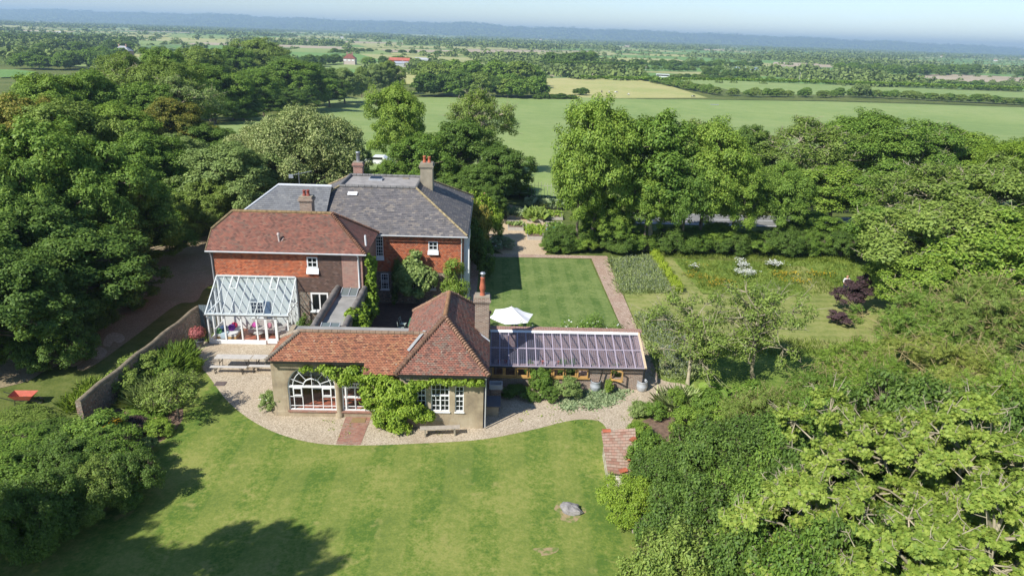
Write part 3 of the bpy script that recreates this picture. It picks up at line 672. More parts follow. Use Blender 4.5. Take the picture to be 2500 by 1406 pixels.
for i in range(4): ridgeline(MB(), (*cs[i], EZ+.06), (*ct[i], 8.26), .085, .5).build('hip_tiles', hpm, rf)
mb = MB()
for i in range(4): ridgeline(mb, (*ct[i], 8.25), (*ct[(i+1) % 4], 8.25), .13, .5)
mb.build('ridge_tiles', plain('dark_ridge_tile', (.16, .155, .15), .85, .25, 3), rf)
MB().poly([(*p, 8.17) for p in ct]).build('flat_roof', plain('grey_flat_roof', (.30, .28, .26), .9, .2, 2, 0, .2), rf)
mb = MB(); mb.box(-10.3, -9.2, 56.9, 57.7, 8.17, 8.33); o = mb.build('rooflight', M['lead'], rf); MB().poly([(-10.22, 56.95, 8.345), (-9.28, 56.95, 8.345), (-9.28, 57.65, 8.42), (-10.22, 57.65, 8.42)]).build('pane', M['pane'], o)
MB().box(-7.6, -7.1, 57.9, 58.15, 8.17, 8.27).build('roof_vent', M['stackr'], rf)
MB().poly([(-11.35, 53.5, 7.96), (-10.6, 53.5, 7.96), (-10.6, 53.15, 7.77), (-11.35, 53.15, 7.77)]).build('lead_patch', M['fabricwhite'], rf)
stack(H1, -5.95, -4.95, 56.4, 57.6, 5.8, 9.75, M['stackr'], [(-5.65, 57.0, .13, .55), (-5.25, 57.0, .13, .5)])
c3 = stack(H1, -12.3, -11.5, 60.6, 61.3, 6.4, 8.95, M['brickred'], [])
MB().lathe((-11.9, 60.95, 9.0), [(.16, 0), (.16, .75), (.2, .77), (.2, .85), (.02, .87)], 12).build('flue', M['zinc'], c3)
gutter(H1, (-8.5, 49.44, 5.6), (-1.72, 49.44, 5.6)); gutter(H1, (-1.7, 49.5, 5.6), (-1.7, 63.2, 5.6), 'black')
pipe(H1, [(-2.2, 49.5, 5.55), (-2.2, 49.8, 5.3), (-2.2, 49.82, .1)], 'white')
# white bay on the garden side
b = wallbox(H1, -2.045, -1.62, 50.2, 52.4, .1, 5.5, M['white'], 'bay_window'); MB().quad((-1.615, 50.4, 3.2), (-1.615, 52.2, 3.2), (-1.615, 52.2, 4.9), (-1.615, 50.4, 4.9)).build('pane', M['pane'], b)
def slopesill(o, x0, x1, zt, zb, Y):
    mb = MB(); a, b, c, d = (x0-.04, Y-.02, zt), (x1+.04, Y-.02, zt), (x1+.06, Y-.2, zb), (x0-.06, Y-.2, zb); e, f = (x1+.06, Y-.02, zb), (x0-.06, Y-.02, zb)
    mb.add([a, b, c, d, e, f], [[3, 2, 1, 0], [2, 4, 1], [3, 0, 5], [3, 5, 4, 2]]); mb.build('sill', M['white'], o)
o = window(H1, -4.72, -4.01, 4.42, 5.1, YF, 2, 2, False, meet=False, fw=.07, bw=.04); slopesill(o, -4.72, -4.01, 4.42, 4.1, YF)
o = window(H1, -8.695, -8.145, 3.85, 5.4, YF, 3, 6, False, fw=.05); slopesill(o, -8.65, -8.15, 3.85, 3.55, YF)
window(H1, -8.4, -7.82, 1.16, 2.44, YF+.03, 3, 5)
window(H1, -6.4, -4.2, 1.24, 2.36, YF+.03, 9, 4, fw=.08)
# paler slate range on the left
S2 = MB(); ridL, ridR = (-16.75, 53.5, 8.35), (-12.6, 53.5, 8.35); eL, eR = (-20.1, 49.8, 5.8), (-12.6, 49.8, 5.8); bL, bR = (-20.1, 57.2, 5.8), (-12.6, 57.2, 5.8)
courses(S2, eL, eR, ridR, ridL, .2, .014); courses(S2, bR, bL, ridL, ridR, .2, .014); courses(S2, bL, eL, ridL, ridL, .2, .014)
r2 = S2.build('roof', M['slate2'], H1); r2['label'] = 'lower hipped roof of paler grey slate'
mb = MB(); mb.tube([ridL, ridR], .11, 8); mb.tube([eL, ridL], .09, 8); mb.tube([bL, ridL], .09, 8); mb.build('lead_rolls', plain('pale_lead_roll', (.52, .54, .56), .45, .08), r2)
wallbox(H1, -19.8, -16.35, 50.1, 56.9, 0, 5.8, M['brickred'])
pipe(r2, [(-15.2, 50.3, 5.9), (-15.2, 50.3, 7.0)], 'white', .07)
settle(H1)
an = empty('tv_aerial', (-15.6, 55.2, 7.4), 0, 'thin television aerial on a mast above the pale slate roof', 'aerial')
MB().tube([(0, 0, 0), (0, 0, 1.7)], .022, 6).build('mast', M['zinc'], an)
mb = MB(); mb.bar((-.7, 0, 1.35), (1.0, .2, 1.72), .03)
for i in range(7): mb.bar((-.5+i*.22, -.25+.05*i, 1.40+i*.048), (-.5+i*.22, .3+.02*i, 1.40+i*.048), .015)
mb.box(-.8, -.45, -.05, .02, 1.15, 1.45); mb.build('aerial_head', M['zinc'], an)

# ------------------------------------------------------------------ red tiled wing in front of it
W = empty('tile_hung_wing', (-13.7, 47, 0), 0, 'two storey wing with mossy red clay tile roof, rising above the conservatory', 'house')
Y0 = 44.4; ZE = 5.8
mb = MB(); holed(mb, [(-18.7, 3.97), (-13.2, 3.97), (-11.7, 3.97), (-11.7, ZE), (-18.7, ZE)], [ring(-12.08, 4.68, .72, .76, False)], lambda u, v: (u, Y0, v), lambda u, v: (u, Y0+.2, v))
o = mb.build('wall', M['hungtile'], W); o['label'] = 'orange-red tile-hung upper wall'
mb = MB(); courses(mb, (-13.2, Y0-.02, 2.95), (-10.12, Y0-.02, 2.95), (-10.12, Y0-.02, 3.97), (-13.2, Y0-.02, 3.97), .1, .02); courses(mb, (-11.68, Y0-.02, 3.97), (-10.12, Y0-.02, 3.97), (-10.12, Y0-.02, ZE-.01), (-11.68, Y0-.02, ZE-.01), .1, .02)
o = mb.build('wall', M['browntileW'], W); o['label'] = 'dark brown tile-hung patch of wall'
o = wallbox(W, -10.1, -8.7, Y0-.05, Y0+.2, 0, ZE-.01, M['brickred']); o['label'] = 'narrow bay of red brick wall'
mb = MB(); holed(mb, [(-13.2, 0), (-10.13, 0), (-10.13, 2.93), (-13.2, 2.93)], [ring(-11.75, 1.5, 1.2, 1.35, False)], lambda u, v: (u, Y0+.02, v), lambda u, v: (u, Y0+.27, v)); o = mb.build('wall', M['flint'], W); o['label'] = 'flint wall beside the conservatory'
mb = MB(); holed(mb, [(-18.7, 0), (-13.23, 0), (-13.23, 3.94), (-18.7, 3.94)], [ring(-16.1, .95, .9, 1.15, False)], lambda u, v: (u, Y0-.01, v), lambda u, v: (u, Y0+.2, v)); o = mb.build('wall', M['cream'], W); o['label'] = 'pale painted wall inside the conservatory'
wallbox(W, -9.0, -8.68, Y0+.22, 50, 0, ZE, M['brickred']); wallbox(W, -18.72, -18.45, Y0+.25, 49.4, 0, ZE, M['hungtile']); wallbox(W, -18.4, -9.05, Y0+1.2, Y0+1.3, 0, ZE, M['darkroom'], 'inner_wall')
mb = MB(); RZ = 7.9; yr = 46.75
hx = -17.95; gl_ = -19.05; vz = 6.9; vy = Y0-.32+(vz-ZE)/(RZ-ZE)*(yr-Y0+.32)
A = (gl_, Y0-.32, ZE); B = (-8.4, Y0-.32, ZE); C = (-11.15, yr, RZ); D = (hx, yr, RZ); E_ = (gl_, vy, vz)
courses(mb, A, B, (-8.4-(vz-ZE)/(RZ-ZE)*2.75, vy, vz), E_, .1, .024); courses(mb, E_, (-8.4-(vz-ZE)/(RZ-ZE)*2.75, vy, vz), C, D, .1, .024)
yb = 2*yr-(Y0-.32); vyb = 2*yr-vy; Bb = (-8.4, yb, ZE); Eb = (gl_, vyb, vz)
courses(mb, B, Bb, C, C, .1, .024); courses(mb, Bb, (gl_, yb, ZE), Eb, (-8.4-(vz-ZE)/(RZ-ZE)*2.75, vyb, vz), .1, .024); courses(mb, (-8.4-(vz-ZE)/(RZ-ZE)*2.75, vyb, vz), Eb, D, C, .1, .024)
courses(mb, Eb, E_, D, D, .1, .024)
rf = mb.build('roof', M['redtile'], W)
mb = MB(); ridgeline(mb, D, C, .12, .33); mb.build('ridge_tiles', plain('mossy_ridge_tile', (.22, .15, .07), .9, .35, 4), rf)
hpm = plain('brown_bonnet_tile', (.20, .10, .06), .85, .35, 4)
for q_ in (B, Bb): hipline(MB(), q_, C, .10, .165, flare=1.5).build('hip_tiles', hpm, rf)
mb = MB(); ridgeline(mb, E_, D, .11, .33); ridgeline(mb, Eb, D, .11, .33); ridgeline(mb, A, E_, .05, .6); mb.build('hip_tiles', plain('mossy_hip_tile', (.19, .14, .07), .9, .35, 4), rf)
mb = MB(); mb.poly([(gl_+.1, Y0-.3, ZE-.03), (gl_+.1, vy, vz-.05), (gl_+.1, vyb, vz-.05), (gl_+.1, yb, ZE-.03)]); mb.box(gl_+.15, gl_+.4, Y0, yb-.4, ZE-.2, ZE+.2); mb.build('gable', M['hungtile'], W)
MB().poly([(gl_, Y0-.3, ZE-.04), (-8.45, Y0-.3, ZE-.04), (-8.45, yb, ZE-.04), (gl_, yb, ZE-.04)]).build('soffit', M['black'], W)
gutter(W, (gl_, Y0-.38, ZE-.03), (-8.35, Y0-.38, ZE-.03))
pipe(W, [(-18.78, Y0-.35, ZE-.1), (-18.8, Y0-.06, ZE-.5), (-18.8, Y0-.06, 0.1)]); pipe(W, [(-8.95, Y0-.35, ZE-.1), (-8.95, Y0-.1, ZE-.3), (-8.95, Y0-.1, 3.3)], 'white', .06)
# flues through the roof
mb = MB(); q = PY(683, 598, Y0+.42); mb.tube([(q.x, q.y, q.z-.1), (q.x-.04, q.y, q.z+.75)], .07, 8); mb.lathe((q.x-.04, q.y, q.z+.7), [(.1, 0), (.1, .12), (.02, .16)], 10); mb.tube([(q.x+.05, q.y, q.z+.1), (q.x+.3, q.y-.02, q.z+.5)], .03, 6); mb.build('flue', plain('pale_flue', (.5, .42, .38), .7, .15), rf)
MB().poly([(q.x-.3, q.y-.32, q.z-.23), (q.x+.25, q.y-.32, q.z-.23), (q.x+.2, q.y+.05, q.z+.09), (q.x-.2, q.y+.05, q.z+.09)]).build('lead_slate', M['fabricwhite'], rf)
q = PY(893, 590, 45.5); pipe(rf, [(q.x, 45.5, q.z-.3), (q.x-.03, 45.5, q.z+.45)], 'white', .07)
stack(W, -13.75, -12.9, 48.3, 49.1, 5.8, 8.6, M['brickbrown'], [(-13.47, 48.7, .12, .42), (-13.2, 48.7, .12, .44)], 'redpot')
o = window(W, -12.44, -11.72, 4.68, 5.44, Y0, 2, 2, False, meet=False, bw=.045, fw=.08); slopesill(o, -12.44, -11.72, 4.68, 4.28, Y0)
window(W, -12.35, -11.15, 1.5, 2.85, Y0+.02, 2, 1, fw=.1, meet=False, bw=.09)
window(W, -16.55, -15.65, .95, 2.1, Y0, 4, 4, meet=False)
settle(W)

# ------------------------------------------------------------------ lean-to conservatory
C0 = empty('conservatory', (-15.95, 43.1, 0), 0, 'white framed lean-to conservatory with sloping glass roof, below the tile-hung wall', 'conservatory')
xl, xr, yf, yk, ze, zt = -18.6, -13.28, 41.95, 44.36, 2.15, 3.92
MB().box(xl, xr, yf, yk, .02, .07).build('floor', M['terracotta'], C0)
mb = MB(); px_ = [-18.6, -17.52, -16.42, -15.42, -14.86, -14.12, -13.36]
for i, x in enumerate(px_): mb.box(x, x+.09, yf-.04, yf+.06, .3, ze)
mb.box(xl, xr, yf-.05, yf+.07, ze-.02, ze+.06); mb.box(xl, -14.86, yf-.045, yf+.055, .02, .30); mb.box(-14.03, xr, yf-.045, yf+.055, .02, .30)
for x in (xl, xr-.07):
    mb.box(x, x+.07, yf+.12, yk, .02, .3); mb.box(x, x+.07, yf+.1, yk, ze-.01, ze+.06)
    for y in (yf+.85, yf+1.6, yk-.1): mb.box(x+.002, x+.068, y, y+.08, .3, ze+(y-yf)/(yk-yf)*(zt-ze))
mb.build('frame', M['white'], C0)
mb = MB()
for x in px_[:-1]:
    pass
mb.quad((xl+.05, yf, .3), (-14.86, yf, .3), (-14.86, yf, ze), (xl+.05, yf, ze)); mb.quad((-14.03, yf, .3), (xr, yf, .3), (xr, yf, ze), (-14.03, yf, ze))
for x in (xl+.035, xr-.035): mb.poly([(x, yf+.06, .3), (x, yk, .3), (x, yk, zt-.02), (x, yf+.06, ze)])
mb.build('side_glazing', M['glass'], C0)
mb = MB(); mb.box(-14.77, -14.69, yf-.035, yf+.045, .08, ze-.03); mb.box(-14.2, -14.12, yf-.035, yf+.045, .08, ze-.03); mb.box(-14.69, -14.2, yf-.035, yf+.045, .08, .42); mb.box(-14.69, -14.2, yf-.035, yf+.045, ze-.14, ze-.03)
d = mb.build('door', M['white'], C0); MB().quad((-14.69, yf, .42), (-14.2, yf, .42), (-14.2, yf, ze-.14), (-14.69, yf, ze-.14)).build('pane', M['glass'], d); MB().bar((-14.25, yf-.07, 1.05), (-14.25, yf-.07, 1.2), .03).build('door_handle', M['zinc'], d)
mb = MB(); n = 10; xs_ = [xl-.02+i*(xr-xl+.04)/n for i in range(n+1)]
for i, x in enumerate(xs_): mb.bar((x, yf-.12, ze+.04), (x, yk, zt+.03), .035 if 0 < i < n else .06, .05)
mb.bar((xl-.06, yf-.13, ze+.03), (xr+.06, yf-.13, ze+.03), .07, .07); mb.bar((xl, yk-.03, zt+.06), (xr, yk-.03, zt+.06), .08, .1)
for k in (2, 7):
    a, b = xs_[k], xs_[k+1]; f = lambda t: (yf-.12+(yk-yf+.12)*t, ze+.08+(zt-ze)*t)
    y1, z1 = f(.66); y2, z2 = f(.98); mb.bar((a, y1, z1), (b, y1, z1), .1, .05); mb.bar((a+.05, y1, z1), (a+.05, y2, z2), .07, .06); mb.bar((b-.05, y1, z1), (b-.05, y2, z2), .07, .06); mb.bar((a, y2, z2), (b, y2, z2), .07, .05)
rf = mb.build('roof_bars', plain('pale_grey_glazing_bar', (.62, .66, .65), .4, .05), C0)
MB().quad((xl, yf-.12, ze+.02), (xr, yf-.12, ze+.02), (xr, yk, zt+.01), (xl, yk, zt+.01)).build('roof_glass', M['consglass'], rf)
gutter(C0, (xl-.1, yf-.2, ze-.03), (xr+.1, yf-.2, ze-.03), 'black', .035); pipe(C0, [(xl-.07, yf-.2, ze-.05), (xl-.07, yf-.07, ze-.3), (xl-.07, yf-.07, .1)], 'black')
settle(C0)

# ------------------------------------------------------------------ flat roofed passage
T = empty('covered_passage', (-9.5, 41, 0), 0, 'flat roofed grey passage between two rounded parapets, joining the red wing to the garden room', 'passage')
for x0, x1 in ((-10.62, -10.27), (-8.78, -8.43)): wallbox(T, x0, x1, 37.45, 44.32, 0, 3.3, M['brickred'] if x0 < -9 else M['stackr'])
mb = MB()
for x in (-10.445, -8.605):
    pts = [(x+.012*math.sin(i*2.1), 37.45+i*.4295, 3.3+.012*math.sin(i*3.3)) for i in range(17)]; mb.tube(pts, [.205+.012*math.sin(i*5) for i in range(17)], 12)
mb.build('coping', M['coping'], T)
MB().box(-10.27, -8.78, 37.45, 44.32, 2.9, 3.02).build('flat_roof', M['conc'], T)
for ya, yb_, za, zb in ((43.35, 44.3, 3.08, 3.3), (37.5, 38.3, 3.08, 3.28)):
    mb = MB(); mb.poly([(-10.1, ya, za), (-9.0, ya, za), (-9.0, yb_, zb), (-10.1, yb_, zb)]); o = mb.build('rooflight', M['rooflight'], T)
    mb = MB()
    for x in (-10.1, -9.55, -9.0): mb.bar((x, ya-.02, za+.02), (x, yb_, zb+.02), .045, .045)
    mb.bar((-10.12, ya, za), (-8.98, ya, za), .05, .05); mb.box(-10.1, -9.0, ya+.02, yb_, 3.03, 3.06); mb.build('frame', M['lead'], o)
settle(T)

# ------------------------------------------------------------------ cream rendered garden room
GR = empty('garden_room', (-5.8, 34.5, 0), 0, 'single storey tan rendered garden room with arched windows and orange tiled hipped roofs, in front of everything', 'garden room')
f = lambda u, v: (u, 33.0, v); gg = lambda u, v: (u, 33.28, v)
mb = MB(); holed(mb, [(-11.6, 0), (-4.6, 0), (-4.6, 3.12), (-6.5, 3.12), (-6.5, 3.5), (-11.6, 3.5)], [ring(-9.51, .33, 2.58, 2.72), ring(-6.65, .33, 2.5, 2.70)], f, gg)
fr_ = lambda u, v: (u, 32.0, v); gr_ = lambda u, v: (u, 32.25, v)
holed(mb, [(-4.6, 0), (-.2, 0), (-.2, 3.3), (-4.6, 3.3)], [ring(-3.475, 1.0, .46, 1.52, False), [(-2.97, 1.0), (-2.0, 1.0), (-2.0, 2.62)]+[(-2.485+.2*math.cos(math.pi*i/8), 2.62+.2*math.sin(math.pi*i/8)) for i in range(9)]+[(-2.97, 2.62)], ring(-1.47, 1.0, .46, 1.52, False)], fr_, gr_)
mb.box(-4.6, -4.35, 32.252, 33.0, 0, 3.3); mb.box(-11.6, -11.35, 33.282, 37.4, 0, 3.5)
mb.box(-11.66, -4.6, 32.93, 32.998, 0, .3) ; mb.box(-.55, -.203, 31.975, 31.998, 0, 3.2)
mb.build('wall', M['render'], GR)
o = MB().box(-.45, -.2, 32.252, 40.0, 0, 3.32).box(-4.6, -4.35, 35.9, 40, 0, 3.3).box(-4.35, -.45, 39.75, 40, 0, 3.3).box(-11.35, -4.6, 37.15, 37.4, 0, 3.3).build('wall', M['brickbrown'], GR); o['label'] = 'brown brick side and rear walls'
MB().box(-10.85, -8.2, 32.86, 33.02, .3, .36).box(-7.95, -5.4, 32.86, 33.02, .3, .36).build('sill', M['brickpath'], GR)
o = MB().lathe((-8.08, 32.99, 0), [(.22, 0), (.22, .25), (.15, .3), (.15, 1.7), (.17, 1.78), (.19, 1.9), (.17, 2.0), (.13, 2.4)], 16).build('pier', M['render'], GR); o['label'] = 'rounded pier between the two arches'
MB().box(-11.3, -4.65, 33.3, 37.1, .28, .32).build('floor', M['terracotta'], GR)
MB().box(-11.34, -4.6, 37.0, 37.12, .3, 3.3).box(-11.34, -11.25, 33.3, 37, .3, 3.3).box(-4.62, -4.5, 33.3, 37, .3, 3.3).build('inner_wall', M['cream'], GR)
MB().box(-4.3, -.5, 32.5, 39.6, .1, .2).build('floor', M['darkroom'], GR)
def archwin(cx, w, z0, h, door=False):
    r = w/2; zs = z0+h-r; Y = 33.1; mb = MB()
    pts = [(cx+(r-.03)*math.cos(math.pi*i/20), Y, zs+(r-.03)*math.sin(math.pi*i/20)) for i in range(21)]
    for a, b in zip(pts, pts[1:]): mb.bar(a, b, .06, .07, up=(0, 1, 0))
    for rr, wd in ((r*.80, .03), (r*.37, .07)):
        pts = [(cx+rr*math.cos(math.pi*i/18), Y, zs+rr*math.sin(math.pi*i/18)) for i in range(19)]
        for a, b in zip(pts, pts[1:]): mb.bar(a, b, .05 if wd > .05 else .035, wd, up=(0, 1, 0))
    for a in (22, 52, 90, 128, 158): c, s = math.cos(R(a)), math.sin(R(a)); mb.bar((cx+c*r*.37, Y, zs+s*r*.37), (cx+c*r*.97, Y, zs+s*r*.97), .03, .03)
    mb.bar((cx, Y, zs), (cx, Y, zs+r*.37), .03, .03)
    mb.box(cx-r, cx+r, Y-.05, Y+.04, zs-.05, zs+.06); mb.box(cx-r, cx+r, Y-.04, Y+.035, z0, z0+.07); mb.box(cx-r, cx-r+.06, Y-.041, Y+.036, z0+.07, zs-.05); mb.box(cx+r-.06, cx+r, Y-.041, Y+.036, z0+.07, zs-.05)
    for k, x in enumerate((-.78, -.42, 0, .42, .78)):
        x = cx+x*r; mb.bar((x, Y-.001*k, z0+.07), (x, Y-.001*k, zs-.05), .035, .035)
    mb.box(cx-r+.06, cx+r-.06, Y-.018, Y+.014, z0+.24, z0+.27)
    if not door:
        for a in (-1, 1):
            x0, x1 = sorted((cx+a*.42*r, cx+a*.80*r)); mb.box(cx-r+.06 if a < 0 else x0, x1 if a < 0 else cx+r-.06, Y-.02, Y+.015, z0+.80, z0+.83)
            frame_rect(mb, x0, x1, z0+.88, zs-.06, Y-.03, 1, 1, .055)
    else:
        x0, x1 = cx-.42*r-.12, cx+.42*r-.1; frame_rect(mb, x0-.45, x1-.45, z0+.02, zs+.28, Y-.05, 2, 1, .08); mb.box(cx-r+.06, cx+r-.06, Y-.06, Y+.015, z0+.80, z0+.9)
    o = mb.build('arched_door' if door else 'arched_window', M['white'], GR)
    gp = [(cx-r+.03, z0+.03), (cx+r-.03, z0+.03)]+[(cx+(r-.03)*math.cos(math.pi*i/16), zs+(r-.03)*math.sin(math.pi*i/16)) for i in range(17)]
    MB().poly([(x, Y+.02, z) for x, z in gp]).build('pane', M['glass'], o)
archwin(-9.51, 2.58, .33, 2.72); archwin(-6.65, 2.5, .33, 2.70, True)
for cx, w_, nn in ((-3.475, .46, 2), (-2.485, .97, 4), (-1.47, .46, 2)):
    mb = MB(); x0, x1 = cx-w_/2, cx+w_/2; frame_rect(mb, x0, x1, 1.0, 2.52 if nn == 2 else 2.62, 32.08, nn, 5, .05, .028)
    mb.box(x0, x1, 32.03, 32.10, 1.9, 1.97)
    if nn == 4:
        mb.box(cx-.035, cx+.035, 32.035, 32.1, 1.04, 1.9); pts = [(cx+.19*math.cos(math.pi*i/10), 32.08, 2.6+.19*math.sin(math.pi*i/10)) for i in range(11)]
        for a, b in zip(pts, pts[1:]): mb.bar(a, b, .035, .05, up=(0, 1, 0))
    o = mb.build('window', M['white'], GR); MB().box(x0-.04, x1+.04, 31.93, 32.03, .95, .998).build('sill', M['white'], o)
    MB().quad((x0, 32.12, 1.0), (x1, 32.12, 1.0), (x1, 32.12, 2.8 if nn == 4 else 2.52), (x0, 32.12, 2.8 if nn == 4 else 2.52)).build('pane', M['pane'], o)
# roofs
mb = MB(); e0, zr, yr = 3.5, 4.6, 34.1; sl = (zr-e0)/(yr-32.6)
courses(mb, (-11.7, 32.6, e0), (-4.2, 32.6, e0), (-3.3, yr, zr), (-10.2, yr, zr), .1, .024); courses(mb, (-6.52, 32.05, e0-sl*.55), (-4.7, 32.05, e0-sl*.55), (-4.2, 32.6, e0), (-6.52, 32.6, e0), .1, .024)
courses(mb, (-11.7, 35.6, e0), (-11.7, 32.6, e0), (-10.2, yr, zr), (-10.2, yr, zr), .1, .024); courses(mb, (-3.3, 35.6, e0), (-11.7, 35.6, e0), (-10.2, yr, zr), (-3.3, yr, zr), .1, .024)
rf = mb.build('roof', M['orangetile'], GR); rf['label'] = 'low orange tiled roof of the left range'
mb = MB(); ridgeline(mb, (-10.2, yr, zr), (-3.4, yr, zr), .12, .33); mb.build('ridge_tiles', plain('brown_ridge_tile', (.22, .15, .10), .9, .3, 4), rf)
hpm = plain('lichen_grey_bonnet_tile', (.30, .25, .19), .9, .35, 5)
for yy in (32.6, 35.6): hipline(MB(), (-11.7, yy, e0), (-10.2, yr, zr), .09, .13, flare=1.5).build('hip_tiles', hpm, rf)
MB().box(-11.55, -4.65, 35.55, 37.42, 3.3, 3.42).build('flat_roof', M['conc'], GR)
mb = MB(); ez = 3.33; rz_ = 5.6; w0, w1, ya, yz = -4.8, .06, 31.68, 40.3; xm = (w0+w1)/2; d = 2.42
courses(mb, (w0, ya, ez), (w1, ya, ez), (xm, ya+d, rz_), (xm, ya+d, rz_), .1, .024); courses(mb, (w1, ya, ez), (w1, yz, ez), (xm, yz-d, rz_), (xm, ya+d, rz_), .1, .024)
courses(mb, (w0, yz, ez), (w0, ya, ez), (xm, ya+d, rz_), (xm, yz-d, rz_), .1, .024); courses(mb, (w1, yz, ez), (w0, yz, ez), (xm, yz-d, rz_), (xm, yz-d, rz_), .1, .024)
rf = mb.build('roof', M['browntile'], GR); rf['label'] = 'steep hipped roof of brown lichened tiles'
mb = MB(); ridgeline(mb, (xm, ya+d, rz_), (xm, yz-d, rz_), .13, .4); mb.build('ridge_tiles', plain('orange_brown_ridge_tile', (.28, .15, .07), .9, .35, 4), rf)
mb = MB()
hpm = plain('weathered_bonnet_tile', (.24, .14, .09), .85, .4, 5)
for a in ((w0, ya), (w1, ya)): hipline(MB(), (*a, ez), (xm, ya+d, rz_), .10, .15, flare=1.55).build('hip_tiles', hpm, rf)
for a in ((w0, yz), (w1, yz)): hipline(MB(), (*a, ez), (xm, yz-d, rz_), .1, .2).build('hip_tiles', hpm, rf)
mb = MB(); mb.poly([(-4.35, 33.2, 4.03), (-4.22, 33.1, 3.99), (-3.42, 34.12, 4.75), (-3.56, 34.2, 4.75)]); mb.build('lead_valley', plain('bright_lead_valley', (.30, .31, .31), .7, .15), rf)
MB().poly([(w0+.05, ya+.05, ez-.03), (w1-.05, ya+.05, ez-.03), (w1-.05, yz, ez-.03), (w0+.05, yz, ez-.03)]).build('soffit', M['black'], GR)
MB().box(-4.7, 0, ya-.07, ya-.02, ez-.1, ez-.02).box(-11.7, -6.5, 32.53, 32.58, e0-.1, e0-.02).build('gutter', M['black'], GR)
ch = stack(GR, -.80, 0.0, 36.0, 36.75, 2.0, 6.0, M['brickbrown'], [])
MB().lathe((-.4, 36.35, 6.05), [(.16, 0), (.14, .1), (.115, .2), (.17, .38), (.18, .45), (.15, .6), (.115, 1.0), (.15, 1.05), (.12, 1.1)], 14).build('chimney_pot', M['pot'], ch)
MB().lathe((-.4, 36.35, 7.1), [(.09, 0), (.09, .2), (.14, .2), (.17, .25), (.1, .32), (.02, .34)], 12).build('cowl', M['zinc'], ch)
MB().poly([(-1.05, 35.95, 4.30), (-.78, 35.95, 4.10), (.08, 35.95, 3.42), (.08, 35.75, 3.40), (-.9, 35.75, 4.18)]).build('lead_flashing', M['fabricwhite'], ch)
pipe(GR, [(-.08, 31.9, 3.25), (-.08, 31.95, .1)], 'gutter', .035)
settle(GR)

# ------------------------------------------------------------------ lean-to greenhouse
GH = empty('greenhouse', (4.8, 37.8, 0), 0, 'long brick lean-to greenhouse with a bluish corrugated clear roof and oak window frames', 'greenhouse')
gx0, gx1, gy0, gy1, gz0, gz1 = .1, 9.42, 36.6, 39.1, 1.6, 2.66
mb = MB(); holed(mb, [(gx0, 0), (9.35, 0), (9.35, 1.52), (gx0, 1.52)], [[(.25, .78), (6.05, .78), (6.05, 1.44), (.25, 1.44)], ring(7.75, .72, .66, .68, False)], lambda u, v: (u, gy0, v), lambda u, v: (u, gy0+.22, v))
mb.box(gx0, 9.6, gy1, gy1+.33, 0, 2.72); mb.add([(9.13, gy0+.23, 0), (9.35, gy0+.23, 0), (9.35, gy1, 0), (9.13, gy1, 0), (9.13, gy0+.23, 1.5), (9.35, gy0+.23, 1.5), (9.35, gy1, 2.55), (9.13, gy1, 2.55)], [[4, 5, 6, 7], [1, 2, 6, 5], [3, 0, 4, 7], [0, 1, 5, 4]])
mb.build('wall', M['brickbrown'], GH)
mb = MB()
for i in range(60): x = gx0+i*.159; mb.box(x, x+.145, gy1-.03, gy1+.36, 2.722+.004*math.sin(i*2.3), 2.80+.004*math.sin(i*7.1))
mb.build('coping', M['brickred'], GH)
MB().box(gx0, 9.1, gy0+.25, gy1, .01, .03).build('floor', GM['pathgravel'], GH)
sy = lambda t: (gy0-.28+(gy1-gy0+.26)*t, gz0+(gz1-gz0)*t)
mb = MB(); nb = 17
for i in range(nb+1): x = gx0+.06+i*(gx1-gx0-.12)/nb; mb.bar((x, *(sy(0)[0]+.04, sy(0)[1]-.04)), (x, sy(1)[0], sy(1)[1]-.04), .045, .07)
for t in (.02, .52): y, z = sy(t); mb.bar((gx0, y, z-.05), (gx1, y, z-.05), .06, .05)
rf = mb.build('rafters', plain('pale_rafter', (.62, .55, .5), .6, .08), GH)
MB().quad((gx0, *sy(0)), (gx1, *sy(0)), (gx1, *sy(1)), (gx0, *sy(1))).build('roof_sheet', M['ghglass'], rf)
y, z = sy(.94); MB().add([(gx0, y, z+.02), (gx1, y, z+.02), (gx1, gy1, gz1+.07), (gx0, gy1, gz1+.07)], [[0, 1, 2, 3]]).build('flashing', M['white'], rf)
mb = MB(); mb.bar((gx1, sy(0)[0]-.02, sy(0)[1]), (gx1, sy(1)[0], sy(1)[1]), .12, .1); mb.build('bargeboard', plain('pale_pine_bargeboard', (.6, .47, .3), .7, .1), GH)
gutter(GH, (gx0, gy0-.33, gz0-.05), (gx1, gy0-.33, gz0-.05), 'black', .045)
pipe(GH, [(6.85, gy0-.3, 1.5), (6.7, gy0-.28, .55)], 'black', .04); pipe(GH, [(9.35, gy0-.3, 1.5), (9.38, gy0-.22, .55)], 'black', .04)
for i in range(8):
    x = .27+i*.725; mb = MB(); yy = gy0-.02
    frame_rect(mb, x, x+.70, .80, 1.43, yy, 1, 1, .075); o = mb.build('window', M['oak'], GH)
    if i in (2, 5, 7): mb = MB(); frame_rect(mb, x+.03, x+.67, .78, 1.38, yy-.09, 1, 1, .06); mb.build('casement', M['oak'], o)
    MB().quad((x+.07, yy+.01, .87), (x+.63, yy+.01, .87), (x+.63, yy+.01, 1.36), (x+.07, yy+.01, 1.36)).build('pane', M['glass'], o)
MB().box(.2, 6.15, gy0-.14, gy0-.005, .72, .775).build('sill', M['oak'], GH)
o = MB().box(7.4, 8.1, gy0-.14, gy0-.005, .66, .71).build('sill', M['oak'], GH)
mb = MB(); c, s = math.cos(R(33)), math.sin(R(33))
def tl(x, d, z): return (7.42+x*c, gy0-.03-x*s+d, z)
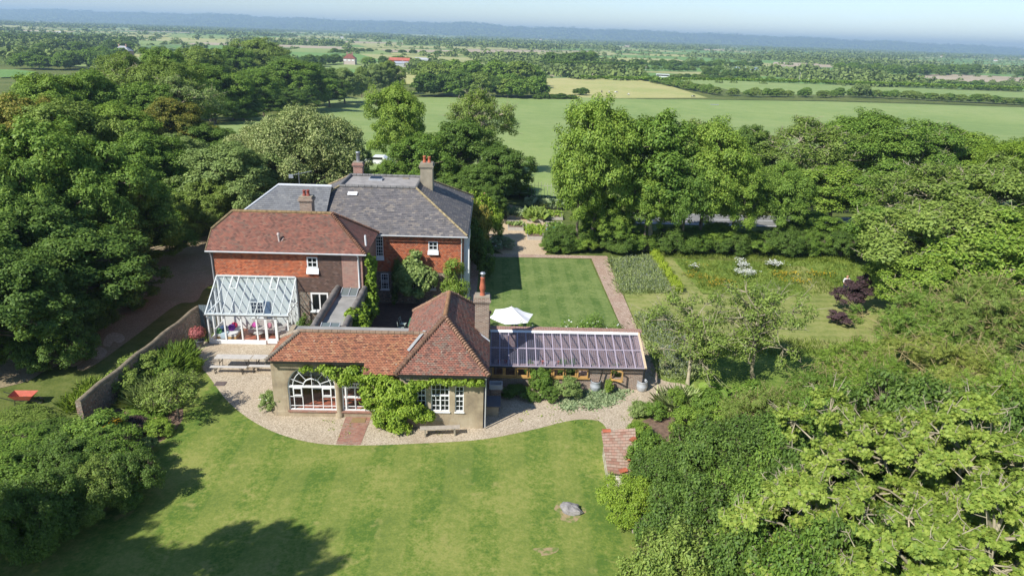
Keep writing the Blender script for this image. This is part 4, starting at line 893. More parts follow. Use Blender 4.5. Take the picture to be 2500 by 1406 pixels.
for a, b in ((tl(0, 0, .74), tl(0, 0, 1.4)), (tl(.72, 0, .74), tl(.72, 0, 1.4)), (tl(0, 0, .74), tl(.72, 0, .74)), (tl(0, 0, 1.4), tl(.72, 0, 1.4))): mb.bar(a, b, .07, .07)
o = mb.build('window', M['oak'], GH); o['label'] = 'oak casement standing open'; MB().quad(tl(.03, 0, .77), tl(.69, 0, .77), tl(.69, 0, 1.37), tl(.03, 0, 1.37)).build('pane', M['glass'], o)
settle(GH)

# ------------------------------------------------------------------ climbers, hedges and masses of leaves
def leafmass(name, blobs, n, size, kind, mat, label=None, cat=None, group=None, seed=1, up=.4, kindtag=None, stems=None, flower=None, inner=.45):
    """blobs: (cx, cy, cz, rx, ry, rz[, tilt])"""
    rs = np.random.RandomState(seed); B = np.array([b[:6] for b in blobs], float)
    # sub clumps on each blob give light tips and dark hollows
    m = 14; d = unit(rs.normal(size=(len(B)*m, 3))); bi = np.repeat(np.arange(len(B)), m)
    sc = B[bi, :3]+d*B[bi, 3:]*rs.uniform(.5, .95, (len(bi), 1)); sr = B[bi, 3:]*rs.uniform(.25, .5, (len(bi), 1))
    w = (sr[:, 0]*sr[:, 2]+sr[:, 1]*sr[:, 2]+sr[:, 0]*sr[:, 1]); idx = rs.choice(len(sc), n, p=w/w.sum()); p, dd = ball(rs, n, inner)
    pos = sc[idx]+p*sr[idx]; pos[:, 2] = np.maximum(pos[:, 2], .03)
    nr = unit((pos-B[bi[idx], :3])/B[bi[idx], 3:])*.7+dd*.3+np.array([0, -.1, up])+rs.normal(size=(n, 3))*.4
    lv = Leaves(); lv.add(pos, nr, size*rs.uniform(.65, 1.3, n), kind, rs)
    if flower: j = rs.choice(n, flower[1]); lv.add(pos[j]+unit(nr[j])*.08, nr[j], flower[2]*rs.uniform(.7, 1.3, flower[1]), 'round', rs, mi=1)
    me = lv.mesh(name, [mat, flower[0]] if flower else mat); o = link(name, me)
    tag(o, label, cat, group, kindtag)
    if stems:
        mb = MB()
        for s in stems: mb.tube(s[1:], [s[0]*(1-.6*i/(len(s)-2)) for i in range(len(s)-1)], 6)
        s = mb.build('stems', M['bark'], o)
    return o
def along(pts, h, w, step=.8, seed=1, jit=.25):
    rs = random.Random(seed); out = []
    for a, b in zip(pts, pts[1:]):
        L_ = math.hypot(b[0]-a[0], b[1]-a[1]); k = max(1, int(L_/step))
        for i in range(k):
            t = (i+.5)/k; x = a[0]+(b[0]-a[0])*t; y = a[1]+(b[1]-a[1])*t; hh = h*rs.uniform(1-jit, 1+jit)
            out.append((x, y, terr(y)+hh*.5, max(w, step*.7)*rs.uniform(.8, 1.15), w*rs.uniform(.8, 1.15), hh*.5))
    return out
# wisteria over the garden room front
wb = [(-9.6, 32.7, 3.05, .35, .2, .18), (-8.6, 32.55, 3.05, .5, .3, .3), (-8.0, 32.5, 2.95, .55, .35, .4), (-7.3, 32.4, 3.1, .6, .4, .35), (-7.6, 32.45, 2.55, .45, .35, .3), (-6.6, 32.35, 2.95, .7, .4, .45), (-6.3, 32.3, 2.3, .6, .4, .5), (-5.8, 32.2, 2.8, .7, .45, .45), (-5.6, 32.1, 2.0, .7, .5, .6), (-5.3, 32.0, 1.3, .75, .5, .6),
      (-5.0, 31.75, 2.6, .7, .4, .45), (-4.6, 31.6, 2.0, .7, .45, .5), (-4.3, 31.6, 1.3, .75, .45, .5), (-3.6, 31.65, 1.05, .55, .35, .4), (-5.6, 32.0, .6, .5, .45, .5), (-4.8, 31.6, .6, .6, .4, .5), (-3.9, 31.6, 2.7, .5, .3, .3), (-3.35, 31.65, 2.85, .4, .25, .2), (-4.0, 31.6, 2.1, .35, .3, .45), (-3.05, 31.65, .95, .3, .3, .25), (-5.0, 31.6, .25, .7, .3, .2), (-6.1, 31.95, 1.6, .55, .45, .5), (-6.4, 32.1, 1.95, .4, .4, .4), (-5.8, 31.85, 1.0, .55, .45, .45), (-4.6, 31.45, .9, .6, .4, .45), (-3.8, 31.5, 1.5, .4, .35, .4), (-5.2, 31.7, 1.9, .6, .45, .5), (-4.5, 31.4, .35, .6, .35, .3)]
leafmass('wisteria', wb, 23000, .155, 'leaf', L['lime'], 'big bright lime green wisteria spreading over the front of the garden room', 'climber', seed=5, up=.3,
         stems=[(.06, (-5.2, 32.0, 0), (-5.3, 31.95, 1.2), (-6.2, 32.2, 2.6), (-8.3, 32.6, 3.1)), (.05, (-5.1, 31.95, 0), (-4.7, 31.7, 1.3), (-4.1, 31.65, 2.6), (-2.9, 31.75, 3.0))])
leafmass('wisteria_strand', [(-2.9, 31.72, 2.9, .3, .18, .22), (-2.5, 31.7, 3.0, .25, .15, .12), (-2.1, 31.7, 2.95, .3, .17, .17), (-1.7, 31.7, 2.92, .3, .17, .18), (-1.3, 31.72, 2.98, .3, .15, .13), (-.8, 31.72, 2.9, .35, .18, .2), (-.4, 31.75, 2.92, .28, .16, .2)], 2300, .13, 'leaf', L['lime'], 'thin strand of wisteria under the eave above the three small windows', 'climber', seed=6)
for i, (bl, n, s, k, m, lab) in enumerate([
    ([(-8.1, 38.2, 1.6, .5, .7, 1.2), (-8.0, 39.2, 1.8, .5, .7, 1.5), (-8.1, 40.2, 1.9, .45, .6, 1.5), (-8.15, 41.3, 2.0, .4, .6, 1.2), (-8.3, 37.8, 2.6, .35, .5, .6), (-8.5, 39.6, 3.3, .5, .6, .4)], 6500, .17, 'round', L['lime'], 'yellow-green vine heaped over the courtyard side of the passage parapet'),
    ([(-8.25, 44.6, 3.2, .4, .35, 1.0), (-8.15, 44.8, 4.4, .35, .3, 1.0), (-8.3, 45.3, 2.0, .5, .5, 1.2), (-8.3, 44.5, 5.3, .2, .3, .6), (-8.1, 43.4, 2.4, .45, .6, .9)], 5200, .17, 'round', L['lime'], 'vine climbing the corner of the tile-hung wing beside its white downpipe'),
    ([(-5.2, 38.0, .9, .3, .4, .9), (-5.1, 39.0, 1.2, .3, .5, .8)], 1400, .13, 'round', L['lime'], 'small vine against the west side of the brown tiled roof'),
    ([(-6.0, 49.2, 3.2, .9, .5, .8), (-5.3, 49.1, 2.6, .8, .5, .9), (-6.3, 49.0, 2.2, .8, .5, .8), (-5.0, 49.0, 1.8, .6, .4, .6), (-5.6, 49.3, 4.1, .5, .4, .5), (-5.9, 48.9, 1.4, .9, .5, .5), (-4.4, 49.1, 2.6, .4, .35, .7)], 5200, .2, 'palm', L['silver2'], 'fig tree trained on the red wall of the slate-roofed house'),
    ([(-3.2, 49.1, 2.4, .8, .6, 1.2), (-2.7, 49.0, 3.3, .8, .6, .9), (-2.4, 49.0, 1.6, .8, .6, 1.2)], 5200, .13, 'leaf', L['ash'], 'dense fresh green climber on the right corner of the slate-roofed house'),
    ([(-7.1, 49.5, 2.4, .5, .3, 1.5), (-7.3, 49.5, 1.3, .4, .3, 1.0)], 2200, .13, 'leaf', L['dark'], 'dark ivy on the shaded courtyard wall'),
    ([(-11.0, 41.9, .8, .5, .9, .9), (-11.1, 40.8, .9, .5, .8, .9), (-11.0, 42.9, .9, .5, .7, .9), (-11.0, 39.8, .8, .5, .8, .8)], 7000, .11, 'leaf', L['ash'], 'clipped bright green shrub between the conservatory and the passage'),
    ([(-12.4, 42.3, .9, .5, 1.1, 1.0), (-12.6, 41.2, .7, .5, .8, .8)], 4500, .12, 'leaf', L['dark'], 'dark evergreen shrub against the conservatory side'),
]):
    leafmass('climber' if i < 6 else 'shrub', bl, n, s, k, m, lab, 'climber' if i < 6 else 'shrub', seed=20+i)
def shrub(key, px, pytop, Y, Rr, label, cat='shrub', **k): return tree_px(key, px, pytop, Y, Rr, label, cat=cat, **k)
leafmass('rose_bush', [(-2.9, 44.6, 1.6, 1.1, 1.2, 1.5), (-1.9, 44.2, 1.7, 1.1, 1.1, 1.3), (-2.4, 43.3, 1.3, 1.0, 1.0, 1.2), (-1.3, 43.6, 1.2, .8, .9, 1.1), (-3.6, 45.2, 1.3, .9, .9, 1.2)], 14000, .12, 'leaf', L['olive'], 'large rambling rose bush with pale blooms behind the brown tiled roof', 'rose bush', seed=40, flower=(L['pink'], 90, .12), stems=[(.05, (-2.4, 44.3, 0), (-2.6, 44.3, 1.0), (-2.2, 44.0, 2.2))])
leafmass('shrub', [(-12.0, 38.6, .7, .7, .9, .8), (-11.5, 39.2, .8, .6, .8, .8)], 3500, .11, 'leaf', L['olive'], 'loose rose shrub with cream blooms left of the passage roof', 'rose bush', seed=41, flower=(L['white'], 25, .1))
leafmass('climbing_rose', along([(1.2, 39.75), (5.6, 39.75)], 2.95, .3, .6, 4, .08)+[(6.6, 40.3, 1.9, 1.1, .8, 1.5), (7.9, 40.3, 1.8, 1.0, .8, 1.4), (5.8, 40.2, 1.7, .8, .7, 1.3)], 15000, .11, 'leaf', L['mid'], 'white flowered rose along the back wall of the greenhouse', 'climbing rose', seed=42, flower=(L['white'], 330, .10))
# planting in front of the greenhouse
for i, (px, pt, Y, r, key, lm, lab) in enumerate([
    (1322, 905, 35.9, .85, 'shrub', L['mid'], 'upright leafy shrub hiding part of the greenhouse windows'),
    (1345, 945, 35.3, .75, 'shrub', L['dark'], 'low dark shrub in front of the greenhouse, next to the grey lavender'),
    (1390, 925, 35.5, .95, 'shrub', L['silver2'], 'rounded grey-green lavender bush in front of the greenhouse'),
    (1262, 945, 35.6, 1.0, 'shrub', L['dark'], 'shaded dark bush at the left end of the greenhouse'),
    (1300, 960, 35.2, .6, 'shrub', L['dark'], 'small shaded bush at the gravel edge by the greenhouse'),
    (1488, 928, 36.1, .35, 'shrub', L['ash'], 'little leafy plant between the grey tub and the greenhouse wall'),
    (655, 955, 33.4, .75, 'shrubF', L['silver2'], 'white flowered bush against the left wall of the garden room')]):
    shrub(key, px, pt, Y, r, lab, lmat=lm)
tufts('ground_cover', scatter([P(1365, 985), P(1400, 960), P(1480, 945), P(1540, 950), P(1500, 985), P(1440, 1000), P(1375, 1002)], 240, 8), .16, 12, .3, L['grey'], kind='round', lean=2.2, label='pale green low plants creeping over the gravel in front of the greenhouse', kindtag='stuff')
tufts('weeds', scatter([(-9, 30.7), (4, 32), (8, 33), (10, 35.5), (3, 35), (-1, 31.3), (-9.5, 32.6)], 26, 9), .12, 7, .2, L['grass'], kind='leaf', lean=1.5, label='small weeds scattered through the gravel', kindtag='stuff')
# left border
for i, (px, pt, Y, r, key, lm, lab) in enumerate([
    (345, 868, 37.2, 1.6, 'shrub', L['olive'], 'yellow-green bush growing over the flint wall'),
    (300, 905, 35.2, 1.3, 'shrub', L['olive'], 'olive bush low against the flint wall, below the yellow-green one'),
    (398, 985, 33.6, 1.2, 'shrubP', L['mid'], 'leafy bush with red blooms in the middle of the left border'),
    (350, 1000, 32.6, 1.3, 'shrubP', L['mid'], 'bush with a few coral flowers beside the end of the flint wall'),
    (325, 1020, 31.2, .8, 'shrub', L['purple'], 'dark purple-leaved shrub in the left border'),
    (378, 1030, 31.0, 1.0, 'shrub', L['ash'], 'fresh green bush at the lawn edge of the left border'),
    (278, 1028, 31.6, .65, 'shrub', L['yellow'], 'bright yellow foliage clump near the purple-leaved shrub'),
    (355, 1072, 29.3, .6, 'shrub', L['silver2'], 'grey-green mound at the tip of the left border'),
    (230, 1020, 29.6, 1.7, 'shrub', L['mid'], 'broad green shrub in front of the end of the flint wall'),
    (468, 875, 38.0, .8, 'shrub', L['lime'], 'rounded bright green shrub where the border meets the gravel'),
    (452, 915, 35.9, .6, 'shrub', L['olive'], 'small yellowish shrub at the border edge above the apple tree'),
    (405, 880, 37.0, .9, 'shrub', L['mid'], 'tall green shrub with pale flower heads behind the apple tree')]):
    shrub(key, px, pt, Y, r, lab, lmat=lm)
for i, (px, py, rr, nn) in enumerate([(80, 1062, 2.6, 0), (235, 1080, 2.3, 0), (20, 1040, 2.8, 1), (295, 1120, 1.6, 0), (140, 1095, 2.4, 0), (10, 1130, 2.6, 0), (225, 1140, 1.8, 0), (100, 1170, 1.9, 0), (-60, 1100, 3.5, 0), (20, 1200, 1.8, 0)]):
    Y = [29.5, 27.2, 30.5, 25.6, 26.2, 25, 24.8, 23.4, 27.5, 22][i]
    lab = ['dark evergreen shrub left of the flint wall end', 'dark evergreen shrub with glossy sunlit tips below the flint wall end', 'pale pink rose shrub at the left edge of the picture', 'outermost dark shrub whose shadow edge falls on the lawn', 'tallest dark shrub in the middle of the lower left thicket', 'dark shrub at the left picture edge under the pink roses', 'low dark shrub along the lawn in the lower left thicket', 'lowest dark shrub of the lower left thicket beside the shadow', 'shrub just cut by the left picture edge', 'small dark shrub in the lower left corner'][i]
    shrub('bigshrub', px, py, Y, rr, lab, lmat=[L['dark'], L['mid'], L['olive'], L['dark'], L['dark'], L['mid'], L['olive'], L['dark'], L['mid'], L['dark']][i])
tufts('ornamental_grass', [P(425, 905), P(440, 890), P(410, 915)], 1.45, 420, .6, L['mid'], label='tall arching dark green ornamental grass beside the flint wall', cat='ornamental grass', seed=5)
tufts('ornamental_grass', [P(360, 985), P(385, 975), P(372, 1000)], 1.25, 380, .65, L['silver2'], label='pale green arching grass clump in the middle of the left border', cat='ornamental grass', seed=6)
tufts('ornamental_grass', [P(410, 940), P(425, 948)], 1.0, 300, .5, L['mid'], label='smaller arching grass clump between the two large ones', cat='ornamental grass', seed=7)
for i, (px, py) in enumerate([(175, 1000), (205, 975), (218, 955), (190, 990)]):
    tufts('iris_clump', [P(px, py), P(px+6, py-6)], .8, 60, .45, L['lime'] if i % 2 else L['ash'], label=['broad iris clump nearest the flint wall end', 'middle iris clump on the far side of the flint wall', 'upper iris clump near the chalky track', 'short iris clump between two taller ones'][i], cat='iris clump', seed=8+i)
ap = tree_px('thin', 437, 925, 32.6, 1.9, 'small apple tree on the lawn beside the left border, casting a round shadow', lmat=L['silver2'], name='apple_tree')
proto('apple', 'apple_tree', 3.2, 1.9, base=.9, nl=15, sub=9, n=5200, size=.12, lmat=L['olive'], bmat=M['bark'], ragged=.4, lobe=.33, trunk_r=.07, bare=.4)
for c in list(ap.children): bpy.data.objects.remove(c)
bpy.data.objects.remove(ap)
put_tree('apple', P(437, 1020), 2.7, 1.9, 'small apple tree on the lawn beside the left border, casting a round shadow', name='apple_tree', lmat=L['olive'])

# beds right of the terrace
for i, (px, pt, Y, r, lm, lab) in enumerate([
    (1562, 985, 33.6, .75, L['silver2'], 'grey-green bushy herb at the left end of the right hand bed'), (1560, 1035, 31.4, .8, L['ash'], 'bright low bush beside the gravel path end'), (1600, 985, 33.4, .8, L['mid'], 'green bush between the grey herb and the tall spikes'),
    (1655, 950, 34.3, .7, L['ash'], 'leafy bush with tall pale spikes in the right bed'), (1680, 1000, 31.8, 1.2, L['ash'], 'fresh green shrub below the tall spikes'), (1740, 960, 33.5, 1.2, L['mid'], 'green shrub right of the huge-leaved plant'),
    (1590, 1060, 29.4, 1.0, L['mid'], 'shrub right above the stone hut'), (1800, 985, 32, 1.4, L['ash'], 'broad green shrub below the pale sparse trees'), (1620, 1110, 27.2, 1.0, L['olive'], 'olive shrub right of the tiled hut roof'), (1572, 1080, 27.6, 1.1, L['mid'], 'green bush growing over the right half of the hut roof'), (1700, 1050, 29.6, 1.3, L['olive'], 'olive shrub in the middle of the right bed'), (1850, 940, 34, 1.6, L['mid'], 'green thicket under the second sparse tree'), (1950, 960, 33, 1.8, L['mid'], 'green thicket at the right end of the bed')]):
    shrub('shrub', px, pt, Y, r, lab, lmat=lm)
tufts('tall_spires', scatter([P(1600, 985), P(1650, 970), P(1690, 985), P(1660, 1010)], 30, 4), 1.1, 16, .3, L['lav'], lean=.25, label='tall pale green flower spires in the right hand bed', kindtag='stuff', seed=14)
q = P(1654, 1012); tufts('foxglove', [(q.x, q.y, 0)], .7, 20, .2, L['dark'], lean=.3, label='white flowered spike standing in the right bed', cat='plant', seed=15, flower=(L['white'], .5, .07))
q = P(1725, 985); tufts('giant_leaved_plant', [(q.x, q.y, .0), (q.x+.5, q.y+.3, .1)], .9, 26, .9, L['mid'], kind='round', lean=1.6, label='plant with huge dark green leaves under the sparse tree', cat='plant', seed=16)

# lavender, hedge, meadow
tufts('lavender_bed', scatter([P(1492, 640), P(1590, 628), P(1640, 712), P(1520, 718)], 700, 2), .42, 18, .55, L['lav'], lean=.8, label='rectangular bed of grey-green lavender beside the gravel path', kindtag='stuff', flower=(L['mauve'], .10, .08))
tufts('lavender_bed', scatter([P(1560, 775), P(1620, 765), P(1700, 870), P(1690, 925), P(1620, 920), P(1590, 850)], 700, 3), .42, 18, .55, L['lav'], lean=.8, label='second lavender bed right of the greenhouse end', kindtag='stuff', flower=(L['mauve'], .10, .08), seed=4)
leafmass('clipped_hedge', [(16.0-.02*(i % 2), 53.4+i*.42, .5, .40, .4, .52) for i in range(25)], 11000, .10, 'leaf', L['hedge'], 'narrow clipped yellow-green hedge running between lavender and meadow', 'hedge', seed=50, up=.6)
tufts('meadow_grass', scatter([(18.1, 53.8), (28, 53.8), (28.5, 62.6), (17.9, 63)], 900, 5), .28, 8, .5, L['grass'], lean=.9, label='long meadow grass in the flower meadow', kindtag='stuff', seed=17)
tufts('rough_grass', scatter([(11.2, 41), (30, 42), (30, 43.5), (12, 45.5)], 420, 6)+scatter([(28.3, 54), (36, 54), (36, 64), (28.8, 64)], 400, 7)+scatter([(17, 63.2), (36, 63.2), (36, 65), (17, 65)], 300, 8), .35, 9, .5, L['grass'], lean=.8, label='uncut grass fringing the mown lawns', kindtag='stuff', seed=18)
for i, (px, py, rx, ry, n) in enumerate([(1700, 677, 1.2, .5, 60), (1740, 698, .8, .4, 40), (1772, 690, .7, .4, 40), (1700, 652, .8, .4, 22), (1785, 705, .6, .3, 25), (1900, 675, .7, .4, 25)]):
    q = P(px, py); rs = random.Random(i); tufts('orange_flowers', [(q.x+rs.gauss(0, rx*.6), q.y+rs.gauss(0, ry), 0) for _ in range(n)], .32, 3, .2, L['grass'], lean=.5, label='drifts of orange flowers in the meadow', kindtag='stuff', seed=i, flower=(L['orange'], .6, .09))
for i, (px, py, s, n) in enumerate([(1822, 676, .75, 210), (1812, 656, .45, 80), (1887, 654, .6, 130), (1690, 660, .3, 20), (1805, 645, .3, 25)]):
    q = P(px, py); rs = random.Random(i+9); tufts('daisy_clump', [(q.x+rs.gauss(0, s*.5), q.y+rs.gauss(0, s*.5), 0) for _ in range(n//2)], .6, 5, .2, L['grass'], lean=.4, label=['largest clump of white daisies in the meadow', 'small clump of white daisies just behind the largest', 'second largest clump of white daisies, right of the others', 'few white daisies at the left of the meadow', 'sparse white daisies at the far edge of the meadow'][i], cat='daisies', seed=i+60, flower=(L['white'], .9, .12))
for i, (px, py) in enumerate([(2000, 672), (1945, 690), (1925, 672)]):
    q = P(px, py); rs = random.Random(i+5); tufts('yellow_flowers', [(q.x+rs.gauss(0, .8), q.y+rs.gauss(0, .3), 0) for _ in range(30)], .32, 3, .2, L['grass'], lean=.5, label='drifts of yellow flowers near the mown path', kindtag='stuff', seed=i+90, flower=(L['yellow'], .95, .11))

# ------------------------------------------------------------------ trees round the garden
TR = [
 # behind the house
 ('holm', 742, 276, 77, 7.4, 'large silvery holm oak in flower behind the left end of the house', None), ('holm', 650, 305, 80, 5.8, 'silvery green tree left of the large holm oak', None), ('lobed', 560, 352, 68, 6.2, 'grey-green spreading tree left of the pale slate roof', L['silver2']), ('lobed', 500, 440, 65, 4.2, 'lower olive tree beside the drive left of the house', L['olive']), ('dense', 860, 345, 82, 2.4, 'small grey-green tree at the right foot of the large holm oak', L['silver2']),
 ('ashA', 965, 205, 96, 4.8, 'tall ash behind the slate roof, left one of the two', L['ash']), ('thin', 1172, 222, 100, 6.0, 'airy pale ash behind the slate roof, right one of the two', L['olive']), ('dense', 1120, 290, 86, 5.6, 'dark ivy-clad tree between the two ashes behind the house', None), ('dense', 1040, 325, 84, 5.0, 'dark broad tree left of the ivy-clad one', L['mid']), ('dense', 1225, 355, 82, 4.6, 'dark rounded tree at the edge of the open pasture', None), ('dense', 1170, 400, 78, 4.0, 'dark tree behind the right chimney of the slate roof', None), ('lobed', 945, 395, 76, 3.3, 'light green tree right of the metal flue', L['mid']), ('dense', 1270, 452, 88, 2.2, 'low dark bush left of the bean poles', None), ('dense', 1195, 450, 76, 2.8, 'dark bush behind the first raised bed', None), ('dense', 1110, 430, 74, 3.2, 'dark bush close behind the right end of the slate roof', None),
 # right row, along the road
 ('ashA', 1472, 240, 65.5, 5.2, 'tallest ash of the row by the road, first from the pasture gap', None), ('ashA', 1425, 330, 65, 3.2, 'lower ash at the left end of the row by the road', None), ('tall', 1618, 262, 66, 4.6, 'narrow ash second in the row by the road', None), ('ashA', 1745, 292, 66.5, 4.9, 'broad light green ash third in the row by the road', None), ('dense', 1850, 305, 86, 3.6, 'dark narrow tree behind the third ash', None), ('thin', 1690, 300, 67, 4.0, 'pale thin ash with bare twigs between second and third', None), ('lobed', 1480, 480, 66, 2.9, 'low spreading green tree overhanging the lawn corner', L['ash']), ('ashA', 1592, 400, 65.5, 3.4, 'mid sized ash hanging in front of the road, left of the third trunk', L['ash']), ('ashA', 1690, 375, 65, 3.4, 'mid sized ash hanging in front of the road, centre', L['mid']), ('ashA', 1815, 385, 66, 3.6, 'mid sized ash hanging in front of the road, right of centre', L['ash']), ('ashA', 1925, 400, 67, 3.6, 'mid sized ash at the right end of the visible road', L['mid']), ('lobed', 1510, 520, 66, 3.0, 'low bushy tree drooping over the lavender corner', L['mid']), ('lobed', 1755, 545, 66.5, 2.5, 'round light green bush at the meadow edge under the ashes', L['ash']), ('dense', 1800, 380, 88, 4, 'dark tree across the road behind the row', None), ('dense', 1560, 420, 89, 4.5, 'dark tree across the road, seen between trunks', None), ('dense', 1690, 440, 89, 4.5, 'shaded tree across the road behind the thin ash', None),
 # right group
 ('thin', 1975, 292, 84, 7.6, 'pale grey-green ash left in the right hand group', None), ('ashA', 2130, 275, 90, 8.4, 'tallest mid green ash of the right hand group', L['mid']), ('ashB', 2270, 300, 90, 6.4, 'leafy ash right of the tallest one', L['mid']), ('dense', 2375, 322, 90, 6.2, 'deep green rounded tree at the right end against the pasture', L['ash']), ('ashB', 2050, 400, 74, 6.2, 'ash with pale twigs standing right beside the road', L['ash']), ('ashB', 2185, 405, 70, 6.8, 'broad ash in the middle of the right hand group', None), ('thin', 2290, 405, 62, 6.4, 'thin ash with a bare dead top', L['olive']), ('ashB', 2440, 385, 60, 7.0, 'ash at the right picture edge above the others', L['olive']), ('ashA', 2480, 340, 84, 5, 'yellowish tree at the right picture edge against the pasture', L['lime']), ('ashB', 2250, 500, 58, 5.2, 'ash whose crown hangs over the purple-leaved tree', None), ('dense', 1990, 520, 68, 3.6, 'dark bushy tree just right of the road gap', L['mid']), ('dense', 2110, 560, 66, 3.2, 'dark tree at the far right of the meadow', L['mid']),
 ('ashB', 2330, 480, 50, 7.0, 'big ash with grey-green feathery leaves on the right', L['olive']), ('ashB', 2480, 520, 46, 6.5, 'big ash cut by the right picture edge', L['ash']), ('ashB', 2290, 620, 46, 4.6, 'ash with yellowish bare branches right of the purple tree', L['ash']),
 # sparse trees by the bed
 ('sparse', 1708, 730, 37.2, 3.6, 'nearly bare pale ash leaning left beside the greenhouse', None), ('sparse', 1882, 672, 38.5, 3.6, 'nearly bare pale ash with a forked white trunk over the mown lawn', None),
 # lower right mass
 ('near', 2120, 835, 34, 3.4, 'ash sapling below the purple-leaved tree', None), ('near', 2270, 730, 38, 4.4, 'feathery ash with yellow lichened branches, right of centre', None), ('near', 2430, 690, 38, 5.0, 'feathery ash at the right edge, halfway up', None), ('near', 2160, 890, 31, 4.2, 'low feathery ash above the sycamore', None), ('near', 2360, 850, 31, 4.8, 'feathery ash with a long pale branch at the right edge', None), ('near', 2010, 915, 31, 2.8, 'small feathery ash right of the second bare tree', None), ('near', 2480, 900, 27, 4.2, 'feathery ash in front at the right edge', None), ('near', 1880, 960, 29.5, 2.4, 'feathery sapling above the dark thicket', None),
]
proto('sparse', 'sparse_ash', 7, 3.6, base=.5, nl=16, sub=10, n=9500, size=.16, kind='leaf', lmat=L['olive'], bmat=M['palebark'], ragged=.55, lobe=.3, subr=.42, bare=1.5, sparse=.75, trunk_r=.14, lean=(-1.0, .3))
proto('near', 'feathery_ash', 7, 4.5, base=1.4, nl=24, sub=15, n=19000, size=.27, kind='spray', lmat=L['ash'], bmat=M['yellowbark'], ragged=.6, lobe=.25, subr=.31, bare=1.1, trunk_r=.17, up=.45)
NL = [L['ash'], L['mid'], L['olive'], L['ash'], L['pale'], L['mid'], L['ash'], L['olive']]; ni = 0
for key, px, pt, Y, r, lab, lm in TR:
    if key == 'near': lm = NL[ni % 8]; ni += 1
    tree_px(key, px, pt, Y, r, lab, lmat=lm)
# sycamores in the near right corner
for i, (px, pt, Y, r, n) in enumerate([(2140, 1010, 20.5, 4.0, 16000), (2400, 985, 18.5, 4.2, 17000), (2010, 1170, 17.5, 2.9, 9000), (2280, 1230, 14.5, 3.2, 9000), (2480, 1150, 14.5, 3.0, 8000)]):
    q = PY(px, pt, Y); proto('syc%d' % i, 'sycamore_tree', q.z, r, base=q.z*.35, nl=20, sub=12, n=int(n*2.8), size=.115, kind='palm', lmat=L['syc'], bmat=M['palebark'], ragged=.5, lobe=.25, subr=.30, bare=1.1, trunk_r=.16, up=.7, sparse=.8)
    put_tree('syc%d' % i, (q.x, Y, 0), q.z, r, ['pale leaved sycamore in the near thicket, furthest of its clump', 'pale sycamore with many bare grey stems at the right edge', 'small pale sycamore reaching left over the dark thicket', 'pale sycamore at the bottom of the picture', 'pale sycamore in the lower right corner'][i])
for i, (px, pt, Y, r, lm, lab) in enumerate([
    (1640, 1115, 25.2, 2.0, L['dark'], 'dark thorny thicket right of the stone hut'), (1745, 1060, 25.5, 2.8, L['dark'], 'highest dark thorny thicket in front of the bed'), (1860, 1040, 26, 2.8, L['dark'], 'dark thicket left of the sycamores'), (1720, 1190, 21.8, 2.5, L['dark'], 'dark thicket behind the right hand bench'), (1850, 1180, 21.5, 2.5, L['mid'], 'green thicket in front of the sycamore edge'), (1960, 1040, 25, 2.6, L['mid'], 'green thicket under the small sycamore'), (1830, 1320, 17.5, 2.4, L['dark'], 'thicket at the lower edge of the picture'), (2100, 1100, 21, 3.2, L['dark'], 'shaded thicket beneath the sycamores'), (2350, 1080, 20, 3.5, L['dark'], 'shaded undergrowth beneath the right sycamore'), (2250, 950, 25, 3.6, L['dark'], 'undergrowth between sycamores and feathery ashes'), (2450, 1000, 23, 3.6, L['dark'], 'undergrowth at the right edge behind the sycamore'), (2080, 960, 28, 3.0, L['mid'], 'undergrowth below the low feathery ash'), (2200, 1300, 15.5, 3, L['dark'], 'shaded thicket at the bottom under the sycamore'), (2000, 1330, 16, 2.4, L['mid'], 'bushy growth left of the bottom sycamore')]):
    shrub('bigshrub', px, pt, Y, r, lab, cat='thicket', name='thicket', lmat=lm)
shrub('bigshrub', 1660, 1325, 17.6, 2.3, 'olive seeding bush at the bottom edge beside the right hand bench', lmat=L['olive'])
shrub('bigshrub', 1560, 1175, 24.6, 1.7, 'bright green creeper mound over the end of the stone hut', lmat=L['lime'])
# purple leaved tree
for (px, pt, Y, r, lab) in [(2085, 680, 50, 1.6, 'purple-leaved tree in front of the person'), (2045, 762, 47.5, 1.1, 'lower purple-leaved sapling left of the ashes')]:
    pass
proto('sparsep', 'purple_tree', 4, 1.6, base=.8, nl=12, sub=9, n=6500, size=.16, lmat=L['purple'], bmat=M['bark'], ragged=.4, lobe=.36, trunk_r=.06, bare=.4)
for (px, pt, Y, r, lab) in [(2088, 683, 50, 1.55, 'purple-leaved tree in front of the person'), (2050, 762, 47.5, 1.2, 'lower purple-leaved sapling left of the ashes'), (2115, 665, 50.5, 1.0, 'purple-leaved stem right behind the larger purple tree')]:
    tree_px('sparsep', px, pt, Y, r, lab)
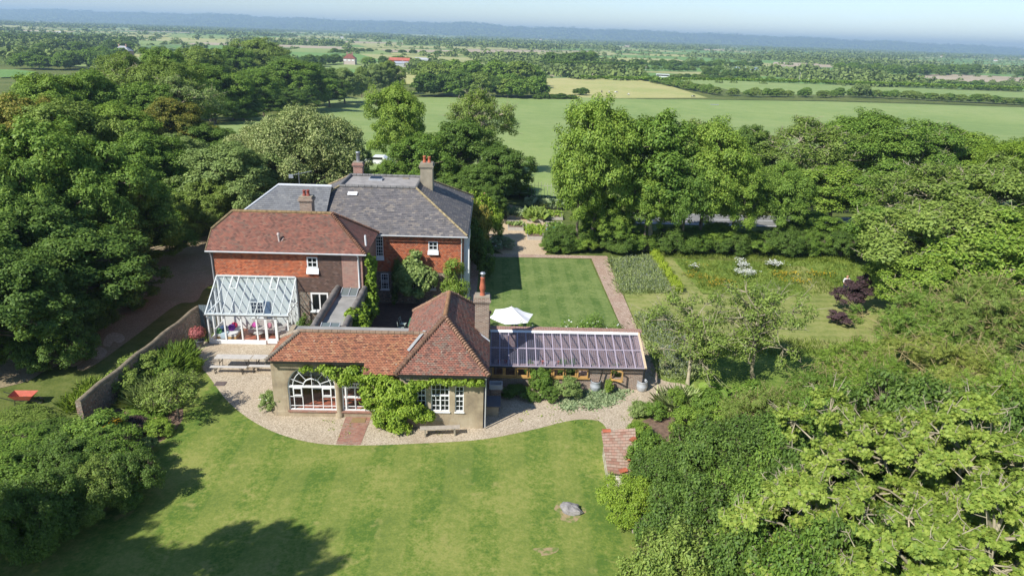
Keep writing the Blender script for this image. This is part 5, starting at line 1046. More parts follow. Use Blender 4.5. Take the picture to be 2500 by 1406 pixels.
# understorey between the meadow and the road
for i in range(17):
    px = 1375+i*46; lab = 'dark hedge bush between the garden and the road, number %d' % i
    lab = ['first', 'second', 'third', 'fourth', 'fifth', 'last'][i % 6]+[' bush from the left in the dark hedge behind the lavender', ' bush from the left in the dark hedge below the ash trunks', ' bush from the left in the dark hedge behind the daisies'][min(2, i//6)]
    grp = ['garden hedge bushes by the lawn corner', 'garden hedge bushes under the ashes', 'garden hedge bushes by the meadow'][min(2, i//6)]
    shrub('bigshrub', px, 555+(i*37 % 17), 65.4+(i % 3)*.7, 2.6, lab, lmat=[L['dark'], L['mid'], L['dark']][i % 3], group=grp)
shrub('bigshrub', 1362, 590, 64.8, 1.8, 'green bush below the teal netting', lmat=L['mid']); shrub('bigshrub', 1415, 570, 65.5, 2.2, 'green bush at the far right corner of the striped lawn', lmat=L['ash'])
shrub('shrubF', 1222, 578, 65.2, 1.9, 'wide bush covered in small white flowers beside the kitchen garden entrance', lmat=L['grey'])
for (px, pt, Y, r, key, lm, lab) in [(1165, 475, 66, 2.3, 'shrubP', L['lime'], 'yellow-green rose hedge by the right end of the slate roof'), (1160, 500, 62, 2.0, 'shrub', L['gold'], 'orange tinged bush behind the white bay'), (1150, 545, 60, 1.6, 'shrub', L['dark'], 'dark shaded bush beside the white bay'), (1195, 500, 67, 1.7, 'shrub', L['lime'], 'round yellow-green bush left of the raised beds'), (1180, 590, 57, 1.2, 'shrub', L['dark'], 'shaded shrub on the path side of the house')]:
    shrub(key, px, pt, Y, r, lab, lmat=lm)

# ------------------------------------------------------------------ the wood on the left
LW = [
 ('lobed', 60, 300, 52, 6.5, L['mid'], 'big tree nearest the camera on the left, leaves lit at the top'), ('lobed', 200, 345, 53, 5.8, L['mid'], 'big leafy tree second from the left picture edge'), ('lobed', 300, 425, 56, 5.2, L['mid'], 'leafy tree above the shaded drive'), ('dense', 60, 480, 45, 5.5, None, 'dark shaded tree at the left edge, halfway down'), ('dense', 170, 560, 44, 5.0, None, 'dark shaded tree above the chalky track'), ('dense', 10, 620, 38, 4.5, None, 'dark shaded tree at the left edge above the wheelbarrow'), ('dense', 260, 600, 49, 4.0, None, 'dark shaded tree beside the bend of the drive'), ('dense', 350, 560, 58, 4.2, L['mid'], 'dark tree on the far side of the drive'), ('dense', 120, 680, 41, 3.0, None, 'low dark bush in the deep shade of the wood'),
 ('ashA', 420, 445, 66, 4.6, L['mid'], 'bright green tree above the bend of the drive'), ('dense', 470, 500, 69, 3.6, None, 'dark tree at the back of the drive'), ('lobed', 340, 330, 70, 6.0, L['mid'], 'tall green tree in the middle of the wood'), ('lobed', 150, 250, 70, 7.0, L['olive'], 'yellowing tree in the second rank of the wood'), ('lobed', 20, 240, 72, 7.0, L['gold'], 'tree with rusty leaves at the left picture edge'), ('dense', 470, 395, 78, 5.0, None, 'dark tree at the pasture corner of the wood'), ('lobed', 420, 330, 84, 5.4, L['silver2'], 'pale green tree below the golden one'), ('lobed', 405, 245, 96, 6.4, L['gold'], 'golden orange tree standing out in the middle of the wood'), ('dense', 480, 300, 96, 5.4, None, 'dark tree right of the golden one'), ('ashA', 270, 250, 90, 6.2, L['ash'], 'fresh green tree left of the golden one'), ('lobed', 100, 185, 100, 8.0, L['ash'], 'wide green treetop near the left edge, under the far field'), ('lobed', 215, 175, 108, 7.0, L['mid'], 'green treetop in the back rank, left part'),
 ('thin', 300, 150, 125, 8.5, L['olive'], 'pale thin treetop in the back rank'), ('ashA', 400, 145, 125, 8, L['olive'], 'olive treetop above the golden tree'), ('lobed', 350, 205, 112, 7.5, L['mid'], 'broad treetop left above the golden tree'), ('thin', 430, 190, 120, 7.5, L['silver2'], 'greyish bare-twigged treetop above the golden tree'), ('lobed', 500, 160, 180, 11, L['mid'], 'rounded treetop in the back rank, right of the bare twigs'), ('lobed', 560, 185, 190, 10.5, L['dark'], 'dark treetop at the back facing the pasture'), ('dense', 520, 235, 168, 7, None, 'dark tree at the foot of the back rank by the pasture'), ('lobed', 610, 175, 215, 12.5, L['mid'], 'large rounded tree at the pasture edge of the wood, left of the dome'), ('lobed', 700, 148, 265, 18, L['mid'], 'largest dome-shaped tree beyond the pasture edge'), ('lobed', 640, 225, 210, 8, L['dark'], 'dark bushy tree at the foot of the big dome'), ('lobed', 770, 165, 300, 14, L['dark'], 'dark tree on the right flank of the big dome'), ('dense', 715, 215, 250, 9.5, None, 'dark tree in the shadow of the big dome'), ('lobed', 838, 168, 320, 11, L['silver2'], 'silvery willow at the right end of the wood'), ('dense', 800, 200, 295, 9, None, 'dark tree between dome and silvery willow'), ('lobed', 590, 255, 185, 6.5, L['mid'], 'low tree stepping out on the pasture below the wood'), ('ashA', 632, 95, 360, 18, L['olive'], 'tall pale treetop rising above the whole wood'), ('lobed', 560, 118, 320, 15, L['mid'], 'treetop left below the tallest one'), ('dense', 690, 135, 330, 13, L['dark'], 'dark treetop right behind the big dome'), ('lobed', 480, 118, 250, 14, L['olive'], 'olive crown at the back of the wood'), ('lobed', 390, 120, 190, 10, L['mid'], 'mid green crown at the back of the wood'), ('lobed', 300, 130, 180, 9, L['olive'], 'olive crown behind the grey slate roof far left'), ('dense', 760, 150, 340, 12, None, 'dark crown behind the right flank of the dome'),
]
for key, px, pt, Y, r, lm, lab in LW: tree_px(key, px, pt, Y, r, lab, lmat=lm)
for i, (px, py, Y) in enumerate([(20, 690, 43), (110, 720, 42.5), (190, 745, 43.5), (290, 700, 48), (30, 770, 38.5), (130, 800, 38.5)]): shrub('bigshrub', px, py, Y, 2.6, ['undergrowth at the foot of the wood, left edge', 'undergrowth in the deep shade, second from the left edge', 'undergrowth in the deep shade above the chalk patches', 'undergrowth beside the shaded drive', 'lowest undergrowth at the left edge above the barrow', 'lowest undergrowth just left of the chalk patches'][i], lmat=L['dark'])
# trees beside and behind the camera that throw the shadows on the near lawn
for i, (x, y, h, r) in enumerate([(-18.6, 12.4, 14.5, 4.0), (-24.5, 12.5, 13.5, 4.6), (-30, 14.0, 13, 4.6), (-16.5, 6.8, 14, 4.2), (-36, 33.5, 13, 4.6), (-38, 40, 14, 5.5), (-42, 48, 15, 6), (-33, 46.5, 11, 4)]): put_tree('lobed', (x, y, 0), h, r, ['tree beside the near lawn whose shadow crosses the grass', 'tree just behind the viewpoint shading the lawn', 'tree left of the near lawn by the corner thicket', 'outer tree left behind the viewpoint', 'tree at the left edge shading the ground behind the flint wall', 'tall shaded tree at the left edge of the wood', 'tall tree in the deep shade at the left edge', 'lower tree in the shade between drive and left edge'][i], lmat=L['mid'])
for i, (px, pt, Y, r, lm, lab) in enumerate([(880, 165, 350, 5.5, L['olive'], 'bushy hedge tree at the far corner of the pasture'), (915, 158, 370, 9, L['silver2'], 'pale willow right of the gap in the wood'), (950, 150, 380, 9, L['olive'], 'olive tree at the right of the gap, in front of the red barn')]): tree_px('lobed', px, pt, Y, r, lab, lmat=lm)

# ------------------------------------------------------------------ the plain beyond
FZ = -12
def fpoly(pxs, mat, dz=.12):
    pts = [G(x, y) for x, y in pxs]; sheet('field', [(p.x, p.y) for p in pts], GM[mat], max(terr(p.y) for p in pts)+dz)
for i, (pts, mt) in enumerate([
    ([(1335, 192), (1525, 189), (1560, 194), (1640, 212), (1728, 240), (1420, 241), (1332, 238)], 'fieldT'), ([(1340, 184), (1385, 176), (1455, 169), (1533, 180), (1533, 187), (1345, 188)], 'fieldB'),
    ([(1625, 192), (1900, 203), (2500, 226), (2500, 240), (2200, 234), (1900, 232), (1800, 226), (1740, 212)], 'field'), ([(1480, 173), (1750, 177), (2010, 181), (2000, 188), (1700, 184)], 'fieldY'),
    ([(1640, 142), (1830, 143), (1800, 153), (1700, 156)], 'fieldG'), ([(1890, 152), (2060, 158), (2050, 166), (1880, 163)], 'fieldB'), ([(2220, 186), (2320, 181), (2500, 190), (2500, 202), (2330, 201)], 'fieldB'), ([(1930, 166), (2055, 168), (2050, 177), (1920, 176)], 'fieldG'),
    ([(850, 170), (920, 172), (925, 200), (880, 215), (840, 200)], 'fieldG'), ([(965, 172), (1024, 175), (1015, 208), (955, 205)], 'fieldT'), ([(800, 129), (870, 131), (945, 152), (900, 153), (820, 145)], 'fieldG'),
    ([(812, 106), (985, 107), (960, 112), (812, 110)], 'fieldY'), ([(870, 110), (1200, 116), (1330, 124), (900, 117)], 'fieldY'), ([(930, 122), (1100, 124), (1210, 128), (950, 129)], 'fieldB'), ([(950, 131), (1180, 134), (1150, 137), (960, 135)], 'fieldT'),
    ([(0, 62), (120, 65), (190, 70), (0, 74)], 'fieldY'), ([(170, 97), (268, 97), (262, 105), (180, 104)], 'fieldG'), ([(205, 108), (300, 109), (350, 118), (270, 122)], 'fieldG'), ([(410, 114), (560, 112), (620, 120), (450, 124)], 'fieldG'), ([(0, 172), (40, 172), (90, 178), (60, 190), (0, 192)], 'fieldG'),
    ([(1000, 88), (1180, 92), (1160, 96), (1010, 93)], 'fieldD'), ([(1350, 118), (1460, 118), (1440, 125), (1340, 124)], 'fieldG'), ([(1530, 108), (1640, 108), (1630, 117), (1520, 117)], 'fieldB'), ([(1270, 128), (1480, 131), (1500, 137), (1260, 135)], 'fieldY'), ([(1660, 102), (1760, 103), (1750, 107), (1660, 106)], 'fieldY'), ([(1500, 125), (1700, 130), (1690, 134), (1500, 131)], 'fieldG'), ([(1800, 117), (1890, 120), (1870, 124), (1800, 122)], 'fieldG'), ([(2290, 143), (2440, 147), (2400, 152), (2290, 149)], 'fieldG'), ([(560, 72), (690, 76), (660, 79), (560, 77)], 'fieldD'), ([(1170, 103), (1240, 101), (1250, 110), (1175, 110)], 'fieldD'),
    ([(300, 86), (420, 87), (400, 92), (300, 91)], 'fieldY'), ([(440, 74), (560, 77), (540, 80), (440, 78)], 'fieldT')]): fpoly(pts, mt, .12+i*.02)
rsn = np.random.RandomState(11); cells = []
def split(x0, x1, y0, y1, d):
    w_, h_ = x1-x0, y1-y0; lim = 210+y0*.055
    if (w_ < lim and h_ < lim) or d > 14: cells.append((x0, x1, y0, y1)); return
    t = rsn.uniform(.36, .64)
    if w_ > h_*rsn.uniform(.8, 1.5): split(x0, x0+w_*t, y0, y1, d+1); split(x0+w_*t, x1, y0, y1, d+1)
    else: split(x0, x1, y0, y0+h_*t, d+1); split(x0, x1, y0+h_*t, y1, d+1)
split(-5200, 5800, 560, 8200, 0)
cmb = MB(); fm = ['fieldY', 'field', 'fieldG', 'fieldB', 'fieldD', 'fieldT']; ca, sa = math.cos(.12), math.sin(.12)
rot = lambda x, y: (x*ca-y*sa, y*ca+x*sa)
lv = Leaves(); bl = []
def edge(a, b, y0):
    L_ = math.hypot(b[0]-a[0], b[1]-a[1]); step = 11+y0*.002
    for i in range(int(L_/step)):
        if rsn.rand() < .5:
            t = (i+rsn.rand())*step/L_; big = rsn.rand() < .2; r = (rsn.uniform(4, 8) if big else rsn.uniform(2.0, 3.8))*(1+y0*.00006)
            bl.append((a[0]+(b[0]-a[0])*t, a[1]+(b[1]-a[1])*t+rsn.normal()*2, r, r*(1.0 if big else .7)))
for (x0, x1, y0, y1) in cells:
    if abs((x0+x1)/2) > (y0+y1)/2*.95+350: continue
    q = [rot(x0, y0), rot(x1, y0), rot(x1, y1), rot(x0, y1)]; wood = rsn.rand() < .07+.22*min(1, y0/4000)
    k = 4 if wood else int(rsn.choice(6, p=[.2, .27, .2, .12, .1, .11]))
    cmb.add([(a, b, FZ+.05) for a, b in q], [[0, 1, 2, 3]], k); edge(q[0], q[1], y0); edge(q[0], q[3], y0)
    if wood:
        n = int((x1-x0)*(y1-y0)/(240+y0*.08))
        for _ in range(min(n, 420)):
            p = rot(rsn.uniform(x0, x1), rsn.uniform(y0, y1)); r = rsn.uniform(6, 10); bl.append((*p, r, r*rsn.uniform(.7, 1.0)))
tag(cmb.build('countryside_fields', [GM[k] for k in fm]), kind='structure')
bl = np.array(bl); print('far blobs', len(bl))
dist = bl[:, 1]; nq = np.clip(90000/np.maximum(dist, 300)**1.0, 10, 110).astype(int); idx = np.repeat(np.arange(len(bl)), nq); N = len(idx)
p, d = ball(rsn, N, .6); p[:, 2] = np.abs(p[:, 2])*1.0; rad = bl[idx, 2]
pos = np.stack([bl[idx, 0], bl[idx, 1], np.full(N, FZ)], 1)+p*np.stack([rad, rad, bl[idx, 3]*1.3], 1)
lv.add(pos, d+np.array([0, 0, .4])+rsn.normal(size=(N, 3))*.4, rad*rsn.uniform(.5, .95, N)*np.clip(.30+dist[idx]/4000, .35, 1.0), 'round', rsn)
tag(link('distant_woods_and_hedges', lv.mesh('distant_woods_and_hedges', L['far'])), 'far off woods and hedgerows merging across the plain', kind='stuff')

def tree_line(pts, n, Hh, Rr, label, group, seed=1, wid=0, keys=('far1', 'far2'), lms=(None,)):
    rs = random.Random(seed); P3 = [G(*p) for p in pts]; seg = [(b-a).length for a, b in zip(P3, P3[1:])]; tot = sum(seg)
    ORD = 'first second third fourth fifth sixth seventh eighth ninth tenth eleventh twelfth thirteenth fourteenth fifteenth sixteenth seventeenth eighteenth nineteenth twentieth'.split()
    for i in range(n):
        lab_i = label if n > 20 or wid > 21 else 'the '+ORD[i]+' from the left: '+label
        s = (i+rs.uniform(.3, .7))/n*tot; k = 0
        while k < len(seg)-1 and s > seg[k]: s -= seg[k]; k += 1
        q = P3[k].lerp(P3[k+1], s/seg[k]); x, y = q.x+rs.gauss(0, 1)*.3*Rr, q.y+rs.uniform(0, 1)*wid
        o = put_tree(rs.choice(keys), (x, y, terr(y)), Hh*rs.uniform(.75, 1.2), Rr*rs.uniform(.8, 1.2), ' '.join(lab_i.split()[:16]), group=group, parts=False, name='hedgerow_tree' if Hh < 7 else 'field_tree', lmat=rs.choice(lms), cat='tree')
DK, MD, OL, SV = L['dark'], L['mid'], L['olive'], L['silver2']
tree_line([(1545, 192), (1640, 212), (1740, 232), (1830, 238), (1960, 239), (2130, 239)], 40, 5.5, 4.2, 'bushy tree in the thick hedge sweeping round the cow field', 'trees of the thick curved hedge', 1, 4, lms=(MD, OL, MD))
tree_line([(1025, 236), (1120, 240), (1220, 243), (1320, 243)], 16, 11, 8, 'tree at the pasture edge of the round wood behind the two ashes', 'front trees of the round wood', 2, 20, lms=(MD, DK, OL))
tree_line([(1040, 215), (1150, 218), (1250, 218), (1310, 222)], 16, 14, 10, 'tree in the middle of the round wood behind the two ashes', 'inner trees of the round wood', 3, 40, lms=(MD, OL))
tree_line([(1300, 243), (1392, 243)], 8, 3.2, 3.4, 'low bush running out of the round wood along the pasture', 'low bushes beside the round wood', 4, 3, lms=(DK,))
tree_line([(1345, 176), (1400, 174), (1450, 168)], 14, 15, 10, 'tree in the small dark wood above the brown field', 'trees of the small dark wood', 5, 50, lms=(DK, DK, MD))
tree_line([(1475, 170), (1560, 172), (1640, 176), (1760, 176)], 12, 7, 6, 'hedgerow tree behind the brown field', 'trees behind the brown field', 6, 6, lms=(MD, OL))
tree_line([(1480, 162), (1600, 166), (1740, 166), (1860, 166)], 20, 9, 8, 'rounded tree in the row under the bright green field', 'trees below the bright green field', 7, 20, lms=(DK, MD))
tree_line([(1640, 193), (1760, 196), (1900, 203), (2060, 209), (2240, 216), (2500, 226)], 50, 4.5, 4.2, 'roadside bush along the far main road', 'bushes along the far road', 8, 4, lms=(MD, DK, OL))
tree_line([(1720, 190), (1800, 194), (1860, 196)], 7, 8, 5, 'taller roadside tree behind the white lorry', 'taller trees behind the white lorry', 9, 8, lms=(DK,))
tree_line([(2060, 184), (2180, 186), (2300, 186), (2420, 186), (2500, 190)], 36, 12, 9, 'tree in the long wood at the far right', 'trees of the long right hand wood', 10, 60, lms=(MD, DK, DK))
tree_line([(2100, 195), (2250, 205), (2400, 214), (2500, 218)], 22, 6, 6, 'bush in the rough ground at the far right', 'bushes in the far right rough ground', 12, 10, lms=(SV, MD))
tree_line([(2140, 240), (2260, 246), (2380, 252), (2500, 258)], 18, 5, 5, 'bush in the uneven hedge at the right end of the pasture', 'bushes at the right end of the pasture', 13, 4, lms=(OL, MD))
tree_line([(0, 168), (60, 172), (130, 176), (250, 150)], 18, 11, 8, 'tree in the far left wood above the rusty tree', 'trees of the far left wood', 14, 40, lms=(DK, MD, MD))
tree_line([(0, 140), (60, 138), (160, 135), (260, 130)], 16, 12, 9, 'tree at the back of the far left wood', 'back trees of the far left wood', 15, 60, lms=(DK, SV, MD))
tree_line([(0, 108), (80, 108), (200, 104), (340, 110)], 14, 11, 9, 'dark tree by the far left fields', 'trees by the far left fields', 16, 20, lms=(DK,))
tree_line([(290, 122), (420, 128), (540, 130)], 12, 5, 6, 'hedgerow tree above the left wood', 'hedge trees above the left wood', 17, 4, lms=(DK, MD))
tree_line([(740, 168), (800, 160), (850, 158)], 8, 9, 7, 'tree left of the far farmhouse', 'trees left of the farmhouse', 18, 20, lms=(DK,))
tree_line([(880, 160), (930, 163), (960, 162), (1000, 160)], 8, 8, 6, 'garden tree between the farmhouse and the red barn', 'trees between farmhouse and barn', 19, 14, lms=(MD, DK, SV))
tree_line([(1010, 168), (1060, 168), (1110, 172)], 9, 8, 7, 'pale tree right of the red barn', 'trees right of the red barn', 20, 15, lms=(SV, MD))
tree_line([(810, 132), (900, 128), (1000, 132), (1100, 138), (1300, 140)], 18, 6, 6, 'distant hedge tree beyond the red barn', 'hedge trees beyond the red barn', 21, 6, lms=(MD, DK))
tree_line([(2090, 239), (2118, 239)], 3, 9, 5, 'tall tree in the hedge at the right of the pasture', 'tall trees in the pasture hedge', 22, 2, lms=(SV,))
leafmass('pasture_hedge', along([tuple(G(x, y))[:2] for x, y in ((1415, 243), (1600, 246), (1800, 247), (2000, 249), (2200, 254), (2500, 264))], 2.2, 1.4, 5, 3), 22000, .9, 'round', L['mid'], 'long trimmed hedge along the far side of the pasture', 'hedge', seed=70)
leafmass('road_hedge', along([tuple(G(x, y))[:2] for x, y in ((1340, 190), (1450, 189), (1555, 192))], 2.4, 1.4, 6, 3), 9000, 1.1, 'round', L['dark'], 'trimmed dark hedge between the brown field and the cow field', 'hedge', seed=71)
tree_line([(1410, 233), (1418, 233)], 2, 4.5, 4, 'lone round bush beside the grazing cows', 'bushes beside the cows', 23, 1, lms=(DK,))

# hills on the horizon
hp = [(0, 24), (100, 24), (230, 29), (380, 34), (520, 35), (620, 41), (750, 47), (900, 53), (1060, 56), (1150, 57), (1250, 66), (1400, 70), (1560, 76), (1700, 82), (1900, 90), (2050, 97), (2200, 104), (2350, 111), (2500, 119)]
mb = MB(); V = []; ex = [(-600, 12)]+hp+[(3200, 150)]; ex2 = []
for (a, b), (c, d) in zip(ex, ex[1:]):
    for s in range(6): t = s/6; ex2.append((a+(c-a)*t, b+(d-b)*t+math.sin((a+(c-a)*t)*.031)*1.0+math.sin((a+(c-a)*t)*.083)*.6))
for px, py in ex2:
    for k, (Y, f) in enumerate(((8300, 0), (9300, .35), (10300, .8), (11500, 1), (14500, .3))):
        q = PY(px, py, 11500); V.append((q.x*Y/11500, Y, FZ-.5+(q.z-FZ)*f+math.sin(px*.05+k)*4*(0 < f < 1)))
n = 5; hillV = V; hillx = ex2; mb.add(V, [[i*n+k, (i+1)*n+k, (i+1)*n+k+1, i*n+k+1] for i in range(len(ex2)-1) for k in range(n-1)], smooth=True)
hm = NT('wooded_hills'); hc = hm.coord('Object', (.0009, .0022, .002)); hm.col(hm.ramp(hm.noise(hc, 3, 6, .7), [(.42, (.03, .05, .02)), (.56, (.05, .075, .03)), (.62, (.2, .25, .1)), (.68, (.05, .08, .03))])).rough(1)
tag(mb.build('hills', hm.mat), kind='structure')


# ------------------------------------------------------------------ garden walls
fw = empty('flint_garden_wall', (-21.0, 38, 0), 0, 'long flint wall with a sloping mossy coping beside the left border', 'wall')
A, B = P(489, 799), P(203, 1042); d = (B-A).normalized(); nrm = Vector((-d.y, d.x, 0))*.15; n = 14; mb = MB(); cp = MB()
hts = [1.5+.05*math.sin(i*1.7) for i in range(n+1)]
for i in range(n):
    a, b = A.lerp(B, i/n), A.lerp(B, (i+1)/n); h0, h1 = Vector((0, 0, hts[i])), Vector((0, 0, hts[i+1]))
    for s in (1, -1): q = [a+nrm*s, b+nrm*s, b+nrm*s+h1, a+nrm*s+h0]; mb.quad(*(q if s < 0 else q[::-1]))
for e, h in ((A, hts[0]), (B, hts[-1])): mb.quad(e-nrm, e+nrm, e+nrm+Vector((0, 0, h)), e-nrm+Vector((0, 0, h)))
cp.tube([A.lerp(B, i/n)+Vector((0, 0, hts[i]-.02)) for i in range(n+1)], [.17]*(n+1), 10)
mb.build('wall', M['flint'], fw); cp.build('coping', plain('mossy_wall_coping', (.22, .18, .12), .95, .35, 3, 0, .5), fw); settle(fw)
gt = empty('garden_gate', (-19.6, 44.4, 0), 0, 'closed blue-grey board gate between flint wall and conservatory', 'gate')
mb = MB()
for i in range(6): mb.box(-.52+i*.175, -.36+i*.175, -.02, .02, .08, 1.75)
mb.build('boards', plain('blue_grey_gate_paint', (.14, .18, .20), .6, .12), gt); MB().box(-.52, .5, .021, .05, .4, .52).box(-.52, .5, .021, .05, 1.4, 1.52).build('brace', M['gutter'], gt)
# tile topped hut end by the bushes
hut = empty('stone_hut', (6.4, 28.4, 0), 0, 'small whitewashed stone hut with a crumbling pink tile roof at the lawn edge', 'hut')
c1, c2, c3, c4 = P(1486, 1135), P(1484, 1193), P(1575, 1215), P(1590, 1120)
mb = MB(); hh = [1.15, 1.0, .9, 1.2]
cs_ = [Vector((5.95, 29.6, 0)), Vector((5.8, 26.9, 0)), Vector((7.0, 26.65, 0)), Vector((7.4, 29.6, 0))]
for i in range(4): a, b = cs_[i], cs_[(i+1) % 4]; mb.quad(a, b, b+Vector((0, 0, hh[(i+1) % 4])), a+Vector((0, 0, hh[i])))
mb.build('wall', tilemat('flaking_whitewashed_stone', [(.3, .25, .18), (.62, .55, .45), (.7, .66, .58), (.5, .4, .3)], .3, .14, .5, (.3, .25, .15), mortar=.02, mcol=(.35, .3, .22), pscale=2), hut)
mb = MB(); courses(mb, (5.7, 26.75, 1.0), (7.1, 26.5, .95), (7.5, 29.7, 1.6), (5.8, 29.8, 1.35), .2, .03)
mb.build('roof', tilemat('worn_pink_clay_tile', [(.30, .15, .10), (.42, .24, .17), (.48, .30, .22), (.38, .2, .13)], .26, .2, .85, (.40, .31, .23), mcol=(.22, .14, .10), lich=(.48, .36, .28), pscale=2.6, pthr=(.42, .58)), hut)
for i, (x, y, z, rz) in enumerate([(6.4, 26.8, 1.1, .4), (6.9, 27.5, 1.24, 1.2), (6.05, 29.7, 1.42, .1), (7.2, 28.8, 1.5, .8)]):
    mb = MB(); V = []
    for k in range(7): a = math.pi*k/6; V += [(-.22, .14*math.cos(a), .07*math.sin(a)), (.22, .14*math.cos(a), .07*math.sin(a))]
    mb.add(V, [[2*k, 2*k+1, 2*k+3, 2*k+2] for k in range(6)], smooth=True); o = mb.build('ridge_tile', M['pot'], hut); o.location = (x, y, z); o.rotation_euler.z = rz
settle(hut)
q = P(1394, 1246); mb = MB(); mb.blob((0, 0, .08), (.52, .36, .24), 3, noise=.2, n=6); st = mb.build('stone', plain('weathered_grey_stone', (.25, .235, .225), .95, .4, 4, 0, .9), None, (q.x, q.y, 0)); st.rotation_euler.z = -.4; tag(st, 'lone weathered grey stone lying on the lawn', 'stone')
for p_ in st.data.polygons: p_.use_smooth = False

wp = NT('worn_turf'); wc = wp.coord(); wp.col(wp.ramp(wp.noise(wc, 3.5, 5), [(.42, (.14, .19, .04)), (.52, (.28, .23, .10)), (.62, (.34, .25, .14))])).rough(.95)
q = P(1392, 1250); sheet('worn_turf', smooth_loop([(q.x+(.7+.25*math.sin(k*2.3))*math.cos(k*.7), q.y+(.55+.2*math.cos(k*1.9))*math.sin(k*.7)) for k in range(9)], 4), wp.mat, .0075)
q = P(1335, 1345); sheet('worn_turf', smooth_loop([(q.x+(.45+.2*math.sin(k*2.1))*math.cos(k*.7), q.y+(.3+.1*math.cos(k*1.3))*math.sin(k*.7)) for k in range(9)], 4), wp.mat, .0078)
# ------------------------------------------------------------------ furniture outside
def rotpt(p, c, a): return (c[0]+p[0]*math.cos(a)-p[1]*math.sin(a), c[1]+p[0]*math.sin(a)+p[1]*math.cos(a), p[2])
def plank_seat(name, L_, D_, H_, label, cat, loc, rz, topmat, legmat, x_leg=True, grp=None, nb=2):
    e = empty(name, loc, rz, label, cat, grp); t = MB()
    for i in range(nb): t.box(-L_/2, L_/2, -D_/2+i*D_/nb+.006, -D_/2+(i+1)*D_/nb-.006, H_-.035, H_)
    t.build('top', topmat, e)
    for sx in (-1, 1):
        x = sx*(L_/2-.28); b = MB()
        if x_leg:
            for sy in (-1, 1): b.bar((x, sy*D_*.38, 0), (x, sy*D_*.38, H_-.04), .03); b.bar((x, sy*D_*.38, H_*.5), (x-sx*.25, 0, H_-.05), .02)
            b.bar((x, -D_*.38, .06), (x, D_*.38, .06), .03); b.bar((x, -D_*.38, H_*.55), (x, D_*.38, H_*.55), .025)
        else:
            b.box(x-.04, x+.04, -D_*.4, D_*.4, 0, H_-.04)
        b.build('leg', legmat, e)
    return e
t1 = plank_seat('trestle_table', 2.2, .6, .76, 'left folding trestle table on the gravel below the conservatory', 'table', (-15.75, 38.55, 0), .0, M['palewood'], M['black'], grp='folding tables on the gravel')
t2 = copy_tree(t1); t2.location = (-13.5, 38.6, 0); t2['label'] = 'right folding trestle table, partly behind the orange roof corner'
b1 = plank_seat('trestle_bench', 2.2, .28, .47, 'left folding bench in front of the trestle tables', 'bench', (-15.8, 37.75, 0), .0, M['palewood'], M['black'], grp='folding benches on the gravel', nb=1)
b2 = copy_tree(b1); b2.location = (-13.55, 37.95, 0); b2['label'] = 'right folding bench, running behind the orange roof corner'
q = P(1085, 1052); bb = plank_seat('plank_bench', 2.1, .36, .5, 'weathered plank bench against the wall under the three small windows', 'bench', (-2.45, 31.25, 0), .10, M['wood'], M['stackr'], False, nb=1)
q = P(1590, 1322); bb = plank_seat('wooden_bench', 1.9, .42, .48, 'silvered wooden bench half buried in bushes at the lower right', 'bench', (q.x+.1, q.y, 0), -.22, M['wood'], M['wood'], False, nb=3)
for sx in (-1, 1): MB().box(sx*.8-.04, sx*.8+.04, .2, .28, .3, .95).build('back_post', M['wood'], bb)
MB().box(-.95, .95, .27, .31, .62, .72).box(-.95, .95, .27, .31, .80, .92).build('backrest', M['wood'], bb)
# parasol
ux, uy = 1.55, 43.9; um = empty('parasol', (ux, uy, 0), .25, 'large white canvas parasol behind the greenhouse wall', 'parasol')
mb = MB(); rim = []
for k in range(6): a = 2*math.pi*k/6; rim.append(Vector((1.6*math.cos(a), 1.6*math.sin(a), 1.65)))
top = Vector((0, 0, 2.35))
for k in range(6):
    a, b = rim[k], rim[(k+1) % 6]; rows = []
    for s in range(7):
        t = s/6; l = top.lerp(a, t)-Vector((0, 0, .06*math.sin(math.pi*t))); r = top.lerp(b, t)-Vector((0, 0, .06*math.sin(math.pi*t))); row = [l.lerp(r, u/4)-Vector((0, 0, 0)) for u in range(5)]
        for u in range(5): w_ = 1-abs(u-2)/2; row[u] = row[u]*(1-.05*t*w_)+Vector((0, 0, -.07*t*w_+.05*t*row[u].z*w_))
        rows.append(row)
    for s in range(6):
        for u in range(4): mb.quad(rows[s][u], rows[s+1][u], rows[s+1][u+1], rows[s][u+1])
mb.build('canopy', M['canvas'], um); MB().tube([(0, 0, 0), (0, 0, 2.42)], .03, 8).build('pole', M['wood'], um); MB().lathe((0, 0, 0), [(.32, 0), (.32, .06), (.05, .1), (.04, .4)], 16).build('base', M['black'], um)
for k in range(6): a = 2*math.pi*k/6; MB().bar((0, 0, 1.4), Vector((.8*math.cos(a), .8*math.sin(a), 1.9)), .02).build('rib', M['wood'], um)
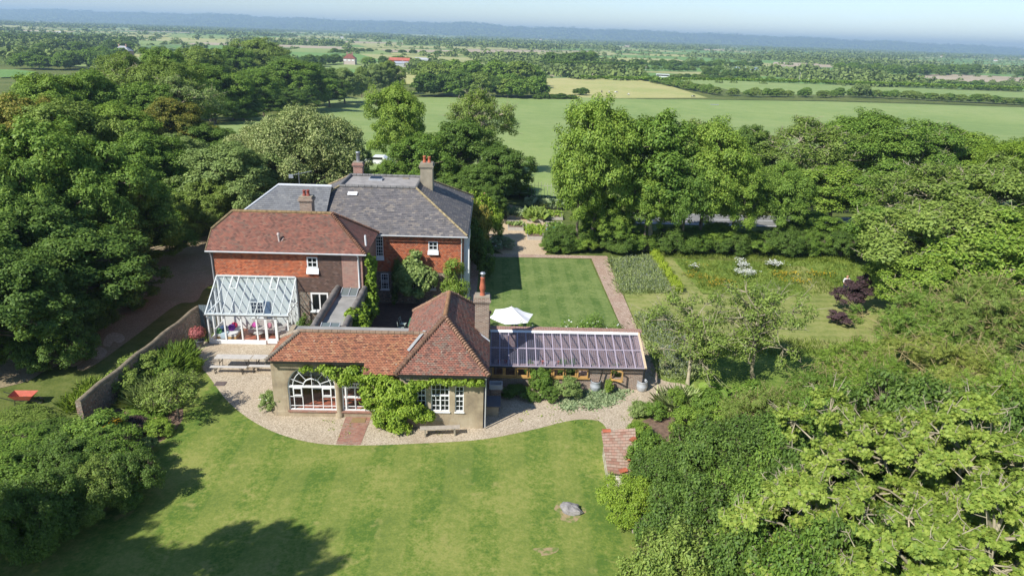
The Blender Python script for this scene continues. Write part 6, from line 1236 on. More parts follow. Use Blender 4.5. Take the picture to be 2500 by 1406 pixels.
# tubs, sink, slab
def tub(px, py, lab, z=0):
    q = P(px, py); e = empty('metal_tub', (q.x, q.y, z), 0, lab, 'tub', 'galvanised tubs under the downpipes')
    MB().lathe((0, 0, 0), [(.02, .02), (.25, .02), (.25, 0), (.29, .03), (.33, .28), (.335, .33), (.32, .36), (.30, .62), (.32, .64), (.29, .66), (.27, .6), (.26, .1), (0, .1)], 20).build('body', plain('pale_galvanised_tub', (.47, .5, .53), .45, .12, 4, .25), e)
    MB().lathe((0, 0, 0), [(.27, .5), (0, .5)], 20).build('water', M['pane'], e); return e
tub(1453, 952, 'galvanised tub under the middle downpipe of the greenhouse'); tub(1566, 952, 'galvanised tub at the right corner of the greenhouse')
sk = empty('stone_sink', (.5, 35.5, 0), 0, 'old butler sink raised on blocks in the shade beside the garden room', 'sink')
mb = MB(); mb.box(-.38, .38, -.28, -.22, .6, .9); mb.box(-.38, .38, .22, .28, .6, .9); mb.box(-.38, -.32, -.22, .22, .6, .9); mb.box(.32, .38, -.22, .22, .6, .9); mb.box(-.32, .32, -.22, .22, .6, .64); mb.build('basin', M['gutter'], sk); MB().box(-.3, .3, -.2, .2, 0, .598).build('blocks', M['brickbrown'], sk)
sl_ = empty('slate_slab', (.35, 33.7, 0), 0, 'dark slate slab table on a pale block by the brown roof corner', 'slab table')
MB().box(-.42, .42, -.45, .75, .58, .63).build('top', plain('dark_slate_slab', (.07, .075, .09), .4, .15), sl_); MB().box(-.42, .3, -.42, -.12, 0, .578).build('block', M['stackr'], sl_); MB().box(-.42, .3, .4, .7, 0, .578).build('block', M['stackr'], sl_)
pt = empty('potted_acer', (-19.0, 41.4, 0), 0, 'red-leaved acer in a dark grey pot at the conservatory corner', 'potted plant')
MB().lathe((0, 0, 0), [(.18, 0), (.26, .42), (.29, .44), (.29, .5), (.25, .5), (.24, .42), (0, .42)], 18).build('pot', plain('dark_grey_pot', (.10, .11, .12), .6, .15), pt)
rs = np.random.RandomState(4); p_, d_ = ball(rs, 900, .3); lv = Leaves(); lv.add(p_*np.array([.55, .55, .45])+np.array([-.1, 0, 1.05]), d_+np.array([0, 0, .4]), .11, 'palm', rs); link('foliage', lv.mesh('foliage', L['red']), pt)
MB().tube([(0, 0, .4), (.02, 0, .8), (-.1, 0, 1.1)], .02, 6).build('stem', M['bark'], pt)
q = P(906, 1014); tag(MB().box(-7.35, -6.6, 32.35, 32.8, .022, .045).build('doormat', plain('coir_doormat', (.26, .18, .08), .95, .2, 20)), 'brown coir doormat at the top of the brick path', 'doormat')
q = P(538, 937); mh = MB(); mh.box(-.32, .32, -.25, .25, .012, .03); mh.box(-.24, .24, -.17, .17, .031, .036); o = mh.build('manhole_cover', plain('rusty_iron_cover', (.13, .1, .09), .7, .2, 8), None, (q.x, q.y, 0)); tag(o, 'small rectangular manhole cover in the gravel', 'manhole cover')
# wheelbarrow
q = P(62, 985); wbw = empty('wheelbarrow', (q.x, q.y, 0), .1, 'red-orange wheelbarrow standing on the grass at the left edge', 'wheelbarrow')
mb = MB(); b0 = [(-.35, -.22, .35), (.35, -.2, .3), (.35, .2, .3), (-.35, .22, .35)]; t0 = [(-.62, -.36, .66), (.62, -.34, .62), (.62, .34, .62), (-.62, .36, .66)]
for i in range(4): j = (i+1) % 4; mb.quad(b0[i], b0[j], t0[j], t0[i])
mb.poly(b0[::-1]); mb.build('tray', plain('faded_red_paint', (.5, .12, .07), .5, .15, 5), wbw)
mb = MB(); [mb.tube([(.75, s*.1, .2), (.2, s*.2, .3), (-.5, s*.26, .36), (-1.15, s*.3, .62)], .02, 6) for s in (-1, 1)]; [mb.bar((-.35, s*.24, .34), (-.4, s*.26, 0), .03) for s in (-1, 1)]; mb.build('frame', M['black'], wbw)
mb = MB(); mb.tube([(.75+.19*math.cos(a*.5236), 0, .2+.19*math.sin(a*.5236)) for a in range(13)], .045, 8, cap=False); mb.build('wheel', M['black'], wbw)

# courtyard
ct_ = empty('courtyard_table', (-5.2, 44.6, 0), 0, 'green metal table in the shaded courtyard', 'table'); MB().box(-.45, .45, -.75, .75, .70, .73).build('top', plain('green_table_top', (.10, .22, .13), .4, .1), ct_)
for sx in (-.4, .4):
    for sy in (-.7, .7): MB().bar((sx, sy, 0), (sx, sy, .7), .03).build('leg', M['green'], ct_)
def chair(loc, rz, lab, mat, first=[None]):
    if first[0]: c = copy_tree(first[0]); c.location = loc; c.rotation_euler.z = rz; c['label'] = lab; return c
    e = empty('garden_chair', loc, rz, lab, 'chair', 'metal chairs round the courtyard table'); MB().box(-.2, .2, -.2, .2, .44, .46).build('seat', mat, e)
    mb = MB(); mb.bar((-.2, .2, .46), (-.2, .26, .9), .025); mb.bar((.2, .2, .46), (.2, .26, .9), .025); mb.bar((-.2, .26, .9), (.2, .26, .9), .025); mb.bar((-.2, .24, .7), (.2, .24, .7), .02); mb.build('backrest', mat, e)
    for sx in (-.18, .18):
        for sy in (-.18, .18): MB().bar((sx, sy, 0), (sx, sy, .44), .025).build('leg', mat, e)
    first[0] = e; return e
pm = plain('pale_green_metal', (.42, .5, .44), .5, .1)
for x, y, rz, lab in [(-5.2, 43.5, 3.14, 'pale chair at the near end of the courtyard table'), (-5.2, 45.8, 0, 'pale chair at the far end of the courtyard table'), (-6.1, 44.9, 1.4, 'chair left of the courtyard table, nearer the house'), (-6.15, 44.1, 1.8, 'chair left of the courtyard table, nearer the camera'), (-4.3, 44.8, -1.5, 'chair right of the courtyard table, nearer the house'), (-4.3, 44.1, -1.7, 'chair right of the courtyard table by the brown roof')]: chair((x, y, 0), rz, lab, pm)
hr = empty('hose_reel', (-6.7, 40.2, 0), .3, 'yellow garden hose reel on the courtyard paving', 'hose reel'); mb = MB(); mb.tube([(.0, -.16, .35), (0, .16, .35)], .2, 16); mb.build('hose', plain('yellow_hose', (.65, .42, .02), .5, .1), hr)
mb = MB(); [mb.tube([(.24*math.cos(a*.5236), s*.18, .35+.24*math.sin(a*.5236)) for a in range(13)], .02, 6) for s in (-1, 1)]; [mb.bar((0, s*.2, .35), (.2, s*.2, 0), .03) for s in (-1, 1)]; mb.bar((.0, -.2, .8), (0, .2, .8), .03); [mb.bar((0, s*.2, .35), (0, s*.2, .8), .03) for s in (-1, 1)]; mb.build('frame', M['black'], hr)

# conservatory and garden room furniture
dbm = plain('white_linen', (.62, .62, .6), .9, .06)
def cushion(loc, s, c, lab, rz=0, tilt=.9, nm='cushion'):
    mb = MB(); mb.blob((0, 0, 0), (s, s, s*.38), 2, n=6, noise=.03); o = mb.build(nm, plain('cushion_fabric_%d' % len(bpy.data.materials), c, .9, .08), None, loc); o.rotation_euler = (tilt, 0, rz); return tag(o, lab, 'cushion')
db = empty('daybed', (-17.7, 43.0, .07), .0, 'white cushioned daybed at the left end of the conservatory', 'daybed'); MB().box(-.55, .75, -.75, .75, .12, .3).build('base', M['oak'], db); MB().box(-.53, .73, -.73, .73, .301, .46).build('mattress', dbm, db); MB().box(-.62, -.552, -.75, .75, .12, .85).build('headboard', dbm, db)
for sx in (-.5, .7):
    for sy in (-.7, .7): MB().bar((sx, sy, 0), (sx, sy, .12), .05).build('leg', M['oak'], db)
cushion((-17.9, 42.75, .75), .26, (.03, .06, .13), 'navy cushion on the conservatory daybed', .2); cushion((-17.45, 42.95, .75), .24, (.17, .03, .28), 'purple cushion on the daybed in the conservatory', .5); cushion((-18.1, 42.45, .7), .2, (.12, .3, .1), 'green cushion at the end of the daybed', .1); cushion((-17.4, 43.35, .75), .22, (.55, .04, .1), 'crimson cushion at the back of the daybed', .4)
o = MB().box(-17.95, -17.55, 42.18, 42.22, .28, .56).box(-17.95, -17.55, 42.22, 42.7, .56, .585).build('throw_blanket', plain('pale_blue_blanket', (.4, .5, .56), .9, .1)); tag(o, 'pale blue blanket hanging over the daybed edge', 'blanket')
def sofa(loc, rz, w_, mat, lab, nm='sofa'):
    e = empty(nm, loc, rz, lab, 'sofa' if w_ > 1 else 'armchair'); MB().box(-w_/2, w_/2, -.38, .3, .15, .42).build('seat', mat, e); MB().box(-w_/2, w_/2, .302, .48, .15, .82).build('backrest', mat, e)
    for s in (-1, 1): MB().box(min(s*w_/2, s*(w_/2+.14)), max(s*w_/2, s*(w_/2+.14)), -.38, .46, .15, .6).build('armrest', mat, e)
    for sx in (-1, 1):
        for sy in (-.3, .38): MB().bar((sx*(w_/2), sy, 0), (sx*(w_/2), sy, .15), .04).build('leg', M['oak'], e)
    return e
pf = tilemat('patterned_upholstery', [(.25, .22, .2), (.55, .5, .46), (.4, .25, .25), (.6, .58, .55)], .07, .07, .2, (.5, .45, .42), mcol=(.5, .48, .45))
sofa((-15.6, 43.65, .07), 0, 1.5, pf, 'patterned sofa at the back of the conservatory'); sofa((-14.2, 43.1, .07), -1.2, .6, pf, 'patterned armchair near the conservatory door', 'armchair')
cushion((-16.1, 43.55, .72), .2, (.5, .06, .3), 'magenta cushion on the patterned sofa'); cushion((-15.1, 43.5, .72), .2, (.5, .2, .25), 'pink cushion at the right end of the patterned sofa')
ctb = empty('coffee_table', (-15.6, 42.75, .07), 0, 'small round coffee table in front of the patterned sofa', 'table'); MB().lathe((0, 0, 0), [(0, .4), (.32, .4), (.32, .43), (0, .43)], 18).build('top', M['palewood'], ctb); [MB().bar((.2*math.cos(a), .2*math.sin(a), 0), (.2*math.cos(a), .2*math.sin(a), .4), .03).build('leg', M['black'], ctb) for a in (0, 2.1, 4.2)]
st_ = empty('side_table', (-13.65, 43.9, .07), 0, 'dark three legged side table by the right wall of the conservatory', 'table'); MB().lathe((0, 0, 0), [(0, .62), (.25, .62), (.25, .66), (0, .66)], 18).build('top', M['black'], st_); [MB().tube([(.22*math.cos(a), .22*math.sin(a), 0), (.1*math.cos(a), .1*math.sin(a), .3), (.18*math.cos(a), .18*math.sin(a), .62)], .018, 6).build('leg', M['black'], st_) for a in (0, 2.1, 4.2)]
o = MB().box(-15.6, -15.2, 44.31, 44.345, .9, 2.15).build('shutter', plain('slate_blue_shutter', (.10, .15, .23), .7, .1)); tag(o, 'blue-grey shutter beside the window inside the conservatory', 'shutter')
sofa((-9.0, 35.5, .32), 0, 1.9, dbm, 'long white sofa seen through the large arched window')
cushion((-9.75, 35.5, .90), .22, (.25, .27, .14), 'sage green cushion on the white sofa')
# greenhouse contents
for i, (x, h_, lm, lab) in enumerate([(2.6, 1.2, 'mid', 'leafy plant under the middle of the greenhouse roof'), (4.6, 1.4, 'mid', 'tall tomato-like plant in the greenhouse, left of centre'), (5.2, 1.35, 'dark', 'dark leafy plant in the greenhouse, next to the tall one'), (3.6, .9, 'ash', 'small bright plant in the greenhouse'), (7.9, 1.1, 'mid', 'leafy plant at the right end of the greenhouse'), (6.5, 1.0, 'silver2', 'grey-green plant in the greenhouse')]):
    put_tree('shrub', (x, 37.7, .03), h_, .4, lab, cat='plant', lmat=L[lm])
gb = empty('potting_bench', (1.3, 38.3, .03), 0, 'wooden potting bench in the shaded left end of the greenhouse', 'bench'); MB().box(-.9, 3.4, -.35, .45, .75, .8).build('top', M['wood'], gb); [MB().bar((x, -.3, 0), (x, -.3, .75), .06).build('leg', M['wood'], gb) for x in (-.8, 1.2, 3.3)]
for i, x in enumerate((.7, 1.1, 2.6, 3.4, 4.4)):
    q = MB().lathe((0, 0, 0), [(.07, 0), (.1, .18), (.115, .18), (.115, .21), (.09, .21), (.08, .05)], 12).build('flower_pot', M['pot'], None, (x, 38.2, .832)); tag(q, 'terracotta flower pot standing on the potting bench in the greenhouse', 'pot', 'flower pots on the potting bench')

# ------------------------------------------------------------------ kitchen garden
bedwood = plain('pale_grey_bed_board', (.42, .39, .34), .85, .15, 4)
def raised(x, y, w_, l_, h_, lab):
    e = empty('raised_bed', (x, y, 0), 0, lab, 'raised bed'); mb = MB(); t = .06
    mb.box(-w_/2, w_/2, -l_/2, -l_/2+t, 0, h_); mb.box(-w_/2, w_/2, l_/2-t, l_/2, 0, h_); mb.box(-w_/2, -w_/2+t, -l_/2+t, l_/2-t, 0, h_-.005); mb.box(w_/2-t, w_/2, -l_/2+t, l_/2-t, 0, h_-.005); mb.build('boards', bedwood, e)
    MB().box(-w_/2+t, w_/2-t, -l_/2+t, l_/2-t, .02, h_-.08).build('soil', M['soil'], e); return e
def crop(x, y, w_, l_, h_, n, mat, lab, z=.3, seed=1, flower=None, kind='leaf'): tufts('crop', [(a, b, z) for a, b, _ in scatter([(x-w_/2, y-l_/2), (x+w_/2, y-l_/2), (x+w_/2, y+l_/2), (x-w_/2, y+l_/2)], n, seed)], h_, 14, .35, mat, kind=kind, lean=.9, label=lab, kindtag='stuff', seed=seed, flower=flower)
def gp(px, py): return P(px, py)
bs = [(1305, 572, 1.7, 4.6, .4, 'front raised bed in the middle with rows of lettuce'), (1258, 555, 1.7, 3.0, .4, 'bare raised bed on the left with brown soil'), (1255, 528, 1.7, 2.6, .4, 'left rear raised bed full of grey-leaved plants'), (1305, 535, 1.8, 3.0, .4, 'second raised bed in the middle with tall seedheads'), (1355, 560, 1.8, 4.0, .35, 'raised bed right of the lettuce bed'), (1352, 530, 1.9, 2.8, .35, 'right rear raised bed with low seedlings'), (1335, 506, 3.6, 2.2, .4, 'farthest raised bed below the bean poles')]
bp = []
for px, py, w_, l_, h_, lab in bs: q = P(px, py); raised(q.x, q.y, w_, l_, h_, lab); bp.append((q.x, q.y, w_-.2, l_-.2))
crop(bp[0][0], bp[0][1]+.4, bp[0][2], bp[0][3]-1.2, .4, 40, L['lime'], 'leafy lettuce and salad crop in the front bed', seed=31); crop(*bp[1][:2], bp[1][2], .6, .45, 8, L['silver2'], 'few herbs in the bare left bed', seed=32); crop(*bp[2], .7, 40, L['grey'], 'grey-leaved crop in the left rear bed', seed=33)
crop(*bp[3], 1.1, 36, L['olive'], 'tall seeding crop in the second middle bed', seed=34); crop(*bp[4][:2], bp[4][2], 2.4, .35, 22, L['mid'], 'sparse crop in the bed right of the lettuce', seed=35); crop(*bp[5], .3, 26, L['ash'], 'green seedlings in the right rear bed', seed=36); crop(*bp[6], .9, 60, L['grey'], 'blue-green brassicas in the farthest bed', seed=37, kind='round')
q = P(1325, 492); bpz = empty('bean_poles', (q.x, q.y+.6, 0), 0, 'row of pale bean poles tied to a crossbar at the end of the kitchen garden', 'bean poles')
for i in range(10): MB().tube([(-1.9+i*.42, 0, 0), (-1.9+i*.42+.05*math.sin(i*3), .05, 2.3+.12*math.sin(i*5))], .022, 5).build('pole', M['palewood'], bpz)
MB().tube([(-2.0, 0, 1.95), (2.0, 0, 1.9)], .02, 5).build('crossbar', M['palewood'], bpz)
q = P(1356, 570); mb = MB(); mb.lathe((0, 0, .42), [(0, .12), (.5, .11), (.85, .08), (1.0, .04), (1.0, -.02), (0, -.02)], 24); o = mb.build('netting_cover', plain('teal_netting', (.02, .30, .27), .6, .25, 6), None, (q.x, q.y, 0)); tag(o, 'oval teal net cover lying over the right hand bed', 'cover')
for i, (x, y) in enumerate([(1.05, 64.6), (1.1, 65.6)]):
    o = MB().box(-.05, .05, -.05, .05, 0, .9).box(-.06, .06, -.06, .06, .901, .93).build('garden_post', M['wood'], None, (x, y, 0)); tag(o, ['nearer grey post at the kitchen garden entrance', 'further grey post at the kitchen garden entrance'][i], 'post')

# ------------------------------------------------------------------ person
q = P(2060, 719); pe = empty('person', (q.x, q.y, 0), 0, 'bald man in a white shirt standing behind the purple-leaved tree', 'person')
def skinned(name, joints, edges, mat, parent, sub=2):
    me = bpy.data.meshes.new(name); me.from_pydata([j[:3] for j in joints], edges, []); me.materials.append(mat); o = link(name, me, parent)
    md = o.modifiers.new('skin', 'SKIN'); md.use_smooth_shade = True; sv = me.skin_vertices[0].data if me.skin_vertices else None
    if sv is None:
        bm = bmesh.new(); bm.from_mesh(me); bm.verts.layers.skin.verify(); bm.to_mesh(me); bm.free(); sv = me.skin_vertices[0].data
    for s, j in zip(sv, joints): s.radius = (j[3], j[4] if len(j) > 4 else j[3]); 
    sv[0].use_root = True; sb = o.modifiers.new('sub', 'SUBSURF'); sb.levels = sb.render_levels = sub; return o
skinm = plain('skin', (.52, .27, .19), .6, .06)
J = [(0, 0, .95, .15, .11), (0, 0, 1.15, .14, .10), (0, 0, 1.35, .17, .11), (0, 0, 1.48, .07), (0, -.01, 1.56, .055), (0, -.02, 1.66, .085, .1), (0, -.01, 1.74, .07),
     (-.1, 0, .88, .1), (-.11, 0, .5, .065), (-.12, .02, .1, .045), (-.12, -.12, .04, .035), (.1, 0, .88, .1), (.11, 0, .5, .065), (.12, .02, .1, .045), (.12, -.12, .04, .035),
     (-.2, 0, 1.42, .06), (-.27, -.02, 1.15, .045), (-.2, -.2, 1.0, .032), (-.17, -.27, .98, .035), (.2, 0, 1.42, .06), (.27, -.02, 1.15, .045), (.2, -.2, 1.0, .032), (.17, -.27, .98, .035)]
Ed = [(0, 1), (1, 2), (2, 3), (3, 4), (4, 5), (5, 6), (0, 7), (7, 8), (8, 9), (9, 10), (0, 11), (11, 12), (12, 13), (13, 14), (2, 15), (15, 16), (16, 17), (17, 18), (2, 19), (19, 20), (20, 21), (21, 22)]
for b, s in ((18, -1), (22, 1)):
    for k in range(5):
        o_ = (k-2)*.016; ln = [.05, .068, .075, .068, .052][k]; a = len(J)
        x, y, z = J[b][:3]
        if k == 0: J += [(x-s*.035, y-.01, z+.005, .011), (x-s*.05, y-.045, z-.005, .009)]
        else: J += [(x+o_-.0, y-.03-ln*.4, z-.01, .0095), (x+o_, y-.03-ln*.85, z-.035, .008)]
        Ed += [(b, a), (a, a+1)]
body = skinned('body', J, Ed, skinm, pe)
Js = [(0, 0, .86, .165, .125), (0, 0, 1.0, .165, .125), (0, 0, 1.2, .16, .12), (0, 0, 1.38, .185, .125), (0, 0, 1.46, .1), (-.2, 0, 1.43, .075), (-.265, -.02, 1.2, .062), (-.255, -.06, 1.12, .058), (.2, 0, 1.43, .075), (.265, -.02, 1.2, .062), (.255, -.06, 1.12, .058)]
skinned('shirt', Js, [(0, 1), (1, 2), (2, 3), (3, 4), (3, 5), (5, 6), (6, 7), (3, 8), (8, 9), (9, 10)], M['fabricwhite'], pe)
Jt = [(0, 0, .92, .16, .12), (-.1, 0, .84, .11), (-.11, 0, .5, .085), (-.12, .02, .12, .07), (.1, 0, .84, .11), (.11, 0, .5, .085), (.12, .02, .12, .07)]
skinned('trousers', Jt, [(0, 1), (1, 2), (2, 3), (0, 4), (4, 5), (5, 6)], plain('dark_trousers', (.05, .05, .07), .8, .1), pe)
mb = MB()
for s in (-1, 1): mb.blob((s*.033, -.112, 1.675), (.014, .008, .009), 1, n=5, noise=0); mb.blob((s*.098, 0, 1.665), (.012, .03, .035), 1, n=5, noise=0)
mb.blob((0, -.125, 1.645), (.014, .02, .022), 1, n=5, noise=0); mb.box(-.028, .028, -.118, -.108, 1.605, 1.612); mb.build('face', skinm, pe)
mb = MB(); [mb.tube([(s*.035+.025*math.cos(a*.6283), -.128, 1.675+.02*math.sin(a*.6283)) for a in range(11)], .004, 5) for s in (-1, 1)]; mb.build('glasses', M['black'], pe)

# ------------------------------------------------------------------ far things
def far_house(px, py, w_, d_, h_, rh, wallm, roofm, lab, rz=0, cat='house', hip=True, chim=2, name='farmhouse'):
    q = G(px, py); e = empty(name, (q.x, q.y, q.z), rz, lab, cat)
    MB().box(-w_/2, w_/2, -d_/2, d_/2, 0, h_).build('wall', wallm, e); i = min(w_, d_)/2 if hip else 0
    a, b, c, d = (-w_/2-.4, -d_/2-.4, h_), (w_/2+.4, -d_/2-.4, h_), (w_/2+.4, d_/2+.4, h_), (-w_/2-.4, d_/2+.4, h_); r1, r2 = (-w_/2-.4+i*1.1, 0, h_+rh), (w_/2+.4-i*1.1, 0, h_+rh)
    rf = MB().add([a, b, c, d, r1, r2], [[0, 1, 5, 4], [1, 2, 5], [2, 3, 4, 5], [3, 0, 4]]).build('roof', roofm, e)
    for k in range(chim): x = (-1, 1, 0)[k]*w_*.22; MB().box(x-.5, x+.5, -.4, .4, h_+rh*.6, h_+rh+1.6).build('chimney', M['brickred'], rf)
    return e
tiled = plain('dark_red_far_tile', (.20, .07, .05), .9, .2, .5)
fh = far_house(855, 158, 11, 9, 5.5, 4.2, plain('white_and_brown_wall', (.5, .42, .38), .9, .1), tiled, 'far brick farmhouse with a dark red hipped roof and white upper windows')
MB().box(-5, -2.5, -4.56, -4.51, 3.4, 4.6).box(-1.2, 1.2, -4.56, -4.51, 3.4, 4.6).box(2.6, 4.6, -4.56, -4.51, 3.4, 4.6).build('window', M['white'], fh)
rb = far_house(975, 162, 20, 14, 5.5, 2.2, plain('rust_red_sheet_wall', (.42, .09, .05), .8, .1, .5), plain('rust_red_sheet_roof', (.48, .13, .08), .8, .15, .4), 'red sheeted barn in the distance, right of the farmhouse', 0, 'barn', False, 0, 'barn')
far_house(981, 164, 13, 9, 3.2, 1.8, M['gutter'], plain('grey_sheet_roof', (.34, .37, .42), .7, .1), 'grey open-fronted shed in front of the red barn', 0, 'shed', False, 0, 'shed')
far_house(1000, 165, 9, 7, 2.4, 1.8, M['brickbrown'], plain('brown_far_roof', (.30, .24, .2), .9, .1), 'small brown roofed shed right of the grey one', .3, 'shed', False, 0, 'shed')
far_house(1030, 153, 14, 8, 3, 2, M['gutter'], M['gutter'], 'pale grey barn half hidden by willows', 0, 'barn', False, 0, 'barn')
far_house(303, 138, 15, 10, 5, 4.5, M['brickred'], plain('pale_slate_far_roof', (.33, .34, .36), .7, .15), 'large slate roofed house showing above the left wood', 0, 'house', True, 2, 'manor_house')
wm, om = plain('white_far_wall', (.6, .58, .53), .8, .05), plain('orange_far_roof', (.28, .15, .11), .9, .15)
hs = [(1395, 100, 0), (1310, 96, 1), (1345, 97, 1), (1372, 99, 0), (1320, 99, 1), (1385, 96, 1), (1872, 121, 1), (1885, 122, 0), (1935, 122, 1), (2082, 127, 0), (2292, 140, 0), (2300, 141, 1), (2350, 141, 0), (2375, 143, 1), (1115, 64, 0), (1230, 92, 1), (950, 78, 1), (985, 80, 0), (1010, 82, 1), (1055, 80, 1), (1145, 99, 1), (20, 39, 0), (835, 95, 0), (470, 62, 0), (905, 92, 1), (1180, 82, 1), (1640, 108, 0), (1700, 98, 1), (2120, 131, 1), (2430, 150, 1), (145, 84, 0), (1062, 99, 1)]
proto_h = {}
for i, (px, py, k) in enumerate(hs):
    q = G(px, py); s = min(.95, max(.6, q.y/3500))
    if k not in proto_h:
        mb = MB(); mb.box(-8, 8, -4, 4, 0, 5.5); mb.add([(-8.4, -4.5, 5.5), (8.4, -4.5, 5.5), (8.4, 4.5, 5.5), (-8.4, 4.5, 5.5), (-7, 0, 9), (7, 0, 9)], [[0, 1, 5, 4], [1, 2, 5], [2, 3, 4, 5], [3, 0, 4]], 1); proto_h[k] = mb.build('distant_house', [wm, om if k else M['gutter']]); o = proto_h[k]
    else: o = proto_h[k].copy(); COL.objects.link(o)
    o.location = (q.x, q.y, FZ); o.rotation_euler.z = (i*1.3) % .8-.4; o.scale = (s, s, s)
    tag(o, ['tiny white walled house with a grey roof far out on the plain', 'tiny white walled house with an orange roof far out on the plain'][k], 'house', ['distant grey roofed houses', 'distant orange roofed houses'][k])
# blue cropping tunnels
for i, (x0, x1, y_) in enumerate([(1800, 1870, 170), (1878, 1925, 175)]):
    a, b = G(x0, y_), G(x1, y_+3); mb = MB()
    for r in range(2): o_ = Vector((0, r*9, 0)); n = 7; V = []; [V.extend([a+o_+Vector((0, 4*math.cos(math.pi*k/(n-1)), 2.6*math.sin(math.pi*k/(n-1)))), b+o_+Vector((0, 4*math.cos(math.pi*k/(n-1)), 2.6*math.sin(math.pi*k/(n-1))))]) for k in range(n)]; mb.add(V, [[2*k, 2*k+1, 2*k+3, 2*k+2] for k in range(n-1)])
    tag(mb.build('polytunnel', plain('pale_blue_sheeting_%d' % i, (.34, .45, .55), .4, .1)), ['long pale blue crop tunnels left of the round tree', 'shorter pale blue crop tunnels right of the round tree'][i], 'polytunnel')
# vehicles on the far road
def wheels(e, xs, w_, r=.45):
    for x in xs:
        for s in (-1, 1): MB().tube([(x, s*(w_/2-.25), r), (x, s*(w_/2+.01), r)], r, 12).build('wheel', M['black'], e)
q = G(1617, 191); co = empty('coach', (q.x, q.y, q.z), -.05, 'white coach with a dark window band on the far road', 'coach')
mb = MB(); mb.box(-5.8, 5.8, -1.25, 1.25, .5, 3.3); mb.box(-5.7, 5.7, -1.2, 1.2, 3.301, 3.45); mb.build('body', M['white'], co); MB().box(-5.5, 5.3, -1.27, -1.251, 1.75, 2.85).box(-5.84, -5.801, -1.1, 1.1, 1.5, 2.9).build('windows', M['pane'], co); wheels(co, (-3.6, 3.4), 2.5)
q = G(1705, 194); lo_ = empty('lorry', (q.x, q.y, q.z), -.05, 'white box lorry following the coach on the far road', 'lorry'); MB().box(-1.6, 3.2, -1.2, 1.2, .9, 3.5).build('cargo_box', M['white'], lo_); mb = MB(); mb.box(-3.1, -1.65, -1.1, 1.1, .5, 2.0); mb.box(-2.7, -1.66, -1.05, 1.05, 2.001, 2.5); c = mb.build('cab', M['white'], lo_); MB().box(-2.68, -1.8, -1.12, -1.101, 1.5, 2.2).box(-3.13, -3.101, -1, 1, 1.2, 1.9).build('window', M['pane'], c); MB().box(-1.62, 3.1, -.9, .9, .6, .899).build('chassis', M['black'], lo_); wheels(lo_, (-2.3, 2.2), 2.2)
def van(px, py, lab, col, k=0):
    q = G(px, py); e = empty('van' if k == 0 else 'parked_car', (q.x, q.y, q.z), -.05, lab, 'van' if k == 0 else 'car'); m_ = plain('vehicle_paint_%d' % px, col, .3, .04)
    if k == 0: pr = [(-2.6, .4), (2.6, .4), (2.6, 2.3), (-1.2, 2.3), (-1.9, 1.4), (-2.6, 1.1)]
    else: pr = [(-2.1, .35), (2.1, .35), (2.1, .95), (1.5, 1.0), (.9, 1.45), (-.7, 1.45), (-1.3, .95), (-2.1, .8)]
    w_ = 1.9; mb = MB(); n = len(pr); mb.poly([(x, -w_/2, z) for x, z in pr]); mb.poly([(x, w_/2, z) for x, z in pr][::-1])
    for i in range(n): a, b = pr[i], pr[(i+1) % n]; mb.quad((a[0], w_/2, a[1]), (b[0], w_/2, b[1]), (b[0], -w_/2, b[1]), (a[0], -w_/2, a[1]))
    mb.build('body', m_, e); MB().box(-1.1, 0 if k == 0 else .8, -w_/2-.02, -w_/2-.002, 1.5 if k == 0 else 1.0, 2.1 if k == 0 else 1.35).build('window', M['pane'], e); wheels(e, (-1.5, 1.5), w_, .33)
van(1418, 188, 'white van on the far road above the cow field', (.8, .8, .8)); van(1968, 199, 'white van on the far road right of the field pole', (.8, .8, .8)); van(1932, 196, 'yellow vehicle among the bushes of the far road', (.6, .35, .05), 1); van(140, 150, 'white car parked by the far left wood', (.8, .8, .8), 1); van(925, 403, 'white car parked behind the trees by the metal flue', (.8, .8, .8), 1)
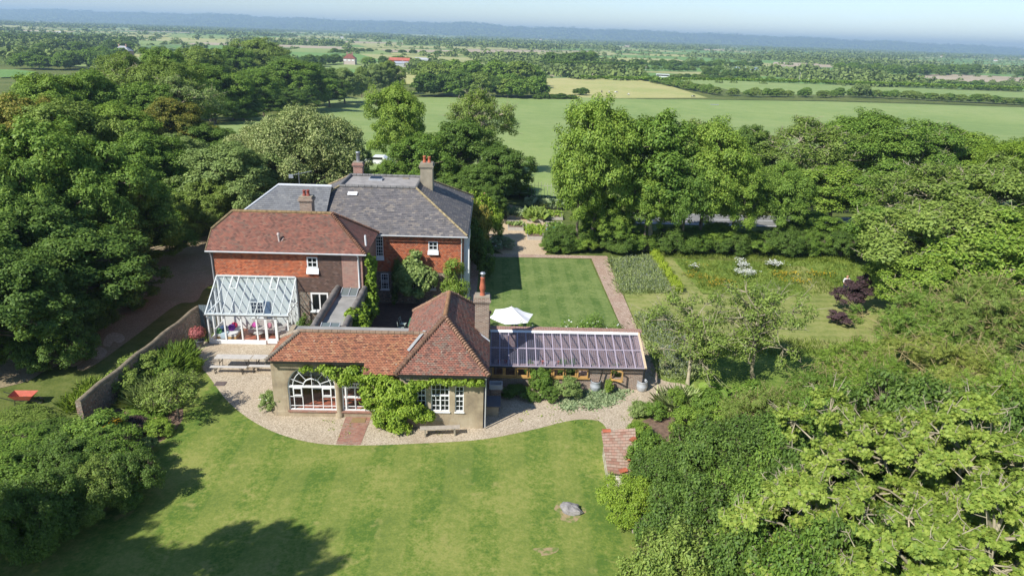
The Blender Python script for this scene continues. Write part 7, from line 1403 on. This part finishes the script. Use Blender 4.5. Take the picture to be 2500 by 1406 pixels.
# cows
cowm = [plain('black_hide', (.02, .02, .02), .8, .2), plain('white_hide', (.7, .68, .62), .8, .05)]
def cow(px, py, rz, k, lab):
    q = G(px, py); e = empty('cow', (q.x, q.y, q.z), rz, lab, 'cow', 'cows grazing by the lone bush')
    Jc = [(-.1, 0, 1.05, .36, .33), (-.75, 0, 1.1, .33, .34), (.55, 0, 1.08, .34, .36), (.95, 0, 1.15, .2), (1.25, 0, .8, .13), (1.4, 0, .45, .12), (1.52, 0, .22, .085), (-1.05, 0, 1.2, .1), (-1.15, 0, .8, .03), (-1.15, 0, .45, .05),
          (-.8, .2, .75, .15), (-.7, .2, .55, .09), (-.86, .2, .38, .06), (-.82, .2, .05, .055), (-.8, -.2, .75, .15), (-.7, -.2, .55, .09), (-.86, -.2, .38, .06), (-.82, -.2, .05, .055), (.6, .2, .7, .11), (.62, .2, .4, .06), (.6, .2, .05, .055), (.6, -.2, .7, .11), (.62, -.2, .4, .06), (.6, -.2, .05, .055), (1.22, .17, .62, .04), (1.22, -.17, .62, .04)]
    Ec = [(0, 1), (0, 2), (2, 3), (3, 4), (4, 5), (5, 6), (1, 7), (7, 8), (8, 9), (1, 10), (10, 11), (11, 12), (12, 13), (1, 14), (14, 15), (15, 16), (16, 17), (2, 18), (18, 19), (19, 20), (2, 21), (21, 22), (22, 23), (4, 24), (4, 25)]
    m = NT('cow_hide'); m.col(m.ramp(m.noise(m.coord(), 1.3, 1), [(.49 if k == 0 else .38, (.02, .018, .018)), (.52 if k == 0 else .41, (.7, .68, .63))], 'CONSTANT')).rough(.8)
    if k == 0: m.col(m.ramp(m.noise(m.coord(), 1.3, 1), [(0, (.02, .018, .018)), (.6, (.7, .68, .63))], 'CONSTANT'))
    skinned('body', Jc, Ec, m.mat, e, 1); mb = MB(); [mb.tube([(1.2, s*.08, .95), (1.2, s*.2, 1.05)], [.025, .01], 5) for s in (-1, 1)]; mb.build('horns', M['wood'], e); return e
for px, py, rz, k, lab in [(1412, 226, 3.0, 0, 'black cow grazing furthest left'), (1424, 227, .3, 0, 'dark cow grazing beside the lone bush'), (1431, 227, 2.6, 1, 'black and white cow half behind the lone bush'), (1469, 227, 1.5, 0, 'dark cow right of the lone bush, seen end on'), (1487, 228, 1.3, 1, 'pale cow in the middle of the grazing group'), (1504, 229, .4, 1, 'largest pale cow of the grazing group'), (1534, 234, 1.8, 1, 'white cow nearest the long hedge'), (1692, 239, .1, 0, 'lone cow lying far right near the hedge')]: cow(px, py, rz, k, lab)
# trough, poles
q = G(1744, 258); tr = empty('water_trough', (q.x, q.y, q.z), 0, 'pale metal water trough in the pasture', 'trough'); mb = MB(); mb.box(-2.2, 2.2, -.45, -.38, 0, .6); mb.box(-2.2, 2.2, .38, .45, 0, .6); mb.box(-2.2, -2.13, -.38, .38, 0, .6); mb.box(2.13, 2.2, -.38, .38, 0, .6); mb.box(-2.13, 2.13, -.38, .38, 0, .1); mb.build('basin', M['zinc'], tr); MB().box(-2.12, 2.12, -.37, .37, .4, .45).build('water', M['gutter'], tr)
for i, (px, py, h_, lab, arm) in enumerate([(1857, 536, 4.2, 'thin grey signpost at the roadside', 0), (1950, 203, 9, 'wooden pole standing in the green field', 1), (1575, 188, 9, 'wooden pole left of the coach', 1), (983, 175, 9, 'pale pole in front of the red barn', 1)]):
    q = G(px, py) if i else Vector((35.0, 81.8, 0)); e = empty('pole', (q.x, q.y, q.z), 0, lab, 'pole'); MB().tube([(0, 0, 0), (0, 0, h_)], .05 if i == 0 else .16, 8).build('post', M['zinc'] if i == 0 else M['palewood'], e)
    if arm: MB().bar((-.9, 0, h_-.5), (.9, 0, h_-.5), .12).build('crossarm', M['palewood'], e)
    else: MB().box(-.22, .22, -.03, .0, h_-.45, h_).build('sign_plate', M['gutter'], e)

hb = []; rsh = np.random.RandomState(5)
for _ in range(5200):
    n = 5; V = hillV; i = rsh.randint(0, len(hillx)-1); k = int(rsh.choice(4, p=[.45, .3, .2, .05])); a, b = rsh.rand(), rsh.rand()*(1 if k < 3 else .1)
    A_, B_, C_, D_ = (np.array(V[j]) for j in (i*n+k, (i+1)*n+k, (i+1)*n+k+1, i*n+k+1)); p0 = (A_*(1-a)+B_*a)*(1-b)+(D_*(1-a)+C_*a)*b
    hb.append((*p0, rsh.uniform(14, 34)))
hb = np.array(hb); idx = np.repeat(np.arange(len(hb)), 8); N = len(idx); p, d = ball(rsh, N, .6); p[:, 2] = np.abs(p[:, 2])*.7; pos = hb[idx, :3]+p*hb[idx, 3:4]*np.array([1.8, 1, .8])
lvh = Leaves(); lvh.add(pos, d+np.array([0, 0, .4]), hb[idx, 3]*.8, 'round', rsh)
tag(link('hill_woods', lvh.mesh('hill_woods', L['far'])), 'blue woods covering the far hills', kind='stuff')
# haze: still air between us and the hills
hz = MB().box(-16000, 16000, -70, 16100, -14, 190).build('haze', []); me = hz.data
hv = bpy.data.materials.new('haze_air'); hv.use_nodes = True; t = hv.node_tree; t.nodes.remove(t.nodes['Principled BSDF'])
pv = t.nodes.new('ShaderNodeVolumePrincipled'); pv.inputs['Color'].default_value = (.57, .80, 1.0, 1); pv.inputs['Density'].default_value = .00016; pv.inputs['Anisotropy'].default_value = .1
t.links.new(pv.outputs[0], t.nodes['Material Output'].inputs['Volume']); me.materials.clear(); me.materials.append(hv)
tag(hz, 'pale blue summer haze over the plain', kind='stuff')
